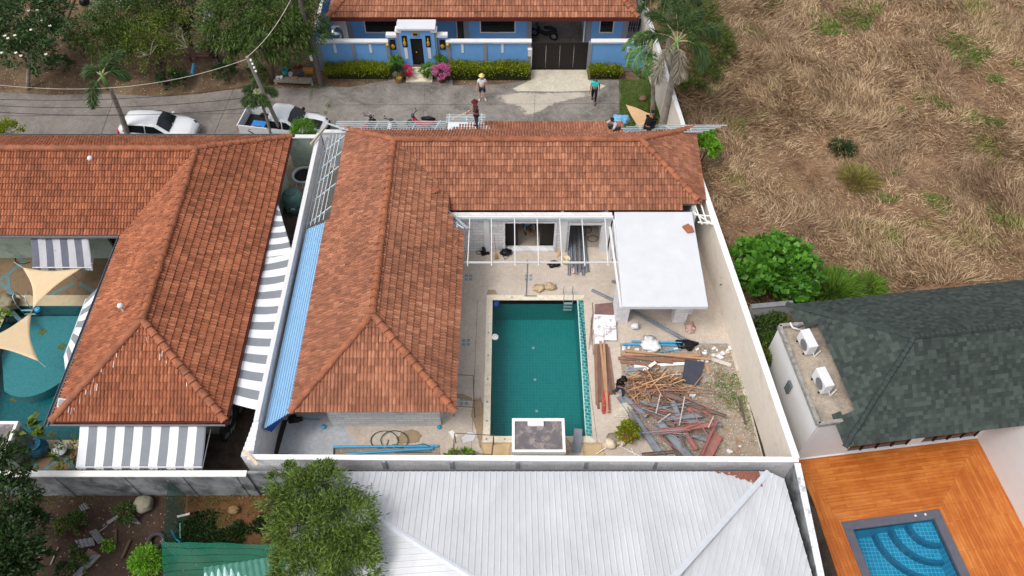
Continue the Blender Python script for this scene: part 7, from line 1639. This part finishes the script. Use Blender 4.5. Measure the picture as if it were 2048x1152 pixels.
for s in (-1, 1): x = P(56, 606).x + s * .28; m = MB(); m.tube([(x, 21.2, .02), (x, 21.1, .7), (x, 20.8, .75), (x, 20.65, .3), (x, 20.65, -.6)], .022, 8); m.build('rail', M_steel, lad, smooth=True)
for z in (-.15, -.45): m = MB(); m.box(P(56, 606).x - .27, P(56, 606).x + .27, 20.6, 20.68, z, z + .03); m.build('tread', M_white, lad)
m = MB(); m.lathe([(.14, 0), (.12, .1), (.02, .14)], P(76, 620), 12); one(m, 'chlorine_float', M_bpipe, 'small blue float beside the turquoise pool ladder', 'float')
t = thing('folded_umbrella', 'dark garden umbrella on the shaded patio behind the tan sail', 'umbrella', P(155, 560)); p = P(155, 562); m = MB(); n = 8; m.add([p + V3((.8 * math.cos(a), .8 * math.sin(a), 1.9)) for a in np.linspace(0, 6.283, 9)[:-1]] + [p + V3((0, 0, 2.25))], [(i, (i + 1) % 8, 8) for i in range(8)]); m.build('canopy', plain('black_canvas', sc(30, 32, 38)), t, solid=.01); m = MB(); m.tube([p, p + V3((0, 0, 2.3))], .02, 6); m.build('pole', M_steel, t)
lump('barbecue', 45, 500, (.35, .35, .5), M_bp, 'black covered barbecue left of the faded awning', 'barbecue', 21, .3)
m = MB(); c = P(55, 515) + V3((0, 0, .02)); m.tube([c + V3((.5 * math.cos(a) - .1 * a * .2, .4 * math.sin(a), 0)) for a in np.linspace(1, 5.5, 24)], .02, 5); one(m, 'hose', M_bp, 'dark hose curving over the left patio', 'hose')
# ------------------------------------------------------------------ bottom left plot
lump('boulder', 292, 1012, (.36, .36, .3), plain('grey_boulder', sc(136, 130, 112), var=.2, scale=7), 'grey boulder on the dark soil below the old wall', 'boulder', 22, .3)
m = MB(); c = P(314, 1083) + V3((0, 0, .1)); vs = []; nn, kk = 28, 10
for i in range(nn):
    a = 2 * math.pi * i / nn
    for j in range(kk): b = 2 * math.pi * j / kk; r_ = .27 + .09 * math.cos(b); vs.append(c + V3((r_ * math.cos(a), r_ * math.sin(a), .09 * math.sin(b))))
m.add(vs, [(i * kk + j, i * kk + (j + 1) % kk, ((i + 1) % nn) * kk + (j + 1) % kk, ((i + 1) % nn) * kk + j) for i in range(nn) for j in range(kk)]); one(m, 'old_tyre', plain('dusty_rubber', sc(62, 58, 60)), 'dusty old tyre lying beside the green net', 'tyre', smooth=True)
M_netc = N('green_net', .8); sp = M_netc.n('SeparateXYZ'); M_netc.l(M_netc.pos(), sp.inputs[0])
wv = M_netc.math('GREATER_THAN', M_netc.math('SINE', M_netc.math('MULTIPLY', M_netc.math('ADD', sp.outputs[1], M_netc.math('MULTIPLY', sp.outputs[2], .8)), 22.)), .96)
M_netc.out(M_netc.mix(sc(24, 112, 88), sc(14, 60, 50), wv)); M_netc.b.inputs['Alpha'].default_value = .58; M_net = M_netc.m
def net(lab, corners, nu=14, nv=10, sag=.12, seed=0):
    A_, B_2, C_2, D_ = [V3(c) for c in corners]; m = MB()
    m.grid(lambda a, b: A_.lerp(B_2, a).lerp(D_.lerp(C_2, a), b) + V3((0, 0, -sag * math.sin(math.pi * a) * math.sin(math.pi * b) + .16 * mnoise.noise(V3((a * 5 + seed, b * 4, 0))))), nu, nv); c = (A_ + B_2 + C_2 + D_) / 4
    t = thing('green_net', lab, 'net', (c.x, c.y, 0)); m.build('mesh_cloth', M_net, t, smooth=True)
    for X in (A_, B_2): m = MB(); m.tube([V3((X.x, X.y, 0)), X + V3((0, 0, .03))], .02, 6); m.build('post', B_grey, t)
    return t
net('green mesh roof stretched over a pale shed beside the bushy tree', [P(322, 1083, 1.6), P(572, 1090, 1.7), P(640, 1240, 1.7), P(330, 1240, 1.6)], 30, 24, .45, seed=1)
net('upright strip of green mesh netting standing against the old wall', [P(336, 962, 1.6), P(326, 1080, 1.35), P(366, 1088, .05), P(374, 985, .05)], sag=.15, seed=2)
t = thing('corrugated_shed', 'pale translucent corrugated shed roof under the green mesh', 'shed', P(480, 1160)); m = MB(); A_, B_2, C_2, D_ = P(408, 1135, 1.25), P(560, 1112, 1.25), P(600, 1260, 1.15), P(410, 1260, 1.15); vs = []
for i in range(97):
    for b in (0, 1): p = A_.lerp(B_2, i / 96.).lerp(D_.lerp(C_2, i / 96.), b); p.z += .04 * math.sin(i * 2 * math.pi / 8); vs.append(p)
m.add(vs, [(2*i, 2*i+2, 2*i+3, 2*i+1) for i in range(96)]); m.build('roof_sheet', plain('pale_sheet', sc(170, 206, 200)), t, solid=.01); m = MB(); m.prism([p[:2] for p in (A_ - V3((-.1, .1, 0)), B_2 - V3((.1, .1, 0)), C_2, D_)], 0, 1.1); m.build('wall', M_oldwall, t)
M_corr = plain('weathered_sheet', sc(134, 132, 136), var=.2, scale=8, rough=.7)
def scrap(lab, pl, mat, n=7, z=.08):
    A_, B_2, C_2, D_ = [P(*q_) + V3((0, 0, z)) for q_ in pl]; m = MB(); vs = []
    for i in range(n * 4 + 1):
        for b in (0, 1): p = A_.lerp(B_2, i / (n * 4.)).lerp(D_.lerp(C_2, i / (n * 4.)), b); p.z += .025 * math.sin(i * math.pi / 2); vs.append(p)
    m.add(vs, [(2*i, 2*i+2, 2*i+3, 2*i+1) for i in range(n * 4)]); return one(m, 'corrugated_scrap', mat, lab, 'corrugated sheet', solid=.01)
scrap('blue grey corrugated scrap lying diagonal across another', [(182, 1066), (196, 1060), (212, 1082), (200, 1090)], M_corr, 4, .14)
scrap('weathered corrugated scrap under the diagonal one', [(152, 1082), (188, 1076), (192, 1092), (160, 1098)], M_corr, 4)
scrap('brown and grey corrugated sheet lower on the dark soil', [(180, 1098), (205, 1112), (180, 1138), (160, 1126)], plain('brown_sheet', sc(134, 116, 100), var=.25, scale=8), 5)
scrap('long grey corrugated strip cut by the bottom edge', [(188, 1112), (204, 1112), (160, 1160), (146, 1156)], M_corr, 3, .12)
scrap('small pale corrugated piece under the old wall', [(160, 1014), (172, 1006), (182, 1018), (166, 1024)], M_corr, 3)
scrap('grey fibre sheet half hidden by the leafy shrub', [(258, 1034), (270, 1032), (284, 1050), (268, 1048)], M_corr, 3)
for k, (a, b, r_, lab) in enumerate([((143, 1054), (164, 1068), .07, 'thick log beside the yellowish shrub'), ((233, 1060), (233, 1092), .06, 'upright looking log on the dark soil'), ((245, 1118), (262, 1082), .06, 'reddish log left of the bright round bush'), ((102, 1130), (118, 1095), .03, 'thin forked grey branch by the dark tree'), ((196, 1066), (216, 1052), .03, 'thin grey stick leading to the leafy shrub')]):
    m = MB(); m.tube([P(*a) + V3((0, 0, r_)), P(*b) + V3((0, 0, r_ * 1.5))], [r_, r_ * .8], 8); one(m, 'log', B_brown if r_ > .05 else B_grey, lab, 'log')
piece('board', (216, 1048), (238, 1034), .14, .02, .08, M_corr, 'grey flat board above the two logs', 'board'); piece('board', (355, 1034), (380, 1028), .08, .03, .03, M_whitecap, 'pale board on the red soil beside the net', 'board')
pipe((362, 1048), (362, 1078), .015, .1, 'slim pale stake beside the green netting', M_whitecap); m = MB(); m.tube([P(352, 1070) + V3((0, 0, .5)), P(354, 1080) + V3((0, 0, .1)), P(362, 1086) + V3((0, 0, .1))], .03, 6); one(m, 'water_pipe', M_bpipe, 'bent light blue pipe at the corner of the netting', 'pipe')
lump('clod', 470, 1022, (.22, .16, .14), plain('tan_clod', sc(128, 106, 72), var=.25, scale=9), 'tan earth clod on the red soil bed', 'clod', 23, .5)
# ------------------------------------------------------------------ top left plot
sheet('grey_yard', PP([185, -40, 300, -40, 250, 16, 176, 22]), M_road2, 0)
t = thing('broken_bench', 'broken slatted wooden bench under the trees beyond the road', 'bench', P(405, 125)); c = P(405, 112); rz = R(15)
Mx = Matrix.Translation(c) @ Matrix.Rotation(rz, 4, 'Z')
for k in range(7): m = MB(); m.beam(Mx @ V3((-.65 + .21 * k, -.35, .5)), Mx @ V3((-.65 + .21 * k, .45, .42)), .14, .03); m.build('seat_slat', plain('dark_wood', sc(104, 70, 62), var=.2), t)
for k in range(2): m = MB(); m.beam(Mx @ V3((-.7, -.5 - .16 * k, .6)), Mx @ V3((.5, -.6 - .2 * k, .5)), .12, .03); m.build('back_slat', plain('dark_wood', sc(104, 70, 62)), t)
for s in (-.65, .6): m = MB(); m.beam(Mx @ V3((s, -.4, 0)), Mx @ V3((s, -.4, .55)), .07, .07); m.build('leg', M_brown, t)
t = thing('rubbish_pile', 'pile of wood, rubbish and metal under the tree beside the leaning pole', 'rubbish', P(395, 60))
for k, (a, b, w) in enumerate([((402, 70), (420, 25), .12), ((412, 20), (425, 45), .5), ((398, 90), (415, 60), .05), ((420, 85), (428, 100), .25)]): m = MB(); m.beam(P(*a) + V3((0, 0, .2)), P(*b) + V3((0, 0, .35)), w, .05); m.build('scrap', [M_galv, M_corr, M_wood[1], M_bp][k], t)
lump('rubbish_bag', 172, 10, (.3, .3, .35), M_bagk, 'black bin bag at the corner of the grey yard', 'bag', 24, .3)
t = thing('junk_shelf', 'low roadside shelf crowded with junk beneath the mango tree', 'shelf', P(590, 168)); a, b = P(552, 167), P(625, 170); m = MB(); m.beam(a + V3((0, 0, .3)), b + V3((0, 0, .3)), .5, .05); m.build('board', plain('grey_timber', sc(128, 118, 108)), t)
for X in (a, b): m = MB(); m.beam(X, X + V3((0, 0, .28)), .1, .1); m.build('leg', M_cement, t)
JK = [(556, 158, .12, M_white, 'white round tin at the left end of the junk shelf', 'tin'), (563, 157, .12, M_whitecap, 'second pale tin on the junk shelf', 'tin'), (571, 147, .24, plain('turq_plastic', sc(60, 150, 160)), 'turquoise plastic basket on the junk shelf', 'basket'), (582, 152, .16, M_cement, 'grey pot in the middle of the junk shelf', 'pot'), (590, 158, .14, M_wood[1], 'tan wooden box on the junk shelf', 'box'), (602, 150, .2, M_den, 'dark blue cloth heap on the junk shelf', 'cloth'), (618, 145, .3, plain('orange_wood', sc(160, 104, 44)), 'orange brown drawer at the right end of the junk shelf', 'drawer'), (578, 140, .18, M_bp, 'black bucket behind the turquoise basket', 'bucket'), (597, 136, .25, M_brown, 'rusty brown metal piece behind the junk shelf', 'scrap')]
for k, (px, py, s, mt, lab, cat) in enumerate(JK):
    p = P(px, py, .3); m = MB()
    if cat in ('tin', 'basket', 'pot', 'bucket'): m.lathe([(s * .7, 0.03), (s * .8, s * 1.3), (s * .7, s * 1.3), (s * .6, .08)], p, 14)
    elif cat in ('box', 'drawer'): m.box(p.x - s, p.x + s, p.y - s * .5, p.y + s * .5, p.z + .03, p.z + s * .8); m.box(p.x - s * .9, p.x + s * .9, p.y - s * .52, p.y - s * .5 - .001, p.z + .08, p.z + s * .7)
    else: m.blob(p + V3((0, 0, s * .5)), (s, s * .7, s * .6), k, .6)
    one(m, cat if cat != 'scrap' else 'metal_scrap', mt, lab, cat)
# ------------------------------------------------------------------ utility poles and cables
def pole(lab, bpx, tpx, r, arms=True):
    b = P(*bpx); tp = up_from(bpx, tpx); t = thing('utility_pole', lab, 'utility pole', b); m = MB(); m.tube([b, tp], [r, r * .75], 8); m.build('post', plain('concrete_pole', sc(132, 128, 122), var=.15, scale=5), t)
    for k in range(4):
        q_ = tp + (b - tp).normalized() * (.15 + .22 * k); m = MB(); m.lathe([(.03, -.05), (.06, -.02), (.03, 0), (.06, .03), (.03, .06)], q_ + V3((.14, -.05, 0)), 8); m.build('insulator', M_whitecap, t); m = MB(); m.beam(q_, q_ + V3((.14, -.05, 0)), .03, .03); m.build('bracket', M_rustbar, t)
    return tp
tp1 = pole('leaning concrete pole with insulators rising through the small palm beside the pickup', (573, 285), (494, 114), .12)
b2 = P(643, 172); tp2 = up_from((643, 172), (590, -40)); t = thing('utility_pole', 'tall wooden pole in front of the mango tree and blue wall corner', 'utility pole', b2); m = MB(); m.tube([b2, tp2], [.13, .11], 8); m.build('post', plain('dark_pole', sc(98, 92, 86), var=.2, scale=5), t); m = MB(); m.obox(b2.lerp(tp2, .3) + V3((-.15, -.1, 0)), (.12, .12, .3)); m.build('junction_box', M_whitecap, t)
def cable(lab, A_, B_2, sag, r=.012, mat=M_bp):
    A_ = V3(A_); B_2 = V3(B_2); m = MB(); m.tube([A_.lerp(B_2, s) - V3((0, 0, sag * 4 * s * (1 - s))) for s in np.linspace(0, 1, 24)], r, 4); one(m, 'cable', mat, lab, 'cable')
M_cw = plain('pale_cable', sc(190, 186, 176))
cable('pale overhead cable sagging from the leaning pole across the left road', tp1 + V3((0, 0, -.1)), P(-80, 160, 5.5), 1.1, .013, M_cw)
cable('green grey cable rising from the leaning pole over the mango tree', tp1, P(600, -40, 8), .4, .015, M_cw)
for k in range(3): cable(['highest black cable crossing the left road', 'middle black cable crossing the left road', 'lowest black cable crossing the left road'][k], tp1 + (P(573, 285) - tp1) * (.3 + .12 * k), P(-80, 195 + 12 * k, 4), .5, .012)
